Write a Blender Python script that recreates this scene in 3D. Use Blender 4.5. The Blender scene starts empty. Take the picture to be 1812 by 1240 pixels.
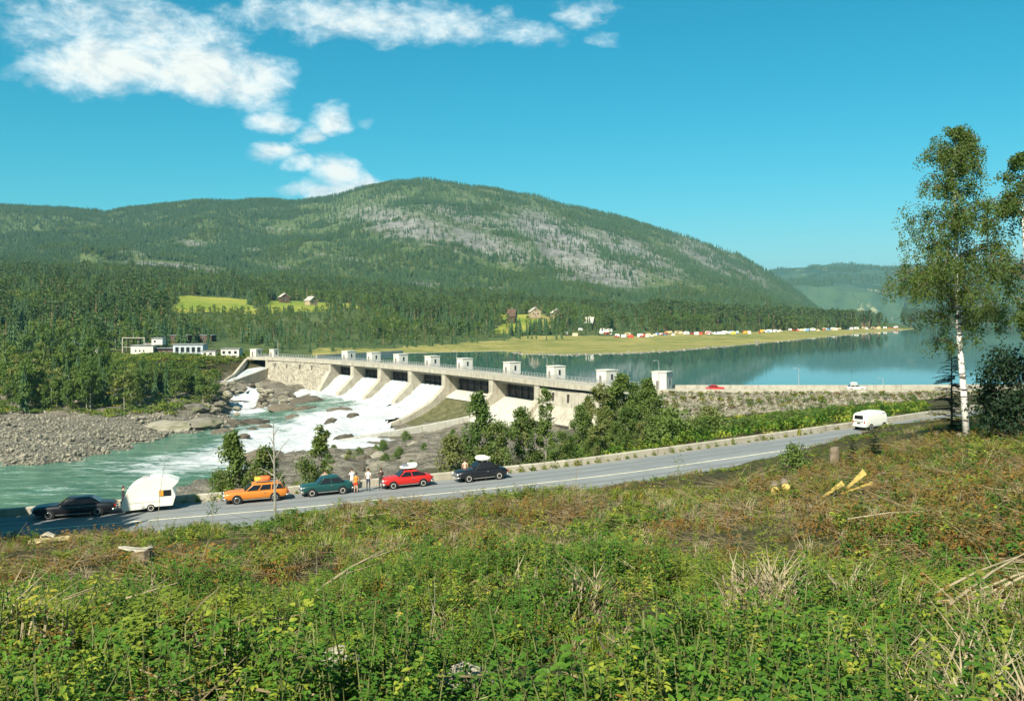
import bpy, bmesh, math, random
import numpy as np
from mathutils import Vector, Matrix
R = math.radians
rng = np.random.default_rng(7)
random.seed(7)
scene = bpy.context.scene
COL = scene.collection

# ---------------------------------------------------------------- camera, sky, sun, exposure
F, PX0, HY, CZ = 1700.0, 906.0, 556.0, 20.0      # focal length in photograph pixels, centre, horizon row, eye height
cam_d = bpy.data.cameras.new('camera'); cam = bpy.data.objects.new('camera', cam_d); COL.objects.link(cam)
cam.location = (0, 0, CZ); cam.rotation_euler = (R(90), 0, 0)
cam_d.sensor_width = 36.0; cam_d.lens = F / 1812.0 * 36.0
cam_d.shift_y = -(620.0 - HY) / 1812.0
cam_d.clip_start = 0.2; cam_d.clip_end = 40000
scene.camera = cam
SUN = Vector((-0.43, -0.90, 0)).normalized(); SUN_EL = R(42)
world = bpy.data.worlds.new('World'); scene.world = world; world.use_nodes = True
scene.view_settings.view_transform = 'Standard'; scene.view_settings.look = 'None'
scene.view_settings.exposure = 1.0; scene.view_settings.gamma = 1.0
scene.cycles.use_denoising = True; scene.cycles.use_adaptive_sampling = True; scene.cycles.adaptive_threshold = 0.025; world.cycles.sampling_method = 'NONE'
scene.cycles.max_bounces = 6; scene.cycles.diffuse_bounces = 2; scene.cycles.glossy_bounces = 3
scene.cycles.transmission_bounces = 4; scene.cycles.transparent_max_bounces = 6; scene.cycles.volume_bounces = 0
scene.cycles.caustics_reflective = False; scene.cycles.caustics_refractive = False
sd = bpy.data.lights.new('sun', 'SUN'); sd.energy = 4.7; sd.angle = R(0.53); sd.color = (1.0, 0.945, 0.83)
so = bpy.data.objects.new('sun', sd); COL.objects.link(so)
sv = Vector((SUN.x * math.cos(SUN_EL), SUN.y * math.cos(SUN_EL), math.sin(SUN_EL)))
so.rotation_euler = sv.to_track_quat('Z', 'Y').to_euler(); so.location = (-60, -80, 120)

def build_world():
    nt = world.node_tree; N = nt.nodes; L = nt.links; N.clear()
    def nd(t, **k):
        n = N.new(t)
        for a, b in k.items(): setattr(n, a, b)
        return n
    def mth(op, a, b=None, c=None):
        n = nd('ShaderNodeMath', operation=op)
        for i, v in enumerate((a, b, c)):
            if v is None: continue
            if isinstance(v, (int, float)): n.inputs[i].default_value = v
            else: L.new(v, n.inputs[i])
        return n.outputs[0]
    out = nd('ShaderNodeOutputWorld'); bg = nd('ShaderNodeBackground'); L.new(bg.outputs[0], out.inputs[0])
    bg.inputs[1].default_value = 0.067
    sky = nd('ShaderNodeTexSky', sky_type='NISHITA'); sky.sun_disc = False
    sky.sun_elevation = SUN_EL; sky.sun_rotation = math.atan2(SUN.x, SUN.y)
    sky.air_density = 1.0; sky.dust_density = 0.7; sky.ozone_density = 2.0
    # print-like colour of the sky: deep cyan overhead, pale near the horizon
    sp_ = nd('ShaderNodeSeparateColor'); L.new(sky.outputs[0], sp_.inputs[0])
    r_ = mth('MINIMUM', mth('MULTIPLY', mth('POWER', sp_.outputs[0], 2.7), 0.021), mth('MULTIPLY', sp_.outputs[0], 0.8))
    tint = nd('ShaderNodeCombineColor'); L.new(r_, tint.inputs[0]); L.new(mth('MULTIPLY', sp_.outputs[1], 0.84), tint.inputs[1]); L.new(mth('MULTIPLY', sp_.outputs[2], 0.86), tint.inputs[2])
    tc = nd('ShaderNodeTexCoord'); sep = nd('ShaderNodeSeparateXYZ'); L.new(tc.outputs['Generated'], sep.inputs[0])
    az = mth('ARCTAN2', sep.outputs[0], sep.outputs[1])
    el = mth('ARCSINE', sep.outputs[2])
    ae = nd('ShaderNodeCombineXYZ'); L.new(az, ae.inputs[0]); L.new(mth('MULTIPLY', el, 1.7), ae.inputs[1])
    def noise(scale, det, rough, src, dist=0.0):
        n = nd('ShaderNodeTexNoise'); n.inputs['Scale'].default_value = scale; n.inputs['Detail'].default_value = det
        n.inputs['Roughness'].default_value = rough; n.inputs['Distortion'].default_value = dist
        L.new(src, n.inputs['Vector']); return n
    wn = noise(9, 4, 0.55, ae.outputs[0])
    ws = nd('ShaderNodeSeparateXYZ'); L.new(wn.outputs['Color'], ws.inputs[0])
    az2 = mth('ADD', az, mth('MULTIPLY', mth('SUBTRACT', ws.outputs[0], 0.5), 0.075))
    el2 = mth('ADD', el, mth('MULTIPLY', mth('SUBTRACT', ws.outputs[1], 0.5), 0.05))
    # cumulus drifting over the ridge (photo pixels -> azimuth, elevation) and more of the same round the sky
    B = [(200, 110, 125, 62, 1.0), (345, 125, 130, 62, 1.0), (430, 140, 95, 50, .9), (270, 60, 150, 60, .75), (150, 30, 150, 55, .6),
         (480, 203, 52, 25, .75), (592, 205, 42, 36, .9), (548, 235, 42, 20, .75), (652, 210, 22, 12, .4),
         (488, 262, 46, 22, .9), (528, 288, 34, 20, .7), (592, 300, 62, 32, 1.0), (600, 338, 98, 26, 1.0), (650, 320, 42, 22, .9),
         (620, 30, 250, 44, .72), (800, 50, 190, 32, .55), (930, 62, 90, 30, .5), (1030, 18, 62, 30, .6), (1075, 66, 46, 20, .42), (60, 125, 40, 24, .3)]
    acc = None
    def blob(a, e, ra, re, w):
        nonlocal acc
        x = mth('DIVIDE', mth('SUBTRACT', az2, a), ra); y = mth('DIVIDE', mth('SUBTRACT', el2, e), re)
        q = mth('ADD', mth('MULTIPLY', x, x), mth('MULTIPLY', y, y))
        v = mth('MULTIPLY', mth('SUBTRACT', 1.0, mth('MULTIPLY', q, 0.82)), w)
        acc = v if acc is None else mth('MAXIMUM', acc, v)
    for (px, py, rx, ry, w) in B:
        u = (px - PX0) / F; v = (HY - py) / F; l = math.sqrt(1 + u * u + v * v)
        blob(math.atan(u), math.asin(v / l), rx / F * 1.0, ry / F * 1.0, w)
    for (a, e, ra, re, w) in [(-1.3, .35, .25, .09, .9), (-2.2, .5, .3, .12, .9), (2.5, .42, .28, .1, .9), (1.6, .6, .2, .1, .8), (-1.75, .22, .16, .05, .8), (2.0, .25, .14, .05, .8), (3.0, .7, .25, .12, .8)]:
        blob(a, e, ra, re, w)
    n1 = noise(20, 10, 0.66, ae.outputs[0], 0.4); n2 = noise(60, 6, 0.6, ae.outputs[0], 0.2)
    dens = mth('ADD', acc, mth('MULTIPLY', mth('SUBTRACT', n1.outputs[0], 0.50), 1.35))
    dens = mth('ADD', dens, mth('MULTIPLY', mth('SUBTRACT', n2.outputs[0], 0.5), 0.7))
    mr = nd('ShaderNodeMapRange', interpolation_type='SMOOTHSTEP'); L.new(dens, mr.inputs[0])
    mr.inputs[1].default_value = 0.06; mr.inputs[2].default_value = 0.92; mr.inputs[3].default_value = 0; mr.inputs[4].default_value = 1
    sh = nd('ShaderNodeMapRange', interpolation_type='SMOOTHSTEP'); L.new(dens, sh.inputs[0])
    sh.inputs[1].default_value = 0.35; sh.inputs[2].default_value = 1.05
    cc = nd('ShaderNodeMix', data_type='RGBA'); L.new(sh.outputs[0], cc.inputs[0])
    cc.inputs[6].default_value = (6.6, 7.9, 8.3, 1); cc.inputs[7].default_value = (7.9, 8.0, 7.4, 1)
    # billows: the side turned to the sun is bright, the lee side and base grey
    off = nd('ShaderNodeVectorMath', operation='ADD'); L.new(ae.outputs[0], off.inputs[0]); off.inputs[1].default_value = (-0.010, 0.022, 0)
    n1b = noise(20, 10, 0.66, off.outputs[0], 0.4)
    lit = nd('ShaderNodeMapRange', interpolation_type='SMOOTHSTEP'); L.new(mth('SUBTRACT', n1.outputs[0], n1b.outputs[0]), lit.inputs[0]); lit.inputs[1].default_value = -0.16; lit.inputs[2].default_value = 0.10
    cg = nd('ShaderNodeMix', data_type='RGBA'); L.new(mth('MULTIPLY', mth('SUBTRACT', 1.0, lit.outputs[0]), 0.7), cg.inputs[0]); L.new(cc.outputs[2], cg.inputs[6]); cg.inputs[7].default_value = (4.6, 5.6, 6.1, 1)
    cc = cg
    mx = nd('ShaderNodeMix', data_type='RGBA'); L.new(mth('MULTIPLY', mr.outputs[0], 0.95), mx.inputs[0])
    L.new(tint.outputs[0], mx.inputs[6]); L.new(cc.outputs[2], mx.inputs[7]); L.new(mx.outputs[2], bg.inputs[0])
build_world()

# ---------------------------------------------------------------- helpers
def W(px, py, z):
    d = F * (CZ - z) / (py - HY); return np.array([(px - PX0) / F * d, d, z])
def Wd(px, py, d): return np.array([(px - PX0) / F * d, d, CZ - (py - HY) / F * d])
def pxof(x, y): return PX0 + F * x / y

_perm = np.random.default_rng(3).random((256, 256))
def vnoise(x, y):
    x = np.asarray(x, float); y = np.asarray(y, float)
    xi = np.floor(x).astype(int); yi = np.floor(y).astype(int); fx = x - xi; fy = y - yi
    fx = fx * fx * (3 - 2 * fx); fy = fy * fy * (3 - 2 * fy)
    a = _perm[xi & 255, yi & 255]; b = _perm[(xi + 1) & 255, yi & 255]; c = _perm[xi & 255, (yi + 1) & 255]; d = _perm[(xi + 1) & 255, (yi + 1) & 255]
    return (a * (1 - fx) + b * fx) * (1 - fy) + (c * (1 - fx) + d * fx) * fy - 0.5
def fbm(x, y, s, o=4):
    v = 0; a = 1.0
    for i in range(o):
        v = v + a * vnoise(np.asarray(x) / s + 17.3 * i, np.asarray(y) / s - 9.1 * i); s = s / 2.03; a *= .5
    return v
def sstep(a, b, x):
    t = np.clip((np.asarray(x, float) - a) / (b - a), 0, 1); return t * t * (3 - 2 * t)

class RBF:
    def __init__(self, P, V, c=4.0, lam=0.0):
        self.P = np.asarray(P, float); self.c = c; V = np.asarray(V, float); n = len(V)
        A = np.zeros((n + 1, n + 1)); A[:n, :n] = -self.k(self.P, self.P) + np.eye(n) * lam; A[:n, n] = 1; A[n, :n] = 1
        b = np.zeros(n + 1); b[:n] = V; self.w = np.linalg.lstsq(A, b, rcond=None)[0]
    def k(self, a, b): return np.sqrt(((a[:, None, :] - b[None, :, :]) ** 2).sum(-1) + self.c ** 2)
    def __call__(self, x, y):
        q = np.stack([np.ravel(x), np.ravel(y)], 1).astype(float); o = np.empty(len(q))
        for i in range(0, len(q), 20000): o[i:i + 20000] = -self.k(q[i:i + 20000], self.P) @ self.w[:-1] + self.w[-1]
        return o.reshape(np.shape(x))

def tag(o, label=None, cat=None, group=None, kind=None):
    if label: o['label'] = label
    if cat: o['category'] = cat
    if group: o['group'] = group
    if kind: o['kind'] = kind
    return o
def link(name, data, parent=None):
    o = bpy.data.objects.new(name, data); COL.objects.link(o)
    if parent is not None: o.parent = parent
    return o
def empty(name, loc=(0, 0, 0), rz=0.0, sc=1.0):
    o = link(name, None); o.location = loc; o.rotation_euler = (0, 0, rz); o.scale = (sc, sc, sc); o.empty_display_size = .2
    return o
def copy_tree(o, parent=None):
    c = o.copy(); COL.objects.link(c); c.parent = parent
    for ch in o.children: copy_tree(ch, c)
    return c

class MB:
    """collects polygons for one mesh"""
    def __init__(s): s.v = []; s.f = []; s.m = []
    def add(s, vs, fs, m=0):
        b = len(s.v); s.v.extend([tuple(map(float, p)) for p in vs]); s.f.extend([tuple(b + i for i in f) for f in fs]); s.m.extend([m] * len(fs)); return s
    def box(s, c, d, m=0, rz=0.0, M=None):
        x, y, z = d[0] / 2, d[1] / 2, d[2] / 2
        vs = [(sx * x, sy * y, sz * z) for sz in (-1, 1) for sy in (-1, 1) for sx in (-1, 1)]
        if rz: cs, sn = math.cos(rz), math.sin(rz); vs = [(a * cs - b * sn, a * sn + b * cs, h) for a, b, h in vs]
        vs = [(a + c[0], b + c[1], h + c[2]) for a, b, h in vs]
        if M is not None: vs = [tuple(M @ Vector(p)) for p in vs]
        return s.add(vs, [(0, 2, 3, 1), (4, 5, 7, 6), (0, 1, 5, 4), (2, 6, 7, 3), (0, 4, 6, 2), (1, 3, 7, 5)], m)
    def prism(s, poly, h0, h1, fn, m=0):
        """poly 2-D, extruded between h0 and h1; fn(a,b,h)->xyz"""
        n = len(poly); vs = [fn(a, b, h0) for a, b in poly] + [fn(a, b, h1) for a, b in poly]
        fs = [tuple(range(n)), tuple(range(2 * n - 1, n - 1, -1))] + [(i, n + i, n + (i + 1) % n, (i + 1) % n) for i in range(n)]
        return s.add(vs, fs, m)
    def tube(s, pts, rad, n=6, m=0, cap=True):
        pts = [Vector(p) for p in pts]; k = len(pts)
        rad = rad if hasattr(rad, '__len__') else [rad] * k
        vs = []; up = Vector((0.13, 0.21, 1)).normalized()
        for i, p in enumerate(pts):
            t = (pts[min(i + 1, k - 1)] - pts[max(i - 1, 0)]).normalized()
            a = t.cross(up)
            if a.length < 1e-3: a = t.cross(Vector((1, 0, 0)))
            a.normalize(); b = t.cross(a)
            for j in range(n):
                g = 2 * math.pi * j / n; vs.append(p + (a * math.cos(g) + b * math.sin(g)) * rad[i])
        fs = [(i * n + j, i * n + (j + 1) % n, (i + 1) * n + (j + 1) % n, (i + 1) * n + j) for i in range(k - 1) for j in range(n)]
        if cap: fs += [tuple(range(n - 1, -1, -1)), tuple((k - 1) * n + j for j in range(n))]
        return s.add(vs, fs, m)
    def lathe(s, prof, n=12, m=0, c=(0, 0, 0), M=None):
        vs = []
        for r, z in prof:
            for j in range(n):
                g = 2 * math.pi * j / n; p = Vector((r * math.cos(g), r * math.sin(g), z))
                if M is not None: p = M @ p
                vs.append((p.x + c[0], p.y + c[1], p.z + c[2]))
        k = len(prof); fs = [(i * n + j, i * n + (j + 1) % n, (i + 1) * n + (j + 1) % n, (i + 1) * n + j) for i in range(k - 1) for j in range(n)]
        fs += [tuple(range(n - 1, -1, -1)), tuple((k - 1) * n + j for j in range(n))]
        return s.add(vs, fs, m)
    def mesh(s, name, mats, smooth=False, fixn=False):
        me = bpy.data.meshes.new(name); me.from_pydata(s.v, [], s.f)
        for m in (mats if isinstance(mats, (list, tuple)) else [mats]): me.materials.append(m)
        if any(s.m): me.polygons.foreach_set('material_index', s.m)
        if smooth: me.polygons.foreach_set('use_smooth', [True] * len(me.polygons))
        if fixn:
            bm = bmesh.new(); bm.from_mesh(me); bmesh.ops.recalc_face_normals(bm, faces=bm.faces); bm.to_mesh(me); bm.free()
        me.update(); return me
    def build(s, name, mats, parent=None, smooth=False, fixn=True): return link(name, s.mesh(name, mats, smooth, fixn), parent)

def grid_mesh(name, X, Y, Z, mat, smooth=True, keep=None, attrs=None):
    n, m = X.shape; me = bpy.data.meshes.new(name)
    idx = np.arange(n * m).reshape(n, m)
    q = np.stack([idx[:-1, :-1], idx[1:, :-1], idx[1:, 1:], idx[:-1, 1:]], -1).reshape(-1, 4)
    if keep is not None: q = q[keep[:-1, :-1].ravel()]
    v = np.stack([X, Y, Z], -1).reshape(-1, 3)
    used = np.unique(q); rm = np.zeros(n * m, int); rm[used] = np.arange(len(used)); q = rm[q]; v = v[used]
    # face up
    a, b, c = v[q[0, 0]], v[q[0, 1]], v[q[0, 2]]
    if np.cross(b - a, c - a)[2] < 0: q = q[:, ::-1]
    me.vertices.add(len(v)); me.vertices.foreach_set('co', v.ravel())
    me.loops.add(q.size); me.loops.foreach_set('vertex_index', q.ravel())
    me.polygons.add(len(q)); me.polygons.foreach_set('loop_start', np.arange(0, q.size, 4)); me.polygons.foreach_set('loop_total', np.full(len(q), 4))
    me.polygons.foreach_set('use_smooth', np.full(len(q), smooth))
    for k, A in (attrs or {}).items():
        at = me.attributes.new(k, 'FLOAT', 'POINT'); at.data.foreach_set('value', A.ravel()[used].astype(np.float32))
    me.update(calc_edges=True); me.validate(); me.materials.append(mat); return me

# ---------------------------------------------------------------- materials
MATS = {}
class NT:
    def __init__(s, name):
        s.mat = bpy.data.materials.new(name); s.mat.use_nodes = True; s.nt = s.mat.node_tree; s.N = s.nt.nodes; s.L = s.nt.links
        s.N.clear(); s.out = s.N.new('ShaderNodeOutputMaterial')
    def n(s, t, **k):
        x = s.N.new(t)
        for a, b in k.items(): setattr(x, a, b)
        return x
    def set(s, sock, v):
        if isinstance(v, bpy.types.NodeSocket): s.L.new(v, sock)
        elif isinstance(v, tuple) and len(v) == 3: sock.default_value = (*v, 1)
        else: sock.default_value = v
    def math(s, op, a, b=None, c=None, clamp=False):
        x = s.n('ShaderNodeMath', operation=op); x.use_clamp = clamp
        for i, v in enumerate((a, b, c)):
            if v is not None: s.set(x.inputs[i], v)
        return x.outputs[0]
    def mix(s, f, a, b, blend='MIX'):
        x = s.n('ShaderNodeMix', data_type='RGBA', blend_type=blend); s.set(x.inputs[0], f); s.set(x.inputs[6], a); s.set(x.inputs[7], b); return x.outputs[2]
    def pos(s): return s.n('ShaderNodeNewGeometry').outputs['Position']
    def obj(s): return s.n('ShaderNodeTexCoord').outputs['Object']
    def scale(s, v, k):
        m = s.n('ShaderNodeMapping'); s.L.new(v, m.inputs[0]); m.inputs['Scale'].default_value = k; return m.outputs[0]
    def noise(s, v, sc, det=4, rough=.6, dist=0.0):
        x = s.n('ShaderNodeTexNoise'); s.L.new(v, x.inputs['Vector']); x.inputs['Scale'].default_value = sc; x.inputs['Detail'].default_value = det
        x.inputs['Roughness'].default_value = rough; x.inputs['Distortion'].default_value = dist; return x.outputs[0]
    def voro(s, v, sc, feat='F1'):
        x = s.n('ShaderNodeTexVoronoi', feature=feat); s.L.new(v, x.inputs['Vector']); x.inputs['Scale'].default_value = sc; return x
    def ramp(s, f, a, b):
        x = s.n('ShaderNodeMapRange', interpolation_type='SMOOTHSTEP'); s.set(x.inputs[0], f); x.inputs[1].default_value = a; x.inputs[2].default_value = b; return x.outputs[0]
    def rnd(s): return s.n('ShaderNodeObjectInfo').outputs['Random']
    def bump(s, h, st=.5, dist=.1):
        x = s.n('ShaderNodeBump'); s.L.new(h, x.inputs['Height']); x.inputs['Strength'].default_value = st; x.inputs['Distance'].default_value = dist; return x.outputs[0]
    def pbr(s, col, rough=.8, nrm=None, spec=.3, metal=0.0, coat=0.0):
        b = s.n('ShaderNodeBsdfPrincipled'); s.set(b.inputs['Base Color'], col); s.set(b.inputs['Roughness'], rough)
        b.inputs['Specular IOR Level'].default_value = spec; b.inputs['Metallic'].default_value = metal; b.inputs['Coat Weight'].default_value = coat
        if nrm is not None: s.L.new(nrm, b.inputs['Normal'])
        s.L.new(b.outputs[0], s.out.inputs[0]); return s.mat
def plain(name, col, rough=.7, var=.25, sc=3.0, bump=0.0, spec=.3, metal=0.0, coat=0.0, world=False):
    """one colour with cloudy wear"""
    if name in MATS: return MATS[name]
    t = NT(name); v = t.pos() if world else t.obj()
    f = t.noise(v, sc, 5, .65)
    lo = tuple(c * (1 - var) for c in col); hi = tuple(min(1, c * (1 + var)) for c in col)
    c = t.mix(t.ramp(f, .3, .7), lo, hi)
    nr = t.bump(t.noise(v, sc * 6, 4, .6), .6, bump) if bump else None
    MATS[name] = t.pbr(c, rough, nr, spec, metal, coat); return MATS[name]
def leafmat(name, a, b, c=None, trans=.35, nsc=.6):
    """leaves: colours drift from plant to plant and across a crown; light passes through"""
    t = NT(name); r = t.rnd(); f = t.noise(t.pos(), nsc, 3, .6)
    fac = t.math('ADD', t.math('MULTIPLY', r, .55), t.math('MULTIPLY', t.math('SUBTRACT', f, .28), .95), clamp=True)
    col = t.mix(fac, a, b)
    if c is not None:
        r2 = t.math('FRACT', t.math('MULTIPLY', r, 37.17)); g = t.noise(t.pos(), nsc * 3.1, 2, .5)
        col = t.mix(t.ramp(t.math('ADD', r2, t.math('SUBTRACT', g, .5)), .72, 1.0), col, c)
    d = t.n('ShaderNodeBsdfPrincipled'); t.set(d.inputs['Base Color'], col); d.inputs['Roughness'].default_value = .6; d.inputs['Specular IOR Level'].default_value = .22
    tr = t.n('ShaderNodeBsdfTranslucent'); t.set(tr.inputs[0], t.mix(1.0, col, (1.35, 1.3, .55), 'MULTIPLY'))
    m = t.n('ShaderNodeMixShader'); m.inputs[0].default_value = trans; t.L.new(d.outputs[0], m.inputs[1]); t.L.new(tr.outputs[0], m.inputs[2]); t.L.new(m.outputs[0], t.out.inputs[0])
    return t.mat

# ---------------------------------------------------------------- scatter: many small growing things as ONE stuff object
_protos = bpy.data.collections.new('prototypes')   # not linked to the scene
def scatter(name, protos, pts, rot, scl, pick, label, parent=None):
    """protos: list of meshes; pts (N,3); rot (N,3); scl (N,) ; pick (N,) -> one object"""
    pts = np.asarray(pts, float); n = len(pts)
    me = bpy.data.meshes.new(name); me.vertices.add(n); me.vertices.foreach_set('co', pts.ravel())
    for k, ty, A in (('rot', 'FLOAT_VECTOR', rot), ('scl', 'FLOAT_VECTOR', np.repeat(np.asarray(scl)[:, None], 3, 1) if np.ndim(scl) == 1 else scl)):
        at = me.attributes.new(k, ty, 'POINT'); at.data.foreach_set('vector', np.asarray(A, np.float32).ravel())
    at = me.attributes.new('pick', 'INT', 'POINT'); at.data.foreach_set('value', np.asarray(pick, np.int32))
    o = link(name, me, parent); tag(o, label, None, None, 'stuff')
    g = bpy.data.node_groups.new(name + '_scatter', 'GeometryNodeTree')
    g.interface.new_socket('Geometry', in_out='INPUT', socket_type='NodeSocketGeometry'); g.interface.new_socket('Geometry', in_out='OUTPUT', socket_type='NodeSocketGeometry')
    gi = g.nodes.new('NodeGroupInput'); go = g.nodes.new('NodeGroupOutput')
    mp = g.nodes.new('GeometryNodeMeshToPoints'); g.links.new(gi.outputs[0], mp.inputs['Mesh'])
    jn = g.nodes.new('GeometryNodeJoinGeometry')
    for i, pm in enumerate(reversed(protos)):
        po = bpy.data.objects.new(name + '_proto', pm); _protos.objects.link(po)
        oi = g.nodes.new('GeometryNodeObjectInfo'); oi.inputs['Object'].default_value = po; oi.inputs['As Instance'].default_value = False
        ti = g.nodes.new('GeometryNodeGeometryToInstance'); g.links.new(oi.outputs['Geometry'], ti.inputs[0]); g.links.new(ti.outputs[0], jn.inputs[0])
    ip = g.nodes.new('GeometryNodeInstanceOnPoints'); g.links.new(mp.outputs[0], ip.inputs['Points']); g.links.new(jn.outputs[0], ip.inputs['Instance'])
    ip.inputs['Pick Instance'].default_value = True
    def attr(nm, ty):
        a = g.nodes.new('GeometryNodeInputNamedAttribute'); a.data_type = ty; a.inputs['Name'].default_value = nm; return a.outputs[0]
    g.links.new(attr('pick', 'INT'), ip.inputs['Instance Index']); g.links.new(attr('scl', 'FLOAT_VECTOR'), ip.inputs['Scale'])
    er = g.nodes.new('FunctionNodeEulerToRotation'); g.links.new(attr('rot', 'FLOAT_VECTOR'), er.inputs[0]); g.links.new(er.outputs[0], ip.inputs['Rotation'])
    g.links.new(ip.outputs[0], go.inputs[0])
    md = o.modifiers.new('scatter', 'NODES'); md.node_group = g
    return o
def rots(n, tilt=.08): return np.stack([rng.normal(0, tilt, n), rng.normal(0, tilt, n), rng.uniform(0, 6.283, n)], 1)

# ---------------------------------------------------------------- road line, dam line
def spline(P, step=1.0):
    P = np.asarray(P, float); out = []
    Q = np.vstack([2 * P[0] - P[1], P, 2 * P[-1] - P[-2]])
    for i in range(1, len(Q) - 2):
        n = max(2, int(np.linalg.norm(Q[i + 1] - Q[i]) / step))
        for t in np.linspace(0, 1, n, endpoint=False):
            a, b, c, d = Q[i - 1], Q[i], Q[i + 1], Q[i + 2]
            out.append(.5 * ((2 * b) + (c - a) * t + (2 * a - 5 * b + 4 * c - d) * t * t + (3 * b - a - 3 * c + d) * t ** 3))
    out.append(P[-1]); return np.array(out)
HALF = 5.6
_fe = [W(-260, 937, 5.0), W(0, 916, 5.3), W(320, 891, 5.6), W(550, 872, 5.9), W(770, 850.5, 6.2), W(900, 838, 6.4), W(1000, 827, 6.6), W(1140, 808.5, 7.0), W(1400, 773, 7.55), W(1510, 757, 7.75), W(1690, 731, 8.0), W(1850, 707, 8.2)]
_far = spline(_fe, 1.0); _far = spline(_far[::9], 1.0)
_t = np.gradient(_far[:, :2], axis=0); _t /= np.linalg.norm(_t, axis=1)[:, None]
RN = np.stack([_t[:, 1], -_t[:, 0]], 1)             # towards the camera side
RT = _t; RC = _far.copy(); RC[:, :2] += RN * HALF    # centre line
def road_dist(x, y):
    x = np.ravel(x); y = np.ravel(y); t = np.empty(len(x)); z = np.empty(len(x)); k = np.empty(len(x), int)
    for i in range(0, len(x), 20000):
        q = np.stack([x[i:i + 20000], y[i:i + 20000]], 1); D = ((q[:, None] - RC[None, :, :2]) ** 2).sum(-1); j = D.argmin(1)
        t[i:i + 20000] = ((q - RC[j, :2]) * RN[j]).sum(1); z[i:i + 20000] = RC[j, 2]; k[i:i + 20000] = j
    return t, z, k
def road_at(px):
    """index of the centre line nearest a photo column"""
    return int(np.argmin(np.abs(pxof(RC[:, 0], RC[:, 1]) - px)))

DZ = 2.6
DN = {k: W(a, b, DZ)[:2] for k, (a, b) in dict(A=(439, 631.4), B=(474, 632.6), C=(584, 638.5), D=(625, 641.7), E=(673, 645.5), Fp=(727, 650), G=(787, 655.7), H=(871, 664.6), I=(952, 674), J=(1030, 682), K=(1100, 687.6), L=(1172, 691)).items()}
KEYS = list(DN); DP = np.array([DN[k] for k in KEYS])
_tg = np.gradient(DP, axis=0); _tg /= np.linalg.norm(_tg, axis=1)[:, None]
DT = dict(zip(KEYS, _tg)); DNn = {k: np.array([v[1], -v[0]]) for k, v in DT.items()}      # downstream normals
AX = spline(DP, 1.5); AXT = np.gradient(AX, axis=0); AXT /= np.linalg.norm(AXT, axis=1)[:, None]; AXN = np.stack([AXT[:, 1], -AXT[:, 0]], 1)
DIKE = np.array([DN['L'], (60, 219.0), (92, 219.5), (125, 224), (175, 240)]); DK = spline(DIKE, 2.0)
DKT = np.gradient(DK, axis=0); DKT /= np.linalg.norm(DKT, axis=1)[:, None]; DKN = np.stack([DKT[:, 1], -DKT[:, 0]], 1)
BAR = np.vstack([AX, DK[1:]]); BARN = np.vstack([AXN, DKN[1:]])
def bar_side(x, y):
    """signed distance to the dam line, positive downstream"""
    x = np.ravel(x); y = np.ravel(y); o = np.empty(len(x))
    for i in range(0, len(x), 20000):
        q = np.stack([x[i:i + 20000], y[i:i + 20000]], 1); D = ((q[:, None] - BAR[None]) ** 2).sum(-1); j = D.argmin(1)
        o[i:i + 20000] = ((q - BAR[j]) * BARN[j]).sum(1)
    return o

# ---------------------------------------------------------------- far terrain: shore, foothills, mountain
def col(pts):
    a = np.array(pts, float); return lambda px: np.interp(px, a[:, 0], a[:, 1])
S_d = col([(-900, 392), (474, 392), (520, 415), (560, 432), (640, 462), (700, 486), (800, 505), (890, 520), (925, 478), (1000, 470), (1100, 486), (1180, 515), (1300, 607), (1400, 723), (1500, 919), (1590, 1172), (1640, 1330), (1700, 1600)])
R1_d = col([(-900, 440), (474, 440), (560, 470), (700, 545), (800, 600), (940, 705), (1100, 725), (1300, 870), (1450, 1030), (1590, 1260), (1640, 1390), (1700, 1650)])
R1_z = col([(-900, 3), (474, 3), (700, 2.2), (940, 3.2), (1100, 3.0), (1450, 2.6), (1590, 1.8), (1635, -.5), (1700, -5)])
R2_d = col([(-900, 650), (250, 650), (320, 650), (480, 690), (640, 720), (700, 800), (950, 880), (1100, 920), (1300, 1100), (1590, 1400), (1700, 1750)])
R2_y = col([(-900, 535), (37, 535), (250, 548), (320, 555), (480, 558), (640, 556), (800, 560), (950, 557), (1050, 566), (1300, 572), (1590, 576), (1635, 582), (1700, 595)])
R3_d = col([(-900, 900), (320, 900), (640, 960), (800, 1100), (1000, 1200), (1300, 1500), (1590, 1800), (1700, 2000)])
R3_y = col([(-900, 495), (37, 505), (250, 520), (320, 523), (440, 527), (640, 536), (800, 534), (950, 538), (1200, 550), (1400, 560), (1500, 565), (1590, 574), (1635, 580), (1700, 590)])
R4_d = col([(-900, 1500), (1200, 1700), (1400, 1950), (1700, 2300)])
R4_y = col([(-900, 460), (37, 460), (300, 470), (600, 478), (900, 490), (1100, 505), (1200, 516), (1300, 528), (1400, 547), (1460, 560), (1590, 574), (1635, 578), (1700, 585)])
R5_d = col([(-900, 2300), (1200, 2400), (1400, 2550), (1700, 2800)])
R5_y = col([(-900, 410), (37, 410), (300, 412), (500, 410), (640, 388), (740, 378), (900, 392), (1050, 425), (1200, 462), (1300, 492), (1385, 524), (1440, 555), (1500, 568), (1635, 576), (1700, 580)])
R6_d = col([(-900, 3000), (740, 3000), (1200, 3100), (1450, 3250), (1700, 3400)])
R6_y = col([(-900, 350), (-200, 355), (37, 366), (100, 373), (185, 381), (260, 371), (370, 361), (450, 361), (520, 363), (600, 355), (640, 340), (700, 329), (740, 327), (800, 330), (880, 341), (960, 355), (1050, 378), (1130, 398), (1200, 417), (1260, 437), (1330, 468), (1385, 496), (1420, 520), (1455, 551), (1500, 568), (1635, 573), (1700, 576)])
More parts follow.
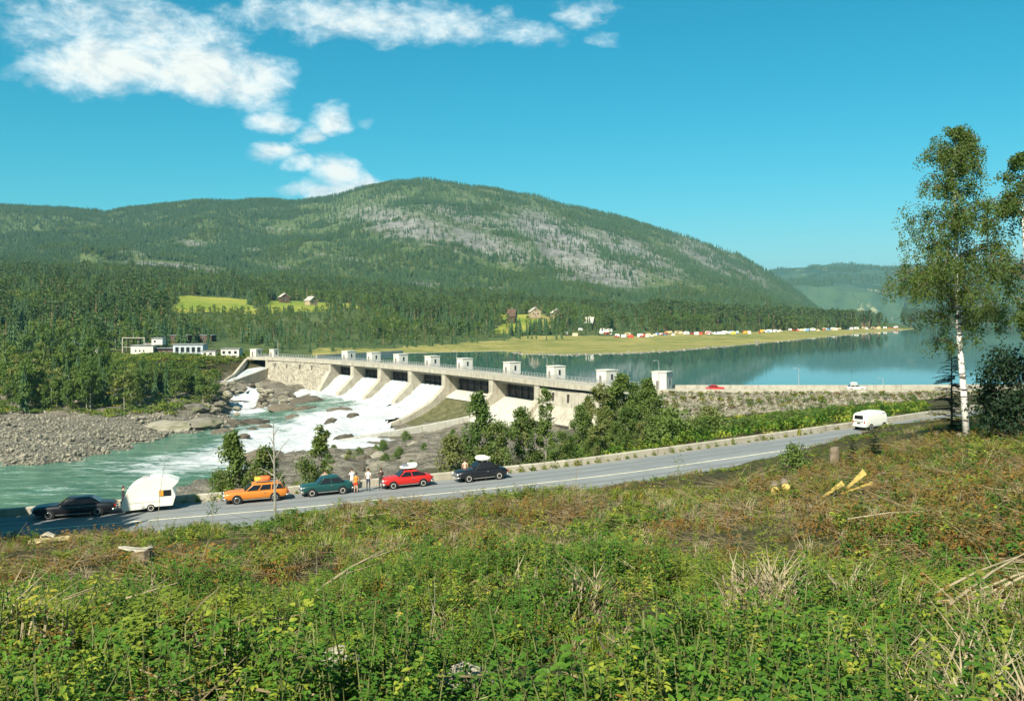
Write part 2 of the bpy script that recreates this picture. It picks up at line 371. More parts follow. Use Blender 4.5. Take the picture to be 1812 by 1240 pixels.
def far_rows(px):
    Z = lambda d, y: CZ - (y - HY) / F * d
    lake = (px > 476).astype(float)
    ds = [S_d(px) * .93, S_d(px), R1_d(px), R2_d(px), R3_d(px), R4_d(px), R5_d(px), R6_d(px)]
    r6 = Z(ds[7], R6_y(px))
    sp = sstep(1600, 1640, px)
    zs = [2.4 * (1 - lake) - 3.0 * lake, 2.5 * (1 - lake) + .0 * lake - 3 * sp, R1_z(px), Z(ds[3], R2_y(px)), Z(ds[4], R3_y(px)), Z(ds[5], R4_y(px)), Z(ds[6], R5_y(px)), r6]
    ds += [ds[7] * 1.3, ds[7] * 2.0]; zs += [r6 * .72, r6 * .3 - 15]
    return np.array(ds), np.array(zs)
def far_z(px, d, nz=True):
    px = np.ravel(np.asarray(px, float)); d = np.ravel(np.asarray(d, float)); ds, zs = far_rows(px)
    z = np.full(len(px), -3.0)
    sl = np.diff(zs, axis=0) / np.diff(ds, axis=0)
    mt = np.vstack([sl[:1], (sl[1:] + sl[:-1]) / 2, sl[-1:]]); mt[7] = sl[7] * .3 + sl[6] * .3
    mt[:3] = sl[:3] * .6
    for i in range(len(ds) - 1):
        h = ds[i + 1] - ds[i]; t = (d - ds[i]) / h; w = (t >= 0) & (t <= 1); t = np.clip(t, 0, 1)
        v = zs[i] * (2 * t ** 3 - 3 * t ** 2 + 1) + h * mt[i] * (t ** 3 - 2 * t ** 2 + t) + zs[i + 1] * (-2 * t ** 3 + 3 * t ** 2) + h * mt[i + 1] * (t ** 3 - t ** 2)
        z = np.where(w, v, z)
    z = np.where(d > ds[-1], zs[-1], z)
    if nz:
        x = (px - PX0) / F * d; am = sstep(ds[3], ds[5], d) * (1 - .75 * sstep(1380, 1480, px))
        z = z + am * (fbm(x, d, 260, 4) * 34 * (1 - .55 * sstep(ds[6], ds[7], d)) + fbm(x, d, 60, 3) * 9) + sstep(ds[1], ds[2], d) * fbm(x, d, 25, 3) * 1.2 * (px < 1590)
    return z
def fz(px, d): return float(far_z([px], [d])[0])
# ---------------------------------------------------------------- ground of the near slope and the river valley
cp = []
rv = np.array([(-300, 850, -14.3, .05), (40, 850, -14.25, .06), (100, 880, -14.25, .12), (200, 845, -14.2, .15), (300, 795, -14.0, .05), (360, 778, -13.9, .1), (330, 815, -14.1, .65), (260, 832, -14.15, .55), (150, 862, -14.2, .3), (300, 862, -14.2, .12), (360, 845, -14.1, .15), (405, 800, -13.9, .85), (430, 772, -13.7, .75), (470, 790, -13.5, .95),
               (500, 760, -13.2, .75), (560, 772, -13.0, 1), (620, 762, -12.6, 1), (680, 752, -12.1, 1), (700, 722, -9.7, 1), (650, 692, -8.4, 1), (700, 700, -8.4, 1), (600, 690, -8.4, 1), (570, 690, -8.6, .9), (560, 708, -9.8, .3), (600, 718, -10.6, .35), (640, 726, -10.9, .9), (560, 735, -11.7, .95), (530, 728, -11.9, .25), (480, 728, -12.7, .3), (500, 742, -12.6, .35), (430, 734, -13.3, .4), (460, 740, -13.2, .3),
               (428, 716, -12.3, 1.2), (415, 698, -10.2, 1.2), (400, 681, -7.2, 1.2), (440, 726, -13.0, 1.0), (394, 677, -6.4, 1.2)])
for px, rows in {-500: [(1240, 7.5), (1085, 20), (1020, 32), (990, 43), (975, 50)], 37: [(1240, 7.5), (1080, 20), (1010, 32), (978, 43), (958, 50)], 300: [(1240, 7.5), (1060, 20), (990, 32), (948, 45), (928, 53)],
                 600: [(1240, 7.5), (1030, 21), (955, 34), (915, 46), (893, 54)], 906: [(1240, 7.5), (1000, 22), (930, 35), (885, 48), (866, 56)], 1300: [(1240, 7.5), (985, 22), (900, 38), (860, 52), (847, 60)],
                 1600: [(1240, 7.5), (955, 22), (855, 38), (806, 50), (784, 62)], 1800: [(1240, 7.5), (940, 22), (830, 38), (765, 50), (738, 62), (722, 80)], 2300: [(1240, 7.5), (900, 22), (780, 38), (700, 55), (690, 80)]}.items():
    for py, d in rows: p = Wd(px, py, d); cp.append((p[0], p[1], p[2] - .45))
for x in (-30, -12, 0, 12, 30): cp += [(x, -12, 18.6), (x, 0, 17.6 if abs(x) < 20 else 17.0)]
for px, rows in {-200: [(8, 0), (25, -9), (50, -14), (75, -16)], 100: [(8, 0), (25, -9), (50, -14), (75, -16)], 300: [(8, 1), (25, -8), (50, -13), (75, -15.5)], 500: [(8, 1), (25, -6), (60, -10)], 700: [(8, 2), (30, -5), (70, -10)],
                 850: [(8, 2.5), (30, -2.5), (70, -8)], 1000: [(8, 4), (30, -1), (70, -5.5)], 1150: [(8, 5)], 1300: [(8, 6)], 1500: [(8, 7)], 1700: [(8, 8)]}.items():
    k = road_at(px)
    for o, z in rows: q = RC[k, :2] - RN[k] * (HALF + o); cp.append((q[0], q[1], z))
for px, py, z in [(40, 760, -12.4), (200, 760, -12.2), (300, 745, -11.4), (380, 742, -12), (40, 812, -13.7), (200, 792, -13.6), (100, 738, -11), (250, 733, -10.5), (330, 724, -9.6), (-300, 760, -12.4), (-300, 820, -13.7),
                  (40, 828, -14.7), (210, 806, -14.7), (265, 783, -14.7), (375, 772, -14.7), (-300, 835, -14.7), (100, 870, -17), (250, 835, -17), (340, 800, -17), (450, 800, -16.5), (400, 830, -17), (0, 900, -17), (-300, 900, -17),
                  (100, 716, -9), (300, 712, -8), (-300, 716, -9), (60, 640, 1), (200, 640, 2), (300, 634, 3.2), (380, 640, 1.2), (-300, 640, 1), (200, 680, -4), (60, 680, -4), (340, 680, -4.5), (-300, 680, -4), (395, 700, -9), (385, 725, -11.5), (410, 660, -2.6), (380, 672, -5),
                  (505, 668, -5.4), (550, 678, -6.6), (500, 695, -8.6), (470, 708, -10.6), (540, 704, -10.2), (480, 680, -7), (515, 716, -12.6), (445, 684, -8.3), (560, 700, -10.4),
                  
                  (430, 862, -12), (455, 835, -11.8), (550, 845, -10.2), (620, 822, -10.4), (530, 806, -12.8), (600, 800, -12.8), (700, 792, -11.6), (800, 776, -10.2), (800, 810, -9.2), (700, 832, -10.4), (880, 750, -9.6), (950, 762, -8.6), (1010, 752, -7.8), (1010, 790, -6.5), (1100, 768, -5), (1170, 748, -4.4), (1170, 778, -1.5),
                  (1300, 752, -.6), (1300, 775, 3), (1450, 735, .5), (1500, 745, 3), (1600, 722, 2), (1700, 715, 4), (1800, 705, 5), (2200, 700, 6),
                  (440, 628, 2.4), (350, 628, 3.0), (200, 628, 3.2), (60, 630, 2.4), (-300, 630, 2.4)]:
    cp.append(tuple(W(px, py, z)))
for a_, b_, c_, f_ in rv:
    if f_ >= .25 and a_ > 385: q = W(a_, b_, c_); cp.append((q[0], q[1], c_ - 1.9))
cp = np.array(cp); _g0 = RBF(cp[:, :2], cp[:, 2], 3.0, .6)
def ground_raw(x, y):
    sh = np.shape(x); x = np.ravel(np.asarray(x, float)); y = np.ravel(np.asarray(y, float))
    z = _g0(x, y); near = 1 - sstep(60, 85, y + .0 * x)
    z = z + near * (fbm(x, y, 9, 3) * .7 + fbm(x + 40, y, 2.3, 3) * .28)
    rk = rocky(x, y)
    blk = np.floor(fbm(x, y, 7, 3) * 6 + .5) / 6
    z = z + rk * (blk * 1.9 + fbm(x, y, 4, 4) * 1.0) + (1 - near) * (1 - rk) * fbm(x, y, 14, 3) * .9
    t, rz, k = road_dist(x, y)
    on = (1 - sstep(HALF + .5, HALF + 4.5, np.abs(t))) * (y < 150)
    z = z * (1 - on) + (rz - .12) * on
    b = bar_side(x, y); up = (b < -3) & (y > 180) & ((x > DN['A'][0] + 2))
    z = np.where(up, np.minimum(z, -5.0), z)
    pxx = pxof(x, np.maximum(y, 1)); w = sstep(384, 404, y) * (pxx < 474)
    if w.any(): z = z * (1 - w) + w * (far_z(pxx, np.maximum(y, 396)) + .25)
    return z.reshape(sh)
def rocky(x, y):
    px = pxof(x, np.maximum(y, 1)); 
    zz = _g0(np.ravel(x), np.ravel(y)).reshape(np.shape(x))
    return sstep(100, 150, y) * (1 - sstep(-6.0, -2.5, zz + 1.5 * fbm(x, y, 20, 2))) * (1 - sstep(960, 1080, px))
def ground(x, y): return ground_raw(np.atleast_1d(x), np.atleast_1d(y))
def gz(x, y): return float(ground(float(x), float(y))[0])

def ground_material():
    t = NT('forest_floor_and_rock'); p = t.pos()
    at = t.n('ShaderNodeAttribute'); at.attribute_name = 'rocky'; rk = at.outputs['Fac']
    at2 = t.n('ShaderNodeAttribute'); at2.attribute_name = 'gravel'; gr = at2.outputs['Fac']
    n1 = t.noise(p, .35, 6, .65); n2 = t.noise(p, 2.5, 5, .7); n3 = t.noise(t.scale(p, (.3, .9, 2.2)), .5, 6, .7, .8)
    soil = t.mix(t.ramp(n1, .35, .65), (.040, .028, .014), (.075, .062, .022)); soil = t.mix(t.ramp(n2, .45, .7), soil, (.055, .085, .020))
    rock = t.mix(t.ramp(n3, .35, .68), (.085, .073, .053), (.28, .245, .18)); rock = t.mix(t.ramp(n2, .48, .68), rock, (.055, .048, .038))
    rock = t.mix(t.ramp(n1, .6, .72), rock, (.10, .12, .035))
    vo = t.voro(p, 1.6); grav = t.mix(t.ramp(vo.outputs['Distance'], .1, .6), (.31, .28, .205), (.085, .078, .06)); grav = t.mix(t.ramp(n1, .5, .8), grav, (.2, .19, .1))
    c = t.mix(rk, soil, rock); c = t.mix(gr, c, grav)
    h = t.math('ADD', n2, t.math('MULTIPLY', n3, 1.5))
    return t.pbr(c, .92, t.bump(h, .8, .35), .15)
M_GROUND = ground_material()
yy = -12 + np.concatenate([[0], np.cumsum(.55 * 1.0125 ** np.arange(300))]); yy = yy[yy < 470]
uu = np.linspace(-1.05, 1.05, 430); UU, YY = np.meshgrid(uu, yy, indexing='ij'); XX = UU * (YY + 16)
GZ = ground(XX, YY)
RK = rocky(XX, YY); PXX = pxof(XX, np.maximum(YY, 1))
GR = sstep(170, 190, YY) * (1 - sstep(-11.6, -10.6, _g0(XX.ravel(), YY.ravel()).reshape(XX.shape))) * (1 - sstep(330, 400, PXX))
go = link('ground', grid_mesh('ground', XX, YY, GZ, M_GROUND, True, ~((YY > 445)), {'rocky': RK, 'gravel': GR})); tag(go, kind='structure')

# where bare rock, meadow and shore grass lie (photo columns / rows of the slope)
ROCKS = [(720, 400, 150, 38, .62, 14), (850, 430, 150, 34, .58, 14), (960, 405, 80, 40, .66, 20), (1000, 435, 80, 52, .72, 20), (1060, 480, 120, 40, .66, 10), (1110, 440, 140, 34, .55, 20), (1240, 450, 110, 30, .5, 28), (1320, 480, 80, 22, .48, 32), (820, 385, 120, 20, .5, 14), (1180, 480, 90, 24, .42, 20), (900, 400, 200, 60, .38, 14),
         (640, 375, 80, 14, .45, -6), (430, 440, 120, 10, .4, 6), (240, 445, 100, 9, .36, 6), (480, 405, 80, 10, .34, 2), (700, 350, 120, 10, .36, 4), (590, 390, 40, 16, .35, 0), (340, 430, 50, 9, .5, 8), (300, 470, 90, 7, .65, 4), (360, 478, 60, 6, .6, 5), (520, 478, 60, 7, .6, 6), (720, 500, 80, 6, .65, 5), (620, 460, 70, 6, .45, 4), (860, 508, 80, 5, .5, 6), (560, 450, 60, 6, .4, 5), (180, 400, 30, 6, .3, 5), (1180, 520, 50, 6, .4, 8)]
def rockmask(px, py):
    m = np.zeros(np.shape(px))
    for a, b, rx, ry, w, an in ROCKS:
        c, s = math.cos(R(an)), math.sin(R(an)); dx = px - a; dy = py - b; u = (dx * c + dy * s) / rx; v = (-dx * s + dy * c) / ry
        m = np.maximum(m, w * np.exp(-(u * u + v * v) * 1.1))
    return m
def meadow(px, d):
    x_ = (px - PX0) / F * d; px = px + fbm(x_, d, 40, 3) * 26; d = d + fbm(x_ + 99, d, 40, 3) * 60 * (px < 640)
    m = ((px > 308) & (px < 445) & (d > R2_d(px) + 10) & (d < R3_d(px) - (px - 308) * .3)) | ((px > 470) & (px < 632) & (d > R2_d(px) + 60) & (d < R3_d(px) - 60))
    m |= (px > 560) & (px < 905) & (d < R1_d(px) - 8) & (d > S_d(px))
    m |= (px >= 905) & (d < R1_d(px) + 12)
    m |= (px > 880) & (px < 975) & (d > R1_d(px) + 40) & (d < R2_d(px) + 10)
    return m.astype(float)
pxs = np.arange(-900, 1700, 7.0); lr = np.concatenate([np.arange(np.log(365), np.log(1500), .0095), np.arange(np.log(1500), np.log(6500), .0085)])
PG, LG = np.meshgrid(pxs, lr, indexing='ij'); DG = np.exp(LG)
ZG = far_z(PG, DG).reshape(PG.shape); YG = HY + F * (CZ - ZG) / DG
RKF = rockmask(PG, YG); MD = meadow(PG.ravel(), DG.ravel()).reshape(PG.shape); SHR = (1 - sstep(S_d(PG) + 2, S_d(PG) + 12, DG)) * (PG > 560)
def far_material():
    t = NT('wooded_mountainside'); p = t.pos()
    at = t.n('ShaderNodeAttribute'); at.attribute_name = 'rock'; rk = at.outputs['Fac']
    at2 = t.n('ShaderNodeAttribute'); at2.attribute_name = 'meadow'; md = at2.outputs['Fac']
    at4 = t.n('ShaderNodeAttribute'); at4.attribute_name = 'lush'; lu = at4.outputs['Fac']; at3 = t.n('ShaderNodeAttribute'); at3.attribute_name = 'shore'; shr = at3.outputs['Fac']
    n1 = t.noise(p, .004, 7, .65); n2 = t.noise(p, .05, 6, .7); n3 = t.noise(t.scale(p, (1, 1, .25)), .03, 6, .75)
    g = t.mix(t.ramp(n2, .35, .65), (.055, .088, .028), (.105, .13, .045))
    rc = t.mix(t.ramp(n3, .35, .65), (.12, .118, .10), (.255, .245, .21))
    m = t.math('ADD', rk, t.math('MULTIPLY', t.math('SUBTRACT', n2, .5), 1.1))
    c = t.mix(t.ramp(m, .22, .60), g, rc)
    n4 = t.noise(p, .018, 5, .7); me = t.mix(t.ramp(t.math('ADD', t.math('MULTIPLY', n2, .5), t.math('MULTIPLY', n4, .5)), .36, .62), (.14, .165, .04), (.33, .28, .09)); me = t.mix(lu, me, t.mix(t.ramp(n4, .35, .65), (.17, .23, .03), (.33, .31, .055))); c = t.mix(t.ramp(md, .3, .7), c, me)
    c = t.mix(t.ramp(t.math('MULTIPLY', shr, n2), .25, .5), c, (.33, .30, .22))
    return t.pbr(c, .95, t.bump(t.noise(p, .12, 5, .7), .9, 4.0), .1)
M_FAR = far_material()
ZG = np.where((PG < 474) & (DG < 425), ZG - 3.0 * (1 - sstep(408, 425, DG)), ZG)
_bs = bar_side((PG - PX0) / F * DG, DG).reshape(PG.shape); _kp = np.where(PG < 474, DG > 402, (_bs < -4) | (DG > 430)); _kp &= ~((PG >= 474) & (DG < S_d(PG) * .95))
mo = link('mountain', grid_mesh('mountain', (PG - PX0) / F * DG, DG, ZG, M_FAR, True, _kp, {'rock': RKF, 'meadow': MD, 'shore': SHR, 'lush': ((PG < 960) & (DG > R1_d(PG) + 20)) * 1.0})); tag(mo, kind='structure')

# distant hills beyond the lake head
H_ridge = col([(1100, 520), (1300, 500), (1385, 488), (1440, 481), (1480, 479), (1515, 484), (1560, 486), (1620, 482), (1690, 476), (1750, 470), (1812, 466), (2000, 455), (2400, 440), (3000, 440)])
def hill_z(px, d):
    yr = H_ridge(px); zr = CZ - (yr - HY) / F * 7600; t = sstep(2050, 7600, d) ** .9
    side = sstep(1590, 1640, px + (d - 2050) * .05 * 0)
    z = np.where(d < 7600, -3 + 5 * sstep(2000, 2060, d) + t * zr, zr * (1 - .7 * sstep(7600, 12000, d)))
    x = (px - PX0) / F * d
    return z + sstep(2400, 4200, d) * (fbm(x, d, 900, 5) * 85 * (1 - .65 * sstep(6200, 7600, d)) + fbm(x, d, 160, 3) * 14)
P2, L2 = np.meshgrid(np.arange(1180, 3000, 9.0), np.arange(np.log(1950), np.log(12500), .013), indexing='ij'); D2 = np.exp(L2)
Z2 = hill_z(P2, D2); Z2 = np.where((P2 < 1600) & (D2 < 4300), -8, Z2)
def hill_material():
    t = NT('farmed_far_hills'); p = t.pos(); n1 = t.noise(p, .0035, 6, .65); n2 = t.noise(t.scale(p, (1, .5, 1)), .012, 5, .6)
    c = t.mix(t.ramp(n1, .35, .65), (.028, .062, .036), (.075, .12, .055)); c = t.mix(t.ramp(n2, .60, .68), c, (.28, .28, .14))
    return t.pbr(c, .95, t.bump(t.noise(p, .03, 5, .7), .9, 12.0), .1)
ho = link('far_hills', grid_mesh('far_hills', (P2 - PX0) / F * D2, D2, Z2, hill_material(), True)); tag(ho, kind='structure')

# ---------------------------------------------------------------- water
def lake_material():
    t = NT('lake_water'); p = t.pos(); h = t.math('ADD', t.noise(t.scale(p, (1, .45, 1)), .9, 3, .6), t.math('MULTIPLY', t.noise(p, .07, 3, .5), 2.0))
    b = t.n('ShaderNodeBsdfPrincipled'); b.inputs['Base Color'].default_value = (.010, .085, .105, 1); b.inputs['Roughness'].default_value = .04; b.inputs['IOR'].default_value = 1.33
    t.L.new(t.bump(h, .06, .05), b.inputs['Normal']); t.L.new(b.outputs[0], t.out.inputs[0]); return t.mat
lk = MB(); ln = [BAR[i] - BARN[i] * 4.5 for i in range(0, len(BAR), 3)]
nl = len(ln); vs = [(-150, 392, 0)] + [(a, b, 0) for a, b in ln] + [(600, 330, 0), (9000, 2000, 0), (9000, 9000, 0), (-200, 9000, 0)]
lk.add(vs, [tuple(range(len(vs)))]); lo = lk.build('lake', lake_material(), fixn=True); tag(lo, kind='structure')
if lo.data.polygons[0].normal.z < 0: lo.data.flip_normals()

rp = np.array([W(a, b, c) for a, b, c, _ in rv]); RV = RBF(rp[:, :2], rp[:, 2], 2.0); FV = RBF(rp[:, :2], rv[:, 3], 2.0)
gx = np.arange(-260, 12, 1.25); gy = np.arange(120, 376, 1.25); XR, YR = np.meshgrid(gx, gy, indexing='ij')
ZR = RV(XR, YR); FR = np.clip(FV(XR, YR), 0, 1.2)
ZR = ZR + FR * (fbm(XR, YR, 5, 4) * 1.5 + fbm(XR, YR, 1.9, 2) * .5) + fbm(XR, YR, 6, 3) * .22
GB = ground(XR, YR); BS = bar_side(XR, YR).reshape(XR.shape)
_q = np.stack([XR, YR], -1) - DN['G']; _s = _q @ DNn['G']; _h = _q @ DT['G']
keep = (GB < ZR + 2.0) & (BS > 1.5) & (ZR < -5.5) & ~((_h > -.6) & (_s < 20.5 + .35 * np.maximum(_h, 0)) & (_h < 60))
def river_material():
    t = NT('river_water'); p = t.pos(); at = t.n('ShaderNodeAttribute'); at.attribute_name = 'foam'; fo = at.outputs['Fac']
    rm = t.n('ShaderNodeMapping'); t.L.new(p, rm.inputs[0]); rm.inputs['Rotation'].default_value = (0, 0, R(-22)); rm.inputs['Scale'].default_value = (.35, 1, 1)
    n1 = t.noise(rm.outputs[0], .35, 7, .68, .6); n2 = t.noise(rm.outputs[0], 1.4, 5, .65)
    m = t.math('ADD', t.math('ADD', t.math('MULTIPLY', fo, 1.25), .04), t.math('ADD', t.math('MULTIPLY', t.math('SUBTRACT', n1, .5), 2.3), t.math('MULTIPLY', t.math('SUBTRACT', n2, .5), .9)))
    k = t.ramp(m, .28, 1.08)
    c = t.mix(t.ramp(n1, .35, .7), (.045, .115, .070), (.13, .24, .15)); c = t.mix(k, c, (.52, .53, .51))
    b = t.n('ShaderNodeBsdfPrincipled'); t.L.new(c, b.inputs['Base Color']); t.L.new(t.math('ADD', t.math('MULTIPLY', k, .5), .12), b.inputs['Roughness']); b.inputs['IOR'].default_value = 1.33
    t.L.new(t.bump(t.math('ADD', n1, n2), .8, .7), b.inputs['Normal']); t.L.new(b.outputs[0], t.out.inputs[0]); return t.mat
M_RIVER = river_material()
ro = link('river', grid_mesh('river', XR, YR, ZR, M_RIVER, True, keep, {'foam': FR})); tag(ro, kind='structure')

# ---------------------------------------------------------------- road
def asphalt():
    t = NT('asphalt'); p = t.pos(); n1 = t.noise(p, .16, 7, .68); n2 = t.noise(p, 30, 3, .6); vo = t.voro(p, .18, 'DISTANCE_TO_EDGE')
    c = t.mix(t.ramp(n1, .3, .7), (.125, .137, .135), (.205, .218, .208)); c = t.mix(t.ramp(n2, .3, .75), c, (.23, .235, .22)); c = t.mix(t.math('MULTIPLY', t.ramp(vo.outputs['Distance'], .004, .0), .5), c, (.09, .09, .085))
    ac = t.n('ShaderNodeAttribute'); ac.attribute_name = 'across'; o_ = ac.outputs['Fac']
    def band(c0, w): return t.ramp(t.math('ABSOLUTE', t.math('SUBTRACT', o_, c0)), w, 0.0)
    tr = band(-3.9, .5)
    for c0 in (-2.2, 2.0, 3.6): tr = t.math('MAXIMUM', tr, band(c0, .5))
    c = t.mix(t.math('MULTIPLY', t.math('MULTIPLY', tr, t.ramp(n1, .3, .6)), .5), c, (.085, .09, .09))
    c = t.mix(t.math('MULTIPLY', t.ramp(t.math('ADD', t.math('ABSOLUTE', o_), t.math('MULTIPLY', t.noise(p, .9, 5, .7), 2.2)), 6.2, 6.9), .8), c, (.27, .24, .18))
    return t.pbr(c, .9, t.bump(n2, .3, .02), .2)
def ribbon(name, offs, zoff, mat, parent=None, k0=0, k1=None, step=1, smooth=False):
    k1 = k1 or len(RC); ks = list(range(k0, k1, step)); b = MB(); n = len(offs)
    for k in ks:
        for o, z in zip(offs, zoff): b.v.append((RC[k, 0] + RN[k, 0] * o, RC[k, 1] + RN[k, 1] * o, RC[k, 2] + z))
    for i in range(len(ks) - 1):
        for j in range(n - 1): b.f.append((i * n + j, (i + 1) * n + j, (i + 1) * n + j + 1, i * n + j + 1)); b.m.append(0)
    return b.build(name, mat, parent, smooth)
M_LINE = plain('road_paint', (.70, .64, .42), .8, .2, 2.0, world=True)
_ro = np.linspace(-HALF - .35, HALF + .3, 25); road = ribbon('road', list(_ro), list(.06 * (1 - np.abs(_ro / 5.95) ** 1.3)), asphalt())
at_ = road.data.attributes.new('across', 'FLOAT', 'POINT'); at_.data.foreach_set('value', np.tile(_ro, len(road.data.vertices) // 25).astype(np.float32)); tag(road, kind='structure')
ribbon('lane_line', [-.09, .09], [.066, .066], M_LINE, road)
ribbon('edge_line', [HALF - .58, HALF - .40], [.0115, .011], M_LINE, road)
M_SHOULD = plain('gravel_shoulder', (.26, .23, .17), .95, .35, 1.5, .05, world=True)
shd = ribbon('road_shoulder', [HALF + .3, HALF + 1.6], [-.004, -.06], M_SHOULD); tag(shd, kind='structure')
M_CONC = None
def concrete(name, a, b, dark=(.14, .125, .09), blocks=0.0, st=.62):
    t = NT(name); p = t.pos(); n1 = t.noise(p, .5, 6, .65); n2 = t.noise(t.scale(p, (1, 1, .12)), 1.3, 4, .6); n3 = t.noise(p, 6, 4, .7)
    c = t.mix(t.ramp(n1, .3, .7), a, b); c = t.mix(t.math('MULTIPLY', t.ramp(n2, st - .12, st + .12), .62), c, dark); c = t.mix(t.math('MULTIPLY', t.ramp(n3, .55, .8), .35), c, dark)
    h = n3
    if blocks:
        vo = t.voro(t.scale(p, (1, 1, 1.6)), blocks, 'DISTANCE_TO_EDGE'); v2 = t.voro(t.scale(p, (1, 1, 1.6)), blocks)
        c = t.mix(t.ramp(vo.outputs['Distance'], .07, .0), c, dark)
        hs = t.n('ShaderNodeHueSaturation'); t.L.new(c, hs.inputs['Color']); sp = t.n('ShaderNodeSeparateColor'); t.L.new(v2.outputs['Color'], sp.inputs[0]); t.L.new(t.math('ADD', .72, t.math('MULTIPLY', sp.outputs[0], .5)), hs.inputs['Value']); c = hs.outputs[0]
        h = t.math('ADD', n3, t.math('MULTIPLY', t.ramp(vo.outputs['Distance'], .0, .1), 2.0))
    return t.pbr(c, .9, t.bump(h, .5, .08), .2)
M_CONC = concrete('weathered_concrete', (.33, .295, .22), (.43, .39, .30)); M_WHITE = concrete('white_render', (.53, .49, .40), (.61, .58, .49), (.27, .30, .22), st=.7)
M_MASON = concrete('stone_masonry', (.34, .30, .22), (.41, .37, .28), (.20, .175, .125), .9); M_MOSS = concrete('algae_stained_concrete', (.095, .085, .032), (.21, .18, .085), (.04, .05, .018), st=.42)
M_APRON = concrete('bleached_apron', (.40, .38, .31), (.52, .49, .40), (.2, .18, .13))
M_DARK = plain('gate_steel', (.055, .045, .04), .6, .3, .6, world=True, metal=.0); M_STEEL = plain('galvanised_steel', (.38, .38, .36), .5, .15, 4, metal=.3)
# parapet along the river side of the road, cast in segments
par = empty('road_parapet', (0, 0, 0)); tag(par, 'long pale concrete parapet wall along the river side of the road', 'parapet wall')
k0 = 0; L_ = 6
while k0 + L_ < len(RC):
    b = MB(); gap = .03; prof = [(-.02, -.35), (.0, .50), (.06, .56), (.30, .56), (.36, .50), (.40, -.35)]; hh = random.uniform(-.02, .02)
    pts = []
    for k, e in [(k0, gap), (k0 + L_ // 2, 0), (k0 + L_, -gap)]:
        for o, z in prof: pts.append((RC[k, 0] - RN[k, 0] * (HALF + .4 + o) + RT[k, 0] * e, RC[k, 1] - RN[k, 1] * (HALF + .4 + o) + RT[k, 1] * e, RC[k, 2] + z + hh))
    n = len(prof); fs = [(i * n + j, i * n + (j + 1) % n, (i + 1) * n + (j + 1) % n, (i + 1) * n + j) for i in range(2) for j in range(n)] + [tuple(range(n)), tuple(2 * n + j for j in range(n - 1, -1, -1))]
    b.add(pts, fs); b.build('wall_segment', M_CONC, par); k0 += L_

# ---------------------------------------------------------------- the dam
dam = empty('concrete_dam', (float(DN['G'][0]), float(DN['G'][1]), -14)); tag(dam, 'long curved concrete dam with piers, gates and a deck between river and lake', 'dam')
def dpart(b, name, mat, smooth=False, parent=None):
    o = b.build(name, mat, None, smooth); p = parent or dam; o.parent = p; o.matrix_parent_inverse = Matrix.Translation(-Vector(dam.location)); return o
def fr(key): return DN[key], DT[key], DNn[key]
def at_node(key, s, h, z): p, t, n = fr(key); q = p + n * s + t * h; return (q[0], q[1], z)
def lerp_node(k1, k2, f, s, z): a = np.array(at_node(k1, s, 0, z)); b = np.array(at_node(k2, s, 0, z)); return tuple(a * (1 - f) + b * f)
def sweep(prof, i0, i1, stp=1):
    b = MB(); n = len(prof); ks = list(range(i0, i1, stp))
    for k in ks:
        for s, z in prof: b.v.append((AX[k, 0] + AXN[k, 0] * s, AX[k, 1] + AXN[k, 1] * s, z))
    for i in range(len(ks) - 1):
        for j in range(n): b.f.append((i * n + j, i * n + (j + 1) % n, (i + 1) * n + (j + 1) % n, (i + 1) * n + j)); b.m.append(0)
    b.f += [tuple(range(n)), tuple((len(ks) - 1) * n + j for j in range(n - 1, -1, -1))]; b.m += [0, 0]; return b
nA = len(AX)
dpart(sweep([(-6.8, 2.0), (.35, 2.0), (.35, 2.6), (-6.8, 2.6)], 0, nA), 'deck', M_CONC)
dpart(sweep([(.355, 1.55), (.75, 1.55), (.75, 2.75), (.355, 2.75)], 0, nA), 'edge_beam', M_CONC)
dpart(sweep([(-7.2, 1.0), (-6.805, 1.0), (-6.805, 2.75), (-7.2, 2.75)], 0, nA), 'edge_beam', M_CONC)
iC = int(np.argmin(((AX - DN['C']) ** 2).sum(1))); iI = int(np.argmin(((AX - DN['I']) ** 2).sum(1)))
dpart(sweep([(-1.6, .75), (-1.0, .75), (-1.0, 1.2), (-1.6, 1.2)], iC, iI + 1), 'service_beam', M_CONC)
def railing(s, z0, i0, i1, hh=1.05):
    b = MB()
    for k in range(i0, i1): p = AX[k] + AXN[k] * s; b.box((p[0], p[1], z0 + hh / 2), (.09, .09, hh))
    for h in (.5, hh):
        pts = [(AX[k, 0] + AXN[k, 0] * s, AX[k, 1] + AXN[k, 1] * s, z0 + h) for k in range(i0, i1)]; b.tube(pts, .05, 4)
    return b
dpart(railing(.55, 2.75, 2, nA - 2), 'railing', M_STEEL); dpart(railing(-7.0, 2.75, 2, nA - 2), 'railing', M_STEEL)
PIER = [(-10, 1.52), (.5, 1.52), (.5, -2.2), (1.2, -3.1), (6.4, -7.9), (7.2, -14.5), (-10, -14.5)]
for k in ['B', 'C', 'D', 'E', 'Fp', 'G', 'H', 'I']:
    b = MB(); th = 2.3 if k != 'B' else 1.6
    prof = PIER if k not in 'B' else [(-6, 1.52), (.6, 1.52), (.6, -2.0), (1.5, -4.5), (2.5, -12), (-6, -12)]
    if k == 'C': prof = [(-10, 1.52), (.5, 1.52), (.5, -1), (5.0, -7.6), (5.8, -14.5), (-10, -14.5)]
    b.prism(prof, -th / 2, th / 2, lambda s, z, h: at_node(k, s, h, z)); o = dpart(b, 'pier', M_CONC)
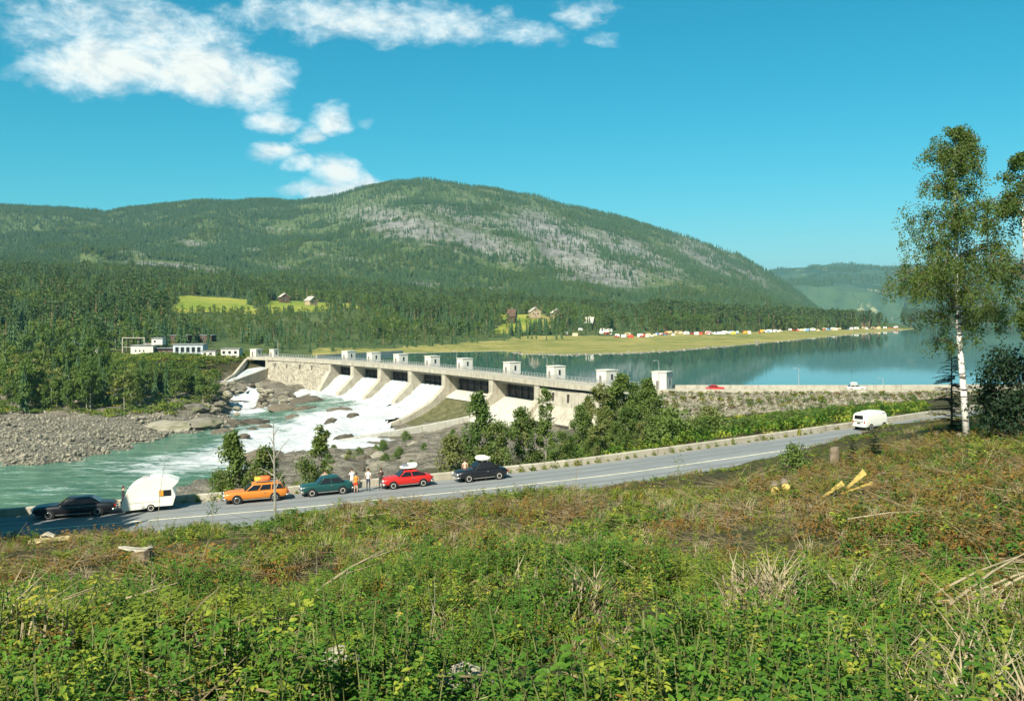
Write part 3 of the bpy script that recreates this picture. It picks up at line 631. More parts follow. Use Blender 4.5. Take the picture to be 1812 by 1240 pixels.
# solid masonry and concrete wall stretches with drain slots
def wallpart(k1, k2, prof, mat, name='wall'):
    b = MB(); n = len(prof)
    for k in (k1, k2):
        for s, z in prof: b.v.append(at_node(k, s, 0, z))
    b.f += [(j, (j + 1) % n, n + (j + 1) % n, n + j) for j in range(n)] + [tuple(range(n)), tuple(range(2 * n - 1, n - 1, -1))]; b.m += [0] * (n + 2); return dpart(b, name, mat)
wallpart('B', 'C', [(-4, 1.5), (.2, 1.5), (1.6, -8), (2.4, -14), (-4, -14)], M_MASON)
for f in (.14, .34, .55, .74):
    c = lerp_node('B', 'C', f, .34, -.3); b = MB(); b.box(c, (.55, .5, 1.7), rz=math.atan2(DT['B'][1], DT['B'][0])); dpart(b, 'drain_slot', M_DARK)
W2 = [(-4, .9), (.0, .9), (.4, -3.2), (3.2, -7.2), (3.3, -14), (-4, -14)]
wallpart('I', 'J', W2, M_CONC); wallpart('J', 'K', W2, M_CONC); wallpart('K', 'L', W2, M_CONC)
for k1, k2, fs in (('I', 'J', (.38, .72)), ('J', 'K', (.2, .55, .85)), ('K', 'L', (.3, .65))):
    for f in fs:
        c = lerp_node(k1, k2, f, .2, -.9); b = MB(); b.box(c, (.6, .6, 2.0), rz=math.atan2(DT[k1][1], DT[k1][0])); dpart(b, 'drain_slot', M_DARK)
# low outlet openings under the right-hand wall: dark mouth framed by buttresses
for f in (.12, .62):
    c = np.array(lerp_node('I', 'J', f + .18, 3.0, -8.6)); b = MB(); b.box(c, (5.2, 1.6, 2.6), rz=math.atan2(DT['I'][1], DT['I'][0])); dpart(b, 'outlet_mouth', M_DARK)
    b = MB(); base = np.array(lerp_node('I', 'J', f - .02, 0, 0)); t, n = DT['I'], DNn['I']
    b.prism([(2.0, -5.5), (4.2, -7.6), (6.2, -12.5), (2.0, -12.5)], -.6, .6, lambda s, z, h: (base[0] + n[0] * s + t[0] * h, base[1] + n[1] * s + t[1] * h, z)); dpart(b, 'buttress', M_CONC)
SPILL = [(-7, -3.6), (-4.6, -3.2), (-3.2, -3.5), (-1.5, -4.8), (3, -8.3), (5.5, -9.6), (10, -10.6), (10, -14.5), (-7, -14.5)]
def bayloft(k1, k2, prof, m=8, hfn=None):
    b = MB(); n = len(prof)
    for i in range(m + 1):
        f = i / m
        for s, z in prof:
            p = list(lerp_node(k1, k2, f, s, z))
            if hfn: p[2] += hfn(f, s)
            b.v.append(tuple(p))
    for i in range(m):
        for j in range(n - 1): b.f.append((i * n + j, i * n + j + 1, (i + 1) * n + j + 1, (i + 1) * n + j)); b.m.append(0)
    return b
for k1, k2, op in (('C', 'D', 1), ('D', 'E', 1), ('E', 'Fp', 1), ('Fp', 'G', 1), ('G', 'H', 0), ('H', 'I', 0)):
    mat = M_APRON if not op else M_MOSS
    pr = SPILL if k1 not in 'GH' else ([(-7, -3.6), (-4.6, -3.2), (-3.2, -3.5), (-1.5, -4.4), (.4, -5.6)] if k1 == 'G' else [(-7, -3.6), (-4.6, -3.2), (-3.2, -3.5), (-1.5, -4.4), (3, -7.0), (7.5, -9.3), (7.5, -13)])
    dpart(bayloft(k1, k2, pr), 'spillway', mat, True)
    g = MB(); zb = -2.1 if op else -3.15; tilt = 0.0
    g.prism([(-5.0, zb), (-4.75, zb), (-4.5, -.8), (-4.75, 1.4), (-5.0, 1.4)], 0, 1, lambda s, z, h, a=k1, c=k2: lerp_node(a, c, h, s, z)); dpart(g, 'sluice_gate', M_DARK)
    r = MB()
    for f in np.linspace(.08, .92, 7): r.prism([(-4.6, zb), (-4.35, zb), (-4.1, -.8), (-4.35, 1.3), (-4.6, 1.3)], f - .006, f + .006, lambda s, z, h, a=k1, c=k2: lerp_node(a, c, h, s, z))
    for zz_ in (-1.2, .2): r.prism([(-4.6, zz_), (-4.1, zz_), (-4.1, zz_ + .2), (-4.6, zz_ + .2)], .02, .98, lambda s, z, h, a=k1, c=k2: lerp_node(a, c, h, s, z))
    dpart(r, 'gate_rib', plain('rusty_gate_rib', (.06, .05, .042), .7, .3, .8, world=True))
# white water running over four bays
def foam_sheet():
    t = NT('falling_water'); p = t.pos(); mp_ = t.n('ShaderNodeMapping', vector_type='TEXTURE'); t.L.new(p, mp_.inputs[0]); mp_.inputs['Rotation'].default_value = (0, 0, math.atan2(DNn['E'][1], DNn['E'][0])); mp_.inputs['Scale'].default_value = (5.5, .6, 5.5); n = t.noise(mp_.outputs[0], 1.3, 7, .72, .3); c = t.mix(t.ramp(n, .30, .56), (.13, .18, .19), (.53, .54, .52))
    return t.pbr(c, .5, t.bump(n, .7, .35), .3)
M_FOAM = foam_sheet()
for i, (k1, k2) in enumerate((('C', 'D'), ('D', 'E'), ('E', 'Fp'), ('Fp', 'G'))):
    ph = i * 3.1
    pr = [(-4.9, -2.55), (-4.0, -2.5), (-3, -2.95), (-1.5, -4.0), (.5, -5.7), (2.2, -7.0), (3.8, -8.0), (5.5, -8.7), (8, -9.3), (10, -10.2), (12, -12)]
    b = bayloft(k1, k2, pr, 22, lambda f, s: .16 * math.sin(f * 37 + ph + s) + .12 * math.sin(f * 91 + s * 1.7) + .25 * sstep(4, 9, s) * math.sin(f * 23 + s * 1.3))
    o = b.build('cascade', M_FOAM, ro, True)
# long dry chute between the training wall and the curved outer wall
def chute(s):
    zG = np.interp(s, [0, 3, 8, 13.5, 22, 30, 44], [-5.6, -7.6, -10.3, -12.3, -14.6, -15.2, -16]); zH = np.interp(s, [0, 3, 8, 19, 35, 53], [-5.6, -7.4, -9.2, -11.0, -12.6, -14.6]); return zG, zH
b = MB(); ss = np.linspace(.3, 52, 40); m = 12
for s in ss:
    zG, zH = chute(s)
    for j in range(m + 1):
        f = j / m; z = zG * (1 - f) + zH * f - 1.2 * math.sin(math.pi * f) * min(1, s / 10); b.v.append(lerp_node('G', 'H', f, s * (1 + .0 * f), z))
for i in range(len(ss) - 1):
    for j in range(m): b.f.append((i * (m + 1) + j, i * (m + 1) + j + 1, (i + 1) * (m + 1) + j + 1, (i + 1) * (m + 1) + j)); b.m.append(0)
dpart(b, 'apron', M_MOSS, True)
def sidewall(key, s0, s1, topf, botz, th, mat, name='training_wall', h0=0.0):
    b = MB(); S = np.linspace(s0, s1, 26)
    for s in S:
        z = topf(s)
        for h, zz_ in ((-th / 2, z), (th / 2, z), (th / 2 + .1, botz), (-th / 2 - .1, botz)): b.v.append(at_node(key, s, h + h0, zz_))
    for i in range(len(S) - 1):
        for j in range(4): b.f.append((i * 4 + j, i * 4 + (j + 1) % 4, (i + 1) * 4 + (j + 1) % 4, (i + 1) * 4 + j)); b.m.append(0)
    b.f += [(0, 1, 2, 3), tuple(len(b.v) - 4 + j for j in (3, 2, 1, 0))]; b.m += [0, 0]; return dpart(b, name, mat)
sidewall('G', .6, 22.5, lambda s: np.interp(s, [0, 2, 6, 13.5, 22.5], [-3.2, -4.6, -7.2, -10.9, -13.6]), -16, 2.2, M_CONC)
sidewall('H', 3.5, 55, lambda s: np.interp(s, [0, 3.5, 8, 19, 35, 55], [-5, -7.2, -8.6, -9.9, -11.5, -13.4]), -17, 1.5, M_APRON)
# left log chute with its wing wall
pA, pB = np.array(W(394, 677, -6.2)), np.array(W(412, 679, -6.6)); a0, b0 = np.array(at_node('A', -2, 1.0, -1.4)), np.array(at_node('B', -2, -.8, -1.4))
b = MB(); K = 10
for i in range(K + 1):
    f = i / K; z = -1.4 - 5.0 * f ** 1.25
    for p0, p1 in ((a0, pA), (b0, pB)): q = p0 * (1 - f) + p1 * f; b.v.append((q[0], q[1], z))
for i in range(K): b.f.append((2 * i, 2 * i + 1, 2 * i + 3, 2 * i + 2)); b.m.append(0)
b.build('cascade', M_FOAM, ro, True)
def slopewall(p0, p1, z0, z1, zb0, zb1, th, name, mat):
    d = (p1 - p0)[:2]; d = d / np.linalg.norm(d); n = np.array([-d[1], d[0]]); b = MB()
    for p, z, zb in ((p0, z0, zb0), (p1, z1, zb1)):
        for h in (-th / 2, th / 2):
            for zz_ in (zb, z): b.v.append((p[0] + n[0] * h, p[1] + n[1] * h, zz_))
    b.f += [(0, 1, 3, 2), (4, 6, 7, 5), (0, 4, 5, 1), (2, 3, 7, 6), (1, 5, 7, 3), (0, 2, 6, 4)]; b.m += [0] * 6; return dpart(b, name, mat)
slopewall(b0 + np.array([.9, -.6, 0]), pB, -.9, -5.4, -7, -10, .9, 'chute_wall', M_CONC)
slopewall(np.array(at_node('A', .6, -.3, 0)), np.array(W(413, 663, -3.6)), 2.0, -3.4, -4, -8, 1.0, 'wing_wall', M_CONC)
slopewall(np.array(W(413, 663, -3.6)), np.array(W(398, 677, -6.4)), -3.4, -5.2, -8, -10, .8, 'chute_wall', M_CONC)

# ---------------------------------------------------------------- gatehouses on the deck
M_PANE = None
def glassmat(name, c=(.02, .025, .03), r=.08):
    t = NT(name); return t.pbr(c, r, None, .6)
M_PANE = glassmat('dark_window_glass'); M_DOORG = plain('grey_door_paint', (.16, .14, .12), .6, .2, 2)
def gatehouse(px, s, label, w=3.7, h=3.35, group='gatehouses along the dam deck', stair=True):
    Q = AX + AXN * s; k = int(np.argmin(np.abs(pxof(Q[:, 0], Q[:, 1]) - px))); t = AXT[k]; rz = math.atan2(t[1], t[0])
    e = empty('gatehouse', (Q[k, 0], Q[k, 1], DZ), rz); tag(e, label, 'gatehouse', group)     # local -y = downstream
    b = MB(); b.box((0, 0, h / 2), (w, w, h)); b.build('walls', M_WHITE, e)
    b = MB(); b.box((0, 0, h + .09), (w + .3, w + .3, .18)); b.build('roof', M_WHITE, e)
    b = MB(); b.box((-.35, -w / 2 - .02, 1.05), (.85, .06, 2.0)); b.build('door', M_DOORG, e)
    b = MB(); b.box((w / 2 + .02, .0, 1.75), (.06, .7, 1.5)); wd = b.build('window', M_STEEL, e)
    b = MB(); b.box((w / 2 + .055, .0, 1.75), (.02, .54, 1.34)); b.build('pane', M_PANE, wd)
    if stair:
        b = MB()
        for i in range(5): b.box((w / 2 + .5 + .25 * i, -w / 2 + .7, .8 - .18 * i), (.26, .9, .1))
        b.tube([(w / 2 + .1, -w / 2 + .3, 1.9), (w / 2 + 1.6, -w / 2 + .3, .9)], .04, 4); b.build('steps', M_STEEL, e)
    return e
names = ['first', 'second', 'third', 'fourth', 'fifth', 'sixth', 'seventh', 'eighth', 'ninth']
for i, px in enumerate((617, 661, 709, 763, 823, 907, 985, 1075)):
    gatehouse(px, -9.2, 'white square gatehouse, %s of the row along the dam counted from the left bank' % names[i])
gatehouse(1171, -4.0, 'white gatehouse at the landward end of the dam beside the dike road', 3.6, 4.0, stair=False)
gatehouse(452, -4.5, 'small white hut above the log chute at the left dam end', 3.4, 3.0, stair=False); gatehouse(487, -5.5, 'narrow white hut on the masonry stretch near the left dam end', 2.6, 3.0, stair=False)
def lamp_post(p, h, label):
    e = empty('lamp_post', p); tag(e, label, 'lamp post', 'lamp posts on the dam')
    b = MB(); b.tube([(0, 0, 0), (0, 0, h)], [.09, .05], 6); b.build('pole', M_STEEL, e)
    b = MB(); b.tube([(0, 0, h - .05), (-.4, -.1, h + .2), (-.9, -.2, h + .15)], .04, 5); b.box((-1.1, -.22, h + .12), (.5, .2, .12)); b.build('lamp_arm', M_STEEL, e)
def on_dam(px, s, nz=DZ):
    Q = BAR + BARN * s; k = int(np.argmin(np.abs(pxof(Q[:, 0], Q[:, 1]) - px))); return (Q[k, 0], Q[k, 1], nz)
lamp_post(on_dam(1163, -2), 6.6, 'thin lamp post beside the gatehouse at the landward dam end'); lamp_post(on_dam(966, -7.3), 5.6, 'thin lamp post between the sixth and seventh gatehouse'); lamp_post(on_dam(810, -7.3), 5.6, 'thin lamp post just beside the fifth gatehouse'); lamp_post(on_dam(1407, -7.4), 4.6, 'thin lamp post on the lake side of the dike road'); lamp_post(on_dam(490, -7.3), 6.5, 'thin lamp post beside the huts at the left dam end'); lamp_post(on_dam(1557, -7.4), 2.2, 'short dark post on the lake side of the dike road')

# ---------------------------------------------------------------- rockfill dike with its road
dike = empty('rockfill_dike', (80, 215, 0)); tag(dike, 'rockfill embankment of loose stones carrying the dike road to the shore', 'embankment')
def kpart(b, name, mat, smooth=False):
    o = b.build(name, mat, dike, smooth); o.matrix_parent_inverse = Matrix.Translation(-Vector(dike.location)); return o
def ksweep(prof, closed=True, k0=0):
    b = MB(); n = len(prof); K = range(k0, len(DK))
    for k in K:
        for s, z in prof: b.v.append((DK[k, 0] + DKN[k, 0] * s, DK[k, 1] + DKN[k, 1] * s, z))
    for i in range(len(K) - 1):
        for j in range(n if closed else n - 1): b.f.append((i * n + j, i * n + (j + 1) % n, (i + 1) * n + (j + 1) % n, (i + 1) * n + j)); b.m.append(0)
    if closed: b.f += [tuple(range(n)), tuple((len(K) - 1) * n + j for j in range(n - 1, -1, -1))]; b.m += [0, 0]
    return b
M_FILL = concrete('rockfill', (.16, .14, .10), (.26, .23, .16), (.05, .045, .03), 1.1)
kpart(ksweep([(-7.5, 2.2), (1.2, 2.2), (26, -13), (26, -16), (-26, -16), (-12, -1)]), 'core', M_FILL)
kpart(ksweep([(-7, 2.3), (.3, 2.3)], False), 'dike_road', MATS.get('asph') or asphalt())
kpart(ksweep([(.35, 1.9), (.75, 1.9), (.72, 3.0), (.4, 3.0)]), 'parapet', M_CONC); kpart(ksweep([(-7.6, 1.9), (-7.1, 1.9), (-7.15, 3.35), (-7.55, 3.35)]), 'parapet', M_CONC)
def rockmesh(seed, n=1):
    bm = bmesh.new(); bmesh.ops.create_icosphere(bm, subdivisions=n, radius=1); r = np.random.default_rng(seed)
    pl = [(Vector(r.normal(size=3)).normalized(), r.uniform(.55, .85)) for _ in range(7)]
    for v in bm.verts:
        for a, d in pl:
            e = v.co.dot(a) - d
            if e > 0: v.co -= a * e
        v.co *= r.uniform(.94, 1.06)
    me = bpy.data.meshes.new('stone'); bm.to_mesh(me); bm.free(); return me
def rockmat(name, a, b, c):
    t = NT(name); o = t.obj(); r = t.rnd(); n = t.noise(o, 1.4, 5, .65); col_ = t.mix(r, a, b); col_ = t.mix(t.ramp(n, .45, .7), col_, c); return t.pbr(col_, .9, t.bump(n, .5, .15), .2)
M_STONE = rockmat('grey_stone', (.13, .115, .09), (.29, .26, .19), (.11, .115, .05)); M_WET = rockmat('wet_brown_rock', (.065, .055, .04), (.15, .125, .085), (.035, .033, .026)); M_PALE = rockmat('pale_river_stone', (.16, .145, .11), (.33, .295, .215), (.10, .10, .06))
ROCKM = [rockmesh(i, 1) for i in range(6)]; ROCKM2 = [rockmesh(20 + i, 3) for i in range(5)]
from mathutils import noise as mnoise
for i_, m_ in enumerate(ROCKM2):
    for v in m_.vertices:
        q = v.co.copy(); n_ = mnoise.fractal(q * 1.6 + Vector((i_ * 7, 0, 0)), 1.0, 2.0, 5); st_ = math.floor(q.z * 5 + n_ * 1.5) / 5 - q.z; v.co = q * (1 + .16 * n_) + Vector((0, 0, st_ * .35))
for m_ in ROCKM: m_.materials.append(M_STONE)
def mcopy(ms, mat):
    o = []
    for m_ in ms: c = m_.copy(); c.materials.clear(); c.materials.append(mat); o.append(c)
    return o
# stones of the rockfill: the biggest as single pieces, the rest as one mass
N_ = 6500; kk = rng.uniform(0, len(DK) - 12, N_); s_ = rng.uniform(1.0, 19, N_); k_ = kk.astype(int)
xs = DK[k_, 0] + DKN[k_, 0] * s_ + rng.normal(0, .6, N_); ys = DK[k_, 1] + DKN[k_, 1] * s_; zs_ = 2.2 - (s_ - 1.2) * 15.2 / 24.8
sz = np.clip(rng.gamma(3, .10, N_), .12, .75); vis = zs_ > ground(xs, ys) - .3; xs, ys, zs_, sz = xs[vis], ys[vis], zs_[vis], sz[vis]; od = np.argsort(-sz)
for j in od[:280]:
    o = link('stone', ROCKM[j % 6], dike); o.location = (xs[j] - 80, ys[j] - 215, zs_[j]); o.scale = (sz[j] * 1.2, sz[j], sz[j] * .75); o.rotation_euler = tuple(rng.uniform(0, 3, 3))
j = od[280:]; st = scatter('small_stones', ROCKM, np.stack([xs[j] - 80, ys[j] - 215, zs_[j]], 1), rng.uniform(0, 3, (len(j), 3)), sz[j], rng.integers(0, 6, len(j)), 'mass of smaller stones filling the dike slope', dike); st['kind'] = 'stuff'

# ---------------------------------------------------------------- gravel bar and river rocks
def scatter_px(n, pxr, pyr, zg, zfun=None): pass
GP = mcopy(ROCKM, M_PALE); n = 9000
px = rng.uniform(-120, 420, n); py = rng.uniform(735, 830, n); q = np.array([W(a, b, -12.8) for a, b in zip(px, py)]); gq = ground(q[:, 0], q[:, 1]); ok = (gq > -14.5) & (gq < -10.2); q, gq = q[ok], gq[ok]
s = np.clip(rng.gamma(2.2, .12, len(q)), .08, .75) * np.where(q[:, 0] < -70, 1.0, .8)
scatter('gravel_stones', GP, np.stack([q[:, 0], q[:, 1], gq + .05], 1), rng.uniform(0, 3, (len(q), 3)), s, rng.integers(0, 6, len(q)), 'pale rounded stones covering the gravel bar by the river')
GW = mcopy(ROCKM2, M_WET); GS2 = mcopy(ROCKM2, M_STONE); GP2 = mcopy(ROCKM2, M_PALE)
def boulder(px, py, z, sx, sy, sz_, meshes, label, group=None, sink=.3, rz=None):
    p = W(px, py, z); o = link('rock', meshes[int(rng.integers(0, 5))]); o.location = (p[0], p[1], z - sink * sz_); o.scale = (sx, sy, sz_); o.rotation_euler = (rng.uniform(-.15, .15), rng.uniform(-.15, .15), rng.uniform(0, 6.28) if rz is None else rz); tag(o, label, 'rock', group); return o
boulder(545, 708, -9.8, 6.5, 4, 2.6, GW, 'long dark rock ledge in the pool below the masonry wall', rz=.3); boulder(505, 722, -11.6, 6, 3.5, 2.6, GW, 'brown rock ridge between the two falls', rz=.25)
boulder(605, 727, -10.9, 5, 3, 2.4, GW, 'dark rock island splitting the main white water', rz=.1); boulder(610, 776, -12.7, 3.2, 2.2, 1.8, GW, 'dark block rising from foam at the chute end', rz=.2); boulder(585, 745, -11.9, 2.5, 1.8, 1.5, GW, 'small wet rock in the middle of the rapids')
boulder(420, 748, -13.2, 4.5, 3, 1.7, GW, 'dark rock at the foot of the left fall'); boulder(455, 748, -13.0, 5.5, 3, 1.9, GW, 'tilted dark slab in the left rapids', rz=.4); boulder(395, 765, -13.7, 3.4, 2.4, 1.8, GW, 'black rock at the point of the gravel bank'); boulder(485, 808, -13.2, 8, 5, 3.8, GW, 'big rounded brown rock on the near river edge'); boulder(430, 772, -13.4, 2, 1.5, 1.1, GW, 'small black rock in the lower rapids')
for i, (a_, b_, z_, s_) in enumerate([(625, 735, -11.3, 1.8), (520, 738, -12.2, 2.2), (540, 722, -11.2, 2.8), (470, 755, -13.1, 2.0), (445, 760, -13.3, 1.6), (412, 756, -13.4, 1.5)]): boulder(a_, b_, z_, s_ * 1.25, s_ * .9, s_ * .75, GW, 'wet dark rock breaking the white water of the rapids', 'rocks in the rapids', rz=.3)
boulder(355, 748, -11.8, 7, 4.5, 2.2, GS2, 'broad smooth rock slab at the tip of the gravel bank', rz=.2); boulder(300, 752, -12, 7.5, 4.5, 2.0, GS2, 'flat layered rock slab on the gravel bank', rz=.15); boulder(250, 742, -11.3, 6, 4, 1.3, GS2, 'low tan rock slab among the bank stones'); boulder(150, 738, -11, 2.4, 2, 1.8, GS2, 'round grey boulder at the wood edge'); boulder(345, 722, -9.4, 5, 3, 2.2, GS2, 'stepped rock outcrop under the left bank trees'); boulder(385, 700, -8.6, 6, 3.5, 3.2, GS2, 'blocky outcrop beside the left fall'); boulder(380, 722, -11, 5, 3, 1.8, GS2, 'grey ledge below the left bank outcrop')
for i in range(46):
    px_, py_ = rng.uniform(560, 860), 0; py_ = np.interp(px_, [560, 700, 860], [812, 800, 782]) + rng.uniform(-14, 34); 
    boulder(px_, py_, -11, *(rng.uniform(.6, 2.3) * np.array([1.3, 1, .8])), GS2 if i % 3 else GW, 'jumbled block of broken rock on the near bank below the parapet', 'broken rocks on the near bank')
for i in range(30):
    px_, py_ = rng.uniform(400, 470), rng.uniform(670, 720); boulder(px_ + 60 * (py_ > 690), py_, np.interp(py_, [670, 720], [-6, -11.5]), *(rng.uniform(.7, 2.0) * np.array([1.3, 1, .8])), GW if i % 2 else GS2, 'rough block of rock between the log chute and the masonry wall', 'rocks below the log chute')
for i in range(24):
    px_ = rng.uniform(330, 420); py_ = rng.uniform(676, 735); boulder(px_, py_, np.interp(py_, [676, 735], [-5.5, -11.5]), *(rng.uniform(.6, 1.9) * np.array([1.3, 1, .8])), GS2, 'grey rock on the left bank beside the falls', 'left bank rocks')

# ---------------------------------------------------------------- trees
M_SPR = leafmat('spruce_needles', (.028, .070, .022), (.072, .125, .038), None, .18, .02); M_PIN = leafmat('pine_needles', (.058, .102, .028), (.105, .150, .042), None, .22, .02)
M_DEC = leafmat('deciduous_leaves', (.070, .130, .024), (.14, .195, .038), (.19, .21, .055), .38, .05); M_BIR = leafmat('birch_leaves', (.052, .098, .018), (.11, .16, .03), (.15, .18, .04), .4, .5)
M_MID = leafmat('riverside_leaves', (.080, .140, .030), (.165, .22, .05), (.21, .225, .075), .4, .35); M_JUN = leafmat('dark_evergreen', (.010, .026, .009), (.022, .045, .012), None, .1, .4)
M_BARK = plain('brown_bark', (.14, .10, .065), .95, .4, 1.5, .05); M_PBARK = plain('pine_bark', (.24, .15, .085), .95, .4, 1.0, .05); M_GBARK = plain('grey_bark', (.25, .23, .18), .95, .35, 2.0, .03)
def birch_bark():
    t = NT('birch_bark'); o = t.obj(); n = t.noise(t.scale(o, (1, 1, 5)), 1.1, 5, .7); n2 = t.noise(t.scale(o, (1, 1, .6)), 2.2, 4, .6)
    c = t.mix(t.ramp(n, .52, .60), (.72, .68, .58), (.05, .045, .04)); c = t.mix(t.math('MULTIPLY', t.ramp(n2, .5, .75), .5), c, (.3, .25, .2)); return t.pbr(c, .8, None, .2)
M_BIRCH = birch_bark()
def rv(r): v = Vector(r.normal(size=3)); return v.normalized()
def leafq(b, p, d, n, L, Wd_, fold=.25, m=0):
    """one leaf: two triangles folded along the midrib"""
    d = d.normalized(); s = d.cross(n)
    if s.length < 1e-4: s = d.cross(Vector((.3, .5, .8)))
    s.normalize(); u = s.cross(d); mid = p + d * (L * .45)
    i = len(b.v); b.v += [tuple(p), tuple(mid + s * Wd_ / 2 + u * fold * Wd_), tuple(p + d * L), tuple(mid - s * Wd_ / 2 + u * fold * Wd_)]
    b.f += [(i, i + 1, i + 2), (i, i + 2, i + 3)]; b.m += [m, m]
def far_spruce(seed, tiers=7, h=12.0, w=2.1):
    r = np.random.default_rng(seed); b = MB()
    for i in range(tiers):
        f = i / tiers; z0 = h * (.06 + .90 * f); rad = w * (1 - f) ** .85 * r.uniform(.85, 1.15); top = z0 + h * (.24 - .08 * f); n = 7
        k = len(b.v); b.v.append((r.normal(0, .08), r.normal(0, .08), min(top, h)))
        for j in range(2 * n):
            a = math.pi * j / n + r.uniform(-.15, .15) + i; q = rad * (r.uniform(.85, 1.2) if j % 2 else r.uniform(.42, .6)); b.v.append((q * math.cos(a), q * math.sin(a), z0 - (.05 * h * (1 - f) if j % 2 else -.03 * h)))
        for j in range(2 * n): b.f.append((k, k + 1 + j, k + 1 + (j + 1) % (2 * n))); b.m.append(0)
    b.tube([(0, 0, -1), (0, 0, h * .3)], [.22, .16], 4, 1, False)
    return b.mesh('far_spruce', [M_SPR, M_BARK])
def far_pine(seed, h=14.0):
    r = np.random.default_rng(seed); b = MB()
    for i in range(95):
        z = h * (1 - .52 * r.random() ** 1.1); t = (z / h - .48) / .52; rad = 2.3 * math.sin(math.pi * (.22 + .72 * t)) * math.sqrt(r.random()); a = r.uniform(0, 6.28)
        p = Vector((rad * math.cos(a), rad * math.sin(a), z)); d = (Vector((math.cos(a), math.sin(a), .4)) + rv(r) * .8); leafq(b, p, d, Vector((0, 0, 1)) + rv(r) * .7, r.uniform(.9, 1.6), r.uniform(.7, 1.1), .2)
    b.tube([(0, 0, -1), (r.normal(0, .15), r.normal(0, .15), h * .55), (0, 0, h * .93)], [.26, .18, .05], 5, 1, False)
    return b.mesh('far_pine', [M_PIN, M_PBARK])
def far_broad(seed, h=9.0, n=150, w=2.6, s=1.0, mat=None, bark=None):
    r = np.random.default_rng(seed); b = MB(); cl = []
    for i in range(16): t = r.uniform(.18, .97); rad = w * math.sin(math.pi * min(1, .12 + .8 * t)) ** .8 * math.sqrt(r.random()); a = r.uniform(0, 6.28); cl.append(Vector((rad * math.cos(a), rad * math.sin(a), h * t)))
    for i in range(n):
        c = cl[i % 16]; o = rv(r) * (r.random() ** .5) * w * .42; o.z *= .8; p = c + o; out = (p - Vector((0, 0, h * .45))).normalized()
        leafq(b, p, rv(r) + Vector((0, 0, -.2)), out + rv(r) * .6, r.uniform(.6, 1.1) * s, r.uniform(.5, .85) * s, .15)
    b.tube([(0, 0, -1), (r.normal(0, .1), r.normal(0, .1), h * .5), (0, 0, h * .85)], [.16, .11, .03], 4, 1, False)
    return b.mesh('far_broad', [mat or M_DEC, bark or M_GBARK])
FS = [far_spruce(i, 7, 12, w) for i, w in enumerate((2.0, 2.3, 1.8, 2.5))]; FPN = [far_pine(30 + i) for i in range(3)]; FB = [far_broad(50 + i) for i in range(4)]

# forest on the mountainside: one far-off mass
def forest_points(n, px0, px1, d0, d1, dens):
    d = np.sqrt(rng.uniform(d0 ** 2, d1 ** 2, n)); px = rng.uniform(px0, px1, n); z = far_z(px, d); py = HY + F * (CZ - z) / d
    x = (px - PX0) / F * d; k = rng.random(n) < dens(px, d, py, x)
    return x[k], d[k], z[k], px[k], py[k]
def d_mtn(px, d, py, x):
    rk = rockmask(px, py) + fbm(x, d, 70, 3) * .75
    return (1 - .86 * sstep(.08, .38, rk)) * (d < R6_d(px) + 60) * (1 - sstep(1440, 1500, px) * (d > 2600)) * (.40 + .7 * sstep(-.25, .3, fbm(x + 700, d, 45, 3)))
x, y, z, px, py = forest_points(140000, -150, 1520, 1250, 3080, d_mtn); n = len(x)
isb = (fbm(x, y, 120, 3) + rng.normal(0, .22, n) + .25 * sstep(1500, 1000, y) - .05) > .22
pk = np.where(isb, rng.integers(4, 8, n), rng.integers(0, 4, n)); sc = np.where(isb, rng.uniform(.7, 1.2, n), rng.uniform(.6, 1.2, n))
MT = scatter('mountain_forest', FS + FB, np.stack([x, y, z], 1), rots(n, .04), sc, pk, 'dark conifer forest covering the mountain slope up to the ridge')
print('mountain trees', n)
def shore_ok(px, d): return (px < 476) | (d > R1_d(px) + 4)
def d_foot(px, d, py, x):
    m = meadow(px, d); return (.35 + .75 * sstep(-.3, .25, fbm(x + 200, d, 38, 3))) * np.where(shore_ok(px, d), 1, 0) * (1 - m) * (px < 1625) * np.where((px > 180) & (px < 480) & (d < 475), np.where((d > 442) & (px < 385), .6, 0), 1) * np.where((px > 360) & (px < 950) & (d < 760), .55, 1)
x, y, z, px, py = forest_points(36000, -220, 1625, 432, 1260, d_foot); n = len(x)
tall = (px > 780) & (px < 1610); bro = fbm(x, y, 60, 3) + rng.normal(0, .25, n) + .1 * (px < 700)
kindn = np.where(bro > .06, 2, np.where((rng.random(n) < np.where(tall & (px > 1150), .6, .22)), 1, 0))
hmul = np.where(px > 1150, 1.35, 1.0) * np.where(px < 300, 1.15, 1.0) * rng.uniform(.65, 1.2, n)
hmul *= np.where((px > 1000) & (px < 1350) & (y < R1_d(px) + 60), .5, 1.0) * np.where((px > 430) & (px < 900) & (y < R1_d(px) + 40), .55, 1.0)
hmul *= np.where((px > 285) & (px < 660) & (y > 500) & (y < R2_d(px) + 80), .55, 1.0)
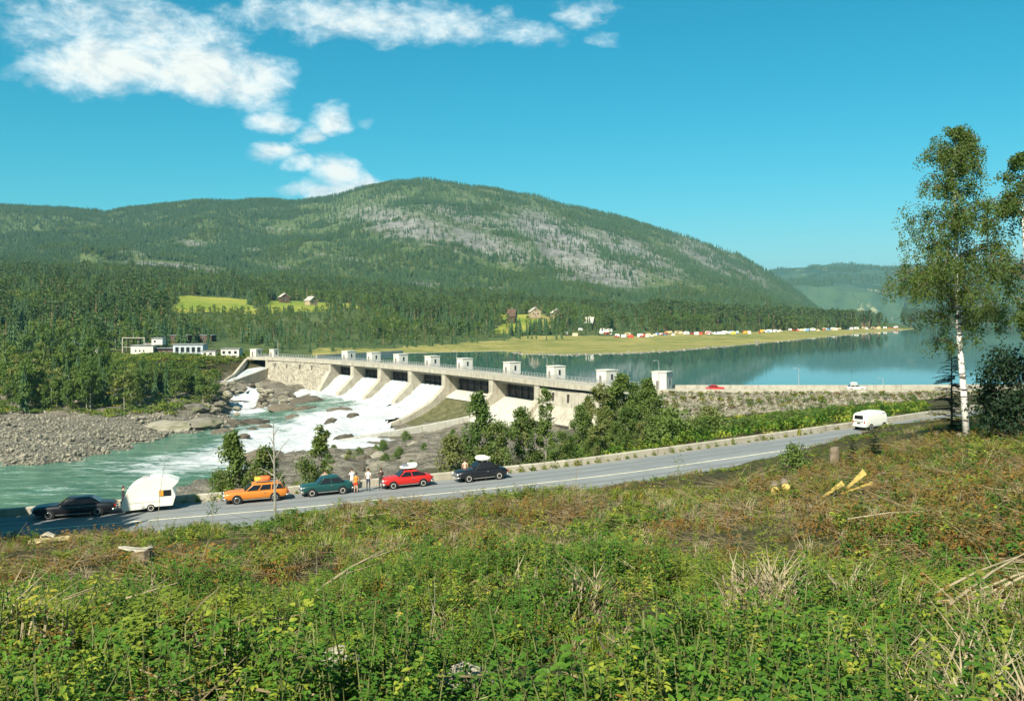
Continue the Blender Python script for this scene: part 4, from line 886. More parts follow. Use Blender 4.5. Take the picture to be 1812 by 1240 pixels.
# the nearest trees in view become single things, the rest one mass
inview = (px > 20) & (px < 1625); order = np.argsort(np.where(inview, y, 1e9)); NIND = 150
ind = order[:NIND]; rest = np.setdiff1d(np.arange(n), ind)
pk = np.where(kindn == 0, rng.integers(0, 4, n), np.where(kindn == 1, rng.integers(4, 7, n), rng.integers(7, 11, n)))
scatter('valley_forest', FS + FPN + FB, np.stack([x, y, z - .2], 1)[rest], rots(len(rest), .04), hmul[rest], pk[rest], 'mixed spruce, pine and birch forest on the lower slopes behind the lake')
print('foot trees', n)
n = 5200; px_ = rng.uniform(1596, 2050, n); d_ = rng.uniform(2065, 2700, n); zz_ = hill_z(px_, d_); scatter('far_shore_forest', FS + FPN, np.stack([(px_ - PX0) / F * d_, d_, zz_ - .3], 1), rots(n, .04), rng.uniform(.9, 1.7, n), rng.integers(0, 7, n), 'dark strip of forest on the distant right-hand lake shore')
n = 26000; d_ = np.sqrt(rng.uniform(3200 ** 2, 7700 ** 2, n)); px_ = rng.uniform(1360, 1900, n); x_ = (px_ - PX0) / F * d_; zz_ = hill_z(px_, d_); kq = ((px_ > 1600) | (d_ > 4400)) & (fbm(x_, d_, 260, 3) > -.08); scatter('far_hill_forest', FS + FB, np.stack([x_, d_, zz_ - .3], 1)[kq], rots(n, .04)[kq], rng.uniform(1.0, 2.2, n)[kq], rng.integers(0, 8, n)[kq], 'patchy woods on the distant blue hills')
def split_tree(me):
    """crown and trunk of a tree mesh as two meshes"""
    out = []
    for mi in (0, 1):
        c = me.copy(); bm = bmesh.new(); bm.from_mesh(c); bmesh.ops.delete(bm, geom=[f for f in bm.faces if f.material_index != mi], context='FACES')
        for f in bm.faces: f.material_index = 0
        mt = me.materials[mi]; bm.to_mesh(c); bm.free(); c.materials.clear(); c.materials.append(mt); out.append(c)
    return out
def tree_root(name, crown, trunk, loc, rz, sc, label, cat, group):
    e = empty(name, loc, rz, 1.0); e.scale = sc if hasattr(sc, '__len__') else (sc, sc, sc); tag(e, label, cat, group)
    link('crown', crown, e)
    if trunk is not None: link('trunk', trunk, e)
    return e
ALLP = FS + FPN + FB; SPLIT = [split_tree(m) for m in ALLP]
KN = ['spruce_tree'] * 4 + ['pine_tree'] * 3 + ['broadleaf_tree'] * 4
LB = {'spruce_tree': 'dark pointed spruce at the wood edge behind the dam and power station', 'pine_tree': 'bare-trunked pine at the wood edge behind the dam and power station', 'broadleaf_tree': 'pale green broadleaf tree at the wood edge behind the dam and power station'}
GRP = {'spruce_tree': 'spruces at the wood edge', 'pine_tree': 'pines at the wood edge', 'broadleaf_tree': 'broadleaf trees at the wood edge'}
for j in ind: k = KN[pk[j]]; tree_root(k, *SPLIT[pk[j]], (x[j], y[j], z[j] - .2), rng.uniform(0, 6.28), hmul[j], LB[k], 'tree', GRP[k])
# young spruces on the meadow by the lake wall
for i in range(34):
    px_ = rng.uniform(470, 995); d_ = R1_d(px_) - rng.uniform(4, 22); t = int(rng.integers(0, 4)); s_ = rng.uniform(.38, .62)
    tree_root('spruce_tree', *SPLIT[t], (float((px_ - PX0) / F * d_), float(d_), fz(px_, d_) - .1), rng.uniform(0, 6), s_, 'small young spruce on the yellow meadow above the lake wall', 'tree', 'young spruces on the lakeside meadow')
# trees of the left river bank, nearer and fuller
LBK = [split_tree(far_broad(80 + i, 9, 700, 2.6, .66)) for i in range(5)]
def left_ok(p, g): return g > -8.8
cnt = 0
while cnt < 135:
    px_ = rng.uniform(10, 395); py_ = rng.uniform(648, 732); p = W(px_, py_, np.interp(py_, [640, 680, 716, 735], [1.5, -4, -9, -11])); g = gz(p[0], p[1])
    if g < -10.2 or (px_ > 300 and py_ > 715) or (px_ > 345 and py_ < 668): continue
    s_ = rng.uniform(.8, 1.55) * (.8 if px_ > 330 else 1)
    if px_ > 185: s_ = min(s_, max(.3, (CZ - (638 - HY) / F * p[1] - g) / 10.5))
    con = rng.random() < .22
    if con: tree_root('spruce_tree', *SPLIT[int(rng.integers(0, 4))], (p[0], p[1], g - .2), rng.uniform(0, 6), s_ * .9, 'dark spruce among the broadleaf trees on the left river bank', 'tree', 'spruces on the left river bank')
    else: tree_root('broadleaf_tree', *LBK[cnt % 5], (p[0], p[1], g - .2), rng.uniform(0, 6), (s_, s_, s_ * rng.uniform(.9, 1.25)), 'green broadleaf tree in the wood on the left river bank above the gravel', 'tree', 'broadleaf trees on the left river bank')
    cnt += 1
# trees between road and dam
def fine_broad(seed, h, w, n, L, mat, bark, prof=lambda t: math.sin(math.pi * min(1, .10 + .86 * t)) ** .7, clumps=46, base=.08, tr=.012):
    r = np.random.default_rng(seed); b = MB(); k = MB(); cl = []
    top = Vector((r.normal(0, .02) * h, r.normal(0, .02) * h, h)); k.tube([(0, 0, -.6), tuple(top * .45 + Vector((r.normal(0, .1), r.normal(0, .1), 0))), tuple(top * .96)], [h * tr, h * tr * .6, .01], 6)
    for i in range(clumps):
        t = base + (1 - base) * r.random() ** .85; rad = w * prof(t) * r.random() ** .5; a = r.uniform(0, 6.28); c = Vector((rad * math.cos(a), rad * math.sin(a), h * t)) + top * 0; cl.append((c, r.uniform(.65, 1.25)))
        k.tube([(0, 0, h * max(.05, t - .12)), tuple(c * .55 + Vector((0, 0, h * t * .43))), tuple(c)], [h * tr * .35, h * tr * .2, .006], 4)
    for i in range(n):
        c, q = cl[int(r.integers(0, clumps))]; o = rv(r) * (r.random() ** .45) * w * .40 * q; p = c + o; out = (p - Vector((0, 0, h * .4))).normalized()
        leafq(b, p, rv(r) + Vector((0, 0, -.35)), out * .6 + Vector((0, 0, .5)) + rv(r) * .6, L * r.uniform(.7, 1.3), L * .7 * r.uniform(.7, 1.3), .15)
    return b.mesh('crown', [mat]), k.mesh('trunk', [bark])
MIDT = [fine_broad(100 + i, 10, w, 5600, .34, M_MID, M_GBARK) for i, w in enumerate((2.3, 2.8, 2.0, 3.1))]
SLIM = [fine_broad(110 + i, 10, 1.3, 3000, .30, M_MID, M_GBARK, lambda t: (1 - t) ** .5 * .9 + .15, 34, .12) for i in range(2)]
BUSH = [fine_broad(120 + i, 2.6, 1.9, 1500, .26, M_MID, M_GBARK, lambda t: math.sin(math.pi * min(1, .35 + .6 * t)), 26, .1) for i in range(4)]
def mid_tree(px_, top, d_, mesh, wmul, label, name='broadleaf_tree', group=None, h0=10.0):
    x_ = (px_ - PX0) / F * d_; g = gz(x_, d_); hz = CZ - (top - HY) / F * d_ - g; s_ = hz / h0
    return tree_root(name, *mesh, (x_, d_, g), rng.uniform(0, 6.28), (s_ * wmul, s_ * wmul, s_), label, 'tree' if 'tree' in name else 'bush', group)
mid_tree(846, 700, 106, MIDT[2], .85, 'tall leafy tree rising behind the roof load of the black rounded car'); mid_tree(924, 728, 104, MIDT[0], 1.0, 'full broadleaf tree right of the black rounded car, in front of the grey spillway'); mid_tree(965, 690, 104, SLIM[0], .95, 'slim tree with a pale stem before the end pier')
for i, (px_, tp, d_, m, wm, lb) in enumerate([(1062, 682, 122, SLIM[1], 1.6, 'tall tree at the left of the big clump hiding the dam end'), (1100, 666, 124, MIDT[2], 1.0, 'tallest tree of the clump hiding the dam end'), (1146, 674, 126, MIDT[2], .95, 'broad tree at the right of the clump before the end gatehouse'), (1028, 722, 112, MIDT[0], 1.0, 'lower tree filling the gap left of the big clump'), (1088, 748, 110, MIDT[1], 1.0, 'wide low tree at the foot of the big clump'), (1132, 750, 112, MIDT[1], 1.0, 'low rounded tree at the right foot of the big clump'),
                                              (880, 752, 100, MIDT[1], 1.1, 'small tree between the two spillway trees by the parapet'), (800, 775, 98, MIDT[0], 1.1, 'small leafy tree beside the bank left of the black rounded car'), (995, 765, 100, MIDT[3], 1.3, 'bushy low tree right at the parapet under the slim tree'), (1050, 772, 102, MIDT[1], 1.4, 'bushy low tree at the parapet below the big clump'), (1180, 735, 118, MIDT[0], 1.2, 'light green tree where the bushes of the dike foot begin'), (1110, 770, 103, MIDT[0], 1.4, 'low bushy tree by the parapet left of the dike bushes'), (1082, 690, 132, MIDT[0], .9, 'broad tree deep in the big clump, behind the others'), (1124, 684, 134, MIDT[0], .9, 'dense tree in the back of the big clump near the end gatehouse'), (1040, 704, 128, MIDT[2], .75, 'dense tree at the back left of the big clump'), (1162, 706, 124, SLIM[0], 1.5, 'rounded tree under the end gatehouse'), (1070, 722, 116, MIDT[2], 1.3, 'leafy tree in the middle of the big clump'), (1110, 724, 114, MIDT[0], 1.2, 'leafy tree in the front middle of the big clump'), (1150, 735, 114, MIDT[1], 1.1, 'front tree at the right side of the big clump')]): mid_tree(px_, tp, d_, m, wm, lb)
mid_tree(410, 772, 86, MIDT[2], .75, 'dark leafy tree on the river edge behind the orange car'); mid_tree(568, 757, 88, SLIM[1], 1.0, 'slender dark tree on the bank behind the green car'); mid_tree(468, 800, 86, MIDT[0], .9, 'low tree on the rocks right of the orange roof load'); mid_tree(540, 815, 86, MIDT[3], .8, 'small bush tree at the parapet left of the green car'); mid_tree(385, 838, 80, MIDT[1], .7, 'low leafy tree over the parapet left of the orange car')
for i in range(46):
    px_ = rng.uniform(1165, 1500); f = rng.random(); d_ = np.interp(px_, [1165, 1500], [100, 112]) + 6 + f * 42; x_ = (px_ - PX0) / F * d_; g = gz(x_, d_); s_ = rng.uniform(.55, 1.15) * np.interp(px_, [1165, 1350, 1500], [1.35, 1.0, .55])
    tree_root('bush', *BUSH[i % 4], (x_, d_, g - .1), rng.uniform(0, 6.28), (s_ * 1.15, s_ * 1.15, s_), 'light green bush in the thicket between the road parapet and the dike', 'bush', 'bushes at the foot of the dike')
for i in range(26):
    px_ = rng.uniform(560, 1000); k = road_at(px_); o = HALF + rng.uniform(4, 16); q = RC[k, :2] - RN[k] * o; s_ = rng.uniform(.4, .9)
    tree_root('bush', *BUSH[i % 4], (q[0], q[1], gz(q[0], q[1]) - .1), rng.uniform(0, 6.28), s_, 'small green bush on the bank just behind the parapet', 'bush', 'bushes behind the parapet')
for i in range(20):
    px_ = rng.uniform(560, 860); py_ = rng.uniform(770, 840); p = W(px_, py_, -10.5); s_ = rng.uniform(.4, .95)
    tree_root('bush', *BUSH[i % 4], (p[0], p[1], gz(p[0], p[1]) - .1), rng.uniform(0, 6.28), s_, 'low scrub bush among the broken rocks of the near river bank', 'bush', 'scrub on the near river bank')

# the birch on the right and its neighbours
def birch(seed, trunk_pts, r0, env, nb, leaves, asym=0, L=.12, mat=None):
    r = np.random.default_rng(seed); k = MB(); b = MB(); P = [Vector(p) for p in trunk_pts]; n = len(P); H = P[-1].z
    def tp(z):
        for i in range(n - 1):
            if P[i].z <= z <= P[i + 1].z: f = (z - P[i].z) / (P[i + 1].z - P[i].z); return P[i].lerp(P[i + 1], f)
        return P[-1]
    tr = MB(); tr.tube([tuple(p) for p in P], [r0 * (1 - .93 * i / (n - 1)) for i in range(n)], 9)
    spots = []
    for i in range(nb):
        t = .30 + .69 * r.random() ** .9; z = H * t; a = r.uniform(0, 6.28); ln = env(t, math.cos(a)) * r.uniform(.6, 1.08); p0 = tp(z); d = Vector((math.cos(a), math.sin(a), 0)); up = ln * r.uniform(.25, .6)
        pts = [p0, p0 + d * ln * .35 + Vector((0, 0, up * .55)), p0 + d * ln * .75 + Vector((0, 0, up * .75)), p0 + d * ln + Vector((0, 0, up * .45))]
        k.tube([tuple(q) for q in pts], [.045 * (1.1 - t), .03 * (1.1 - t), .018, .006], 4, 0, False)
        for j in range(int(5 + ln * 4.5)):
            f = r.uniform(.22, 1.0); s = f * 3; i0 = min(2, int(s)); q = pts[i0].lerp(pts[i0 + 1], s - i0) + rv(r) * .18 * ln * .6; hang = r.uniform(.25, .95) * min(1, ln / 1.5); e = q + Vector((r.normal(0, .14), r.normal(0, .14), -hang)); spots.append((q, e))
            if r.random() < .4: k.tube([tuple(q), tuple(e)], [.006, .003], 3, 0, False)
    for i in range(leaves):
        q, e = spots[int(r.integers(0, len(spots)))]; f = r.random(); p = q.lerp(e, f) + rv(r) * .17
        leafq(b, p, rv(r) + Vector((0, 0, -.9)), rv(r), L * r.uniform(.7, 1.25), L * .8, .1)
    return b.mesh('crown', [mat or M_BIR]), k.mesh('branches', [M_BARK]), tr.mesh('trunk', [M_BIRCH], True)
def place_birch(px_, d_, pts_px, seed, r0, env, nb, leaves, label, mat=None):
    x_ = (px_ - PX0) / F * d_; g = gz(x_, d_) - .15; pts = [((a - px_) / F * d_, o, CZ - (b - HY) / F * d_ - g) for a, b, o in pts_px]; pts[0] = (pts[0][0], 0, 0.0)
    c, k, t = birch(seed, pts, r0, env, nb, leaves, mat=mat); e = empty('birch_tree', (x_, d_, g)); tag(e, label, 'tree'); link('crown', c, e); link('trunk', t, e); link('branches', k, e); return e
def env1(t, ca):
    e = np.interp(t, [.28, .36, .45, .53, .62, .75, .88, .95, 1.0], [1.4, 2.9, 3.3, 3.5, 3.1, 2.8, 2.2, 1.4, .5])
    if ca < -.45 and .40 < t < .52: e *= 1.6
    return e
place_birch(1711, 58, [(1711, 762, 0), (1705, 690, 0), (1699, 600, .1), (1695, 500, .1), (1691, 400, 0), (1689, 310, .1), (1691, 226, 0)], 5, .23, env1, 170, 40000, 'tall birch with a white trunk standing on the slope at the right')
place_birch(1822, 50, [(1826, 760, 0), (1824, 640, 0), (1820, 520, .1), (1813, 430, .1), (1809, 350, 0), (1810, 268, .1)], 9, .12, lambda t, ca: np.interp(t, [.28, .45, .55, .65, .85, 1.0], [.6, 1.0, 2.0, 2.3, 1.6, .4]) * (1.0), 70, 13000, 'thinner birch cut off by the right edge of the picture')
def fine_spruce(seed, h, w, mat, droop=.25, whorls=15, dens=1.0):
    r = np.random.default_rng(seed); b = MB(); k = MB(); k.tube([(0, 0, -.5), (0, 0, h)], [h * .016, .01], 6)
    for i in range(whorls):
        f = i / whorls; z = h * (.06 + .92 * f)
        for j in range(int(8 * dens)):
            a = r.uniform(0, 6.28); ln = w * (1 - f) ** .8 * r.uniform(.6, 1.1) + .08; d = Vector((math.cos(a), math.sin(a), r.uniform(-.1, .25))); p0 = Vector((0, 0, z + r.uniform(-.1, .1) * h * .3)); k.tube([tuple(p0), tuple(p0 + d * ln + Vector((0, 0, -droop * ln)))], [.012, .004], 3, 0, False)
            m = max(4, int(ln * 16))
            for q in range(m):
                s = (q + .5) / m; p = p0 + d * ln * s + Vector((0, 0, -droop * ln * s * s))
                for sg in (-1, 1):
                    side = d.cross(Vector((0, 0, 1))).normalized() * sg; leafq(b, p, side * .8 + d * .7 + Vector((0, 0, -.15)) + rv(r) * .25, Vector((0, 0, 1)) + rv(r) * .4, (.10 + .26 * (1 - s)) * min(1, ln), .09, .1)
    return b.mesh('crown', [mat]), k.mesh('trunk', [M_BARK])
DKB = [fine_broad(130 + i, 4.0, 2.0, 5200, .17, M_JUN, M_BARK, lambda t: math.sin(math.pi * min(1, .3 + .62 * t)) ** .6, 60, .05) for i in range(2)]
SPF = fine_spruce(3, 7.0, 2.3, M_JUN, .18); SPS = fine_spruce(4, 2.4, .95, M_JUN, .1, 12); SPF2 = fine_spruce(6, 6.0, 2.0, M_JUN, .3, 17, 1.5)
def put_tree(name, mesh, px_, d_, s, label, cat='tree', group=None, dz=0):
    x_ = (px_ - PX0) / F * d_; return tree_root(name, *mesh, (x_, d_, gz(x_, d_) - .05 + dz), rng.uniform(0, 6.28), s, label, cat, group)
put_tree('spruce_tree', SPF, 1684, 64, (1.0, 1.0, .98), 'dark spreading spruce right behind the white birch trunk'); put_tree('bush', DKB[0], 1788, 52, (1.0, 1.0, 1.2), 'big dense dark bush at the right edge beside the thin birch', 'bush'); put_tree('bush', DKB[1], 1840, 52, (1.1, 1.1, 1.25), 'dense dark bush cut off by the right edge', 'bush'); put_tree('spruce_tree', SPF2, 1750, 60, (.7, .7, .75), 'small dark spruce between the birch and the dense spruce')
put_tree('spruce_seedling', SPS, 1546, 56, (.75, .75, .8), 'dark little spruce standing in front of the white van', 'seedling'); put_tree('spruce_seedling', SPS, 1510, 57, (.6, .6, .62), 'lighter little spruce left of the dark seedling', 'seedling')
put_tree('bush', BUSH[1], 1405, 58.5, (.62, .62, .68), 'round green bush standing alone against the road near the cut logs', 'bush')
# trees out of view to the left that shade the road's left end
for xw, yw, s in ((-33.6, 50.5, 1.1), (-34.3, 54, 1.1), (-32.6, 47, 1.1), (-36.3, 57, 1.15), (-35.8, 53.5, 1.2), (-35, 50, 1.2), (-38.5, 60.5, 1.15), (-40.5, 63.5, 1.2), (-39.5, 57, 1.2), (-43, 61, 1.3), (-37.5, 51, 1.25), (-42, 50, 1.3), (-47, 56, 1.3), (-46, 65, 1.2), (-36.5, 45, 1.1), (-41, 43, 1.2)):
    put_tree('spruce_tree', split_tree(far_spruce(200 + int(yw), 12, 14, 3.3)), pxof(xw, yw), yw, s, 'spruce out of view beyond the left edge shading the road', 'tree', 'spruces beyond the left edge')

# ---------------------------------------------------------------- undergrowth of the clearing in front
G1 = leafmat('green_shoots', (.034, .100, .010), (.100, .195, .018), (.25, .28, .03), .26, 1.2); G2 = leafmat('yellow_green_shoots', (.105, .155, .014), (.215, .255, .026), (.32, .28, .04), .26, 1.2)
G3 = leafmat('rusty_leaves', (.14, .070, .014), (.27, .155, .030), (.16, .16, .03), .3, 1.2); M_TWIG = plain('dry_twigs', (.19, .145, .075), .9, .4, 2.0, world=True); M_STEM = plain('green_stem', (.11, .12, .035), .8, .3, 3.0); M_STRAW = plain('dry_stalks', (.27, .22, .125), .9, .3, 3.0)
def leafh(b, p, d, n, L, Wd_, fold=.2, m=0):
    """a fuller leaf: four triangles a side, pointed tip"""
    d = d.normalized(); s = d.cross(n)
    if s.length < 1e-4: s = d.cross(Vector((.3, .5, .8)))
    s.normalize(); u = s.cross(d); i = len(b.v); a1 = p + d * L * .28 - u * 0; a2 = p + d * L * .68 - u * L * .06; t = p + d * L - u * L * .16
    b.v += [tuple(p), tuple(a1 + s * Wd_ * .48 + u * fold * Wd_), tuple(a2 + s * Wd_ * .36 + u * fold * Wd_ * .5), tuple(t), tuple(a2 - s * Wd_ * .36 + u * fold * Wd_ * .5), tuple(a1 - s * Wd_ * .48 + u * fold * Wd_), tuple(p + d * L * .5)]
    b.f += [(i, i + 1, i + 6), (i + 1, i + 2, i + 6), (i + 2, i + 3, i + 6), (i + 3, i + 4, i + 6), (i + 4, i + 5, i + 6), (i + 5, i, i + 6)]; b.m += [m] * 6
def shoot(seed, h, stems, leaves, L, mat, spread=.22, tri=False):
    r = np.random.default_rng(seed); b = MB()
    for s in range(stems):
        a = r.uniform(0, 6.28); o = Vector((math.cos(a), math.sin(a), 0)) * r.uniform(0, spread); lean = Vector((math.cos(a), math.sin(a), 0)) * r.uniform(.05, .4); hh = h * r.uniform(.65, 1.1)
        pts = [o, o + lean * hh * .4 + Vector((0, 0, hh * .55)), o + lean * hh + Vector((0, 0, hh))]; b.tube([tuple(p) for p in pts], [.007, .005, .002], 3, 1, False)
        for i in range(leaves):
            f = r.uniform(.15, 1.0); q = pts[0].lerp(pts[1], f * 2) if f < .5 else pts[1].lerp(pts[2], f * 2 - 1); g = r.uniform(0, 6.28); d = Vector((math.cos(g), math.sin(g), r.uniform(-.25, .5)))
            for e in ((-.9, 0, .9) if tri else (0,)):
                dd = Matrix.Rotation(e, 3, 'Z') @ d; (leafh if L < .1 else leafq)(b, q + d * (.05 if tri else .02), dd, Vector((0, 0, 1)) + rv(r) * .35, L * r.uniform(.65, 1.3), L * .62, .18)
    return b.mesh('shoot', [mat, M_STEM])
def cover(seed, rad, n, L, mat):
    r = np.random.default_rng(seed); b = MB()
    for i in range(n):
        a = r.uniform(0, 6.28); q = rad * math.sqrt(r.random()); p = Vector((q * math.cos(a), q * math.sin(a), r.uniform(.02, .30) * (1 - .5 * q / rad))); leafq(b, p, rv(r) + Vector((0, 0, .25)), Vector((0, 0, 1)) + rv(r) * .5, L * r.uniform(.6, 1.4), L * .65, .15)
    for i in range(6): a = r.uniform(0, 6.28); b.tube([(0, 0, 0), (rad * .6 * math.cos(a), rad * .6 * math.sin(a), .2)], .005, 3, 1, False)
    return b.mesh('cover', [mat, M_TWIG])
def tuft(seed, n, h, mat):
    r = np.random.default_rng(seed); b = MB()
    for i in range(n):
        a = r.uniform(0, 6.28); o = Vector((r.normal(0, .06), r.normal(0, .06), 0)); d = Vector((math.cos(a), math.sin(a), 0)); hh = h * r.uniform(.5, 1.1); p1 = o + d * hh * .15 + Vector((0, 0, hh * .6)); p2 = o + d * hh * .5 + Vector((0, 0, hh * .85)); s = d.cross(Vector((0, 0, 1))) * .006
        k = len(b.v); b.v += [tuple(o - s), tuple(o + s), tuple(p1 + s), tuple(p1 - s), tuple(p2)]; b.f += [(k, k + 1, k + 2, k + 3), (k + 3, k + 2, k + 4)]; b.m += [0, 0]
    return b.mesh('tuft', [mat])
def brush(seed, n, L, rad=.011, mat=None):
    r = np.random.default_rng(seed); b = MB(); a0 = r.uniform(0, 6.28)
    for i in range(n):
        a = a0 + r.normal(0, .8); p = Vector((r.normal(0, .25), r.normal(0, .25), r.uniform(.02, .25))); d = Vector((math.cos(a), math.sin(a), r.normal(.05, .18))); l = L * r.uniform(.4, 1.1); e = p + d * l; m = p.lerp(e, .5) + rv(r) * .06 * l; rr = rad * r.uniform(.5, 1.4)
        b.tube([tuple(p), tuple(m), tuple(e)], [rr, rr * .8, rr * .3], 3, 0, False)
        if r.random() < .5: q = m + (d + rv(r) * .8) * l * .35; b.tube([tuple(m), tuple(q)], [rr * .6, rr * .2], 3, 0, False)
    return b.mesh('brush', [mat or M_TWIG])
def stalk(seed, h):
    r = np.random.default_rng(seed); b = MB(); d = Vector((r.normal(0, .18), r.normal(0, .18), 1)); b.tube([(0, 0, 0), tuple(d * h * .5), tuple(d * h + Vector((r.normal(0, .1), r.normal(0, .1), 0)))], [.005, .004, .002], 3, 0, False)
    for i in range(3): f = r.uniform(.4, .9); e = d * h * f; b.tube([tuple(e), tuple(e + rv(r) * .18)], [.004, .002], 3, 0, False)
    return b.mesh('stalk', [M_STRAW])
def frond_fern(seed, n, L, mat):
    r = np.random.default_rng(seed); b = MB()
    for i in range(n):
        a = 6.283 * i / n + r.uniform(-.3, .3); d = Vector((math.cos(a), math.sin(a), 0)); l = L * r.uniform(.75, 1.1); pts = []
        for j in range(15): t = j / 14; pts.append(d * l * (.25 * t + .55 * t * t) + Vector((0, 0, l * (1.0 * t - .55 * t * t))))
        b.tube([tuple(p) for p in pts[::2]], [.005] * 4 + [.004, .003, .002, .001], 3, 0, False)
        for j in range(1, 15):
            t = j / 14; w = l * .26 * math.sin(math.pi * min(1, .18 + .82 * t)) * (1.05 - .6 * t); tg = (pts[j] - pts[j - 1]).normalized()
            for sg in (-1, 1): side = tg.cross(Vector((0, 0, 1)).cross(tg)).normalized() * sg if False else d.cross(Vector((0, 0, 1))).normalized() * sg; leafq(b, pts[j], side + tg * .45 + Vector((0, 0, -.15)), tg.cross(side) * sg, w, l * .055, .05)
    return b.mesh('fern', [mat])
M_FERN = leafmat('fern_fronds', (.14, .20, .022), (.22, .27, .035), None, .4, 2.0)
near_p = [shoot(1, .5, 3, 38, .038, G1), shoot(2, .42, 4, 16, .036, G1, tri=True), shoot(3, .62, 3, 46, .032, G1), shoot(4, .45, 3, 18, .037, G2, tri=True), shoot(5, .6, 3, 42, .032, G2), cover(6, .34, 210, .031, G1), cover(7, .34, 210, .028, G2), cover(8, .34, 180, .028, G3), tuft(9, 34, .42, G2), brush(10, 9, .6, .007), brush(11, 12, .75, .008), stalk(12, .38), stalk(13, .48), shoot(14, .4, 4, 26, .03, G3), shoot(15, .45, 3, 18, .055, G1), frond_fern(16, 8, .55, M_FERN), tuft(17, 46, .55, M_STRAW)]
far_p = [shoot(21, .6, 4, 12, .11, G1), shoot(22, .7, 4, 12, .10, G2), cover(23, .5, 80, .09, G1), cover(24, .5, 80, .085, G2), cover(25, .5, 75, .08, G3), tuft(26, 26, .6, G2), brush(27, 10, 1.0, .010), brush(28, 12, 1.3, .011), stalk(29, .9), shoot(30, .55, 4, 8, .11, G3), cover(31, .5, 60, .12, G1), tuft(32, 40, .6, M_STRAW), frond_fern(33, 7, .7, M_FERN)]
def lay(n, d0, d1, um):
    d = np.sqrt(rng.uniform(d0 ** 2, d1 ** 2, n)); u = rng.uniform(-um, um, n); x_ = u * (d + 3); t, rz_, k = road_dist(x_, d); ok = t > HALF + 1.3; return x_[ok], d[ok]
def brownness(x_, y_):
    px_ = pxof(x_, y_); b_ = fbm(x_, y_, 8, 3) * 1.5 + .16 + .14 * sstep(18, 34, y_)
    py_ = HY + F * (CZ - ground(x_, y_)) / y_
    for a, c, rx, ry, w in ((900, 955, 190, 70, .55), (150, 1010, 190, 70, .45), (1560, 880, 240, 60, .5), (620, 900, 120, 30, .3), (1750, 950, 110, 160, .45), (830, 880, 200, 30, .35), (1000, 1150, 500, 110, -.45), (400, 1150, 350, 90, -.35), (1100, 1040, 260, 70, -.3)): b_ = b_ + w * np.exp(-((px_ - a) / rx) ** 2 - ((py_ - c) / ry) ** 2)
    return b_
def shade_gap(x_, y_): px_ = pxof(x_, y_); py_ = HY + F * (CZ - ground(x_, y_)) / y_; return np.exp(-((px_ - 1730) / 90) ** 2 - ((py_ - 1075) / 70) ** 2)  # plants thinned here so bare dark soil stands in for deep shade
def on_ground(px_, py_, lift=.25, d0=5.0, d1=66.0):
    """where the line of sight through a photo point meets the slope"""
    d_ = np.arange(d0, d1, .1); x_ = (px_ - PX0) / F * d_; y_ = HY + F * (CZ - (ground(x_, d_) + lift)) / d_
    k = np.nonzero(y_ <= py_)[0]; i_ = int(k[0]) if len(k) else int(np.argmin(np.abs(y_ - py_))); return Vector((float(x_[i_]), float(d_[i_]), float(ground(x_[i_], d_[i_])[0])))
OPEN_SPOTS = [(on_ground(a, b), r_) for a, b, r_ in ((1385, 868, 1.3), (1472, 874, 1.4), (1516, 862, 1.5), (1550, 860, 1.3), (1477, 818, 1.0), (252, 992, 1.5), (215, 985, 1.2), (80, 966, 1.4), (110, 966, 1.4), (600, 1205, .3), (835, 1225, .4), (780, 1232, .25), (1705, 768, .8))]
def open_ground(x_, y_):
    m_ = np.zeros(len(x_), bool)
    for o_, r_ in OPEN_SPOTS:
        ox, d_ = o_.x, o_.y; m_ |= (((x_ - ox) / r_) ** 2 + ((y_ - d_ + r_ * .9) / (r_ * 1.9)) ** 2 < 1) & (rng.random(len(x_)) < .93)
    return m_
def clearing(name, n, d0, d1, P, um, kinds, label, smul):
    x_, y_ = lay(n, d0, d1, um); z_ = ground(x_, y_); m = len(x_); b_ = brownness(x_, y_) + rng.normal(0, .16, m); yl = fbm(x_ + 300, y_, 6, 3) + rng.normal(0, .2, m); u = rng.random(m)
    g, y2, br, bz, tf, st, fe = kinds; pk_ = np.empty(m, int); s1 = fbm(x_ - 80, y_ + 33, 4.5, 3) + rng.normal(0, .10, m); s2 = fbm(x_ + 11, y_ - 60, 3.0, 3) + rng.normal(0, .10, m)
    for i in range(m):
        if b_[i] > .42: L_ = bz if u[i] < .28 else (br if u[i] < .78 else (tf if u[i] < .9 else y2))
        elif u[i] < .02: L_ = st
        elif u[i] < .07: L_ = bz
        elif u[i] < .12: L_ = br
        elif s2[i] > .33: L_ = fe
        elif s2[i] < -.30: L_ = tf
        elif s1[i] > .30: L_ = g[:2]
        elif s1[i] < -.26: L_ = g[-2:]
        else: L_ = y2 if yl[i] > .05 else g
        pk_[i] = L_[int(rng.integers(0, len(L_)))]
    hh = 1.0 + 2.0 * fbm(x_, y_, 2.6, 3) + .5 * fbm(x_ + 50, y_, 1.1, 2); kp = (rng.random(m) > shade_gap(x_, y_) * 1.1) & (hh > (.66 if d1 < 30 else .42)) & ~open_ground(x_, y_)
    scatter(name, P, np.stack([x_, y_, z_ - .03], 1)[kp], rots(m, .15)[kp], (rng.uniform(.65, 1.3, m) * smul * np.clip(hh, .5, 1.35) * (1 - .55 * sstep(58, 68, y_)))[kp], pk_[kp], label)
clearing('undergrowth', 15000, 4.2, 24, near_p, .62, ([14, 0, 1, 2, 0, 2, 5], [3, 4, 6], [7, 13], [9, 10], [8, 16, 8], [11, 12], [15]), 'leafy shoots, ferns and dry twigs covering the clearing in the foreground', 1.38)
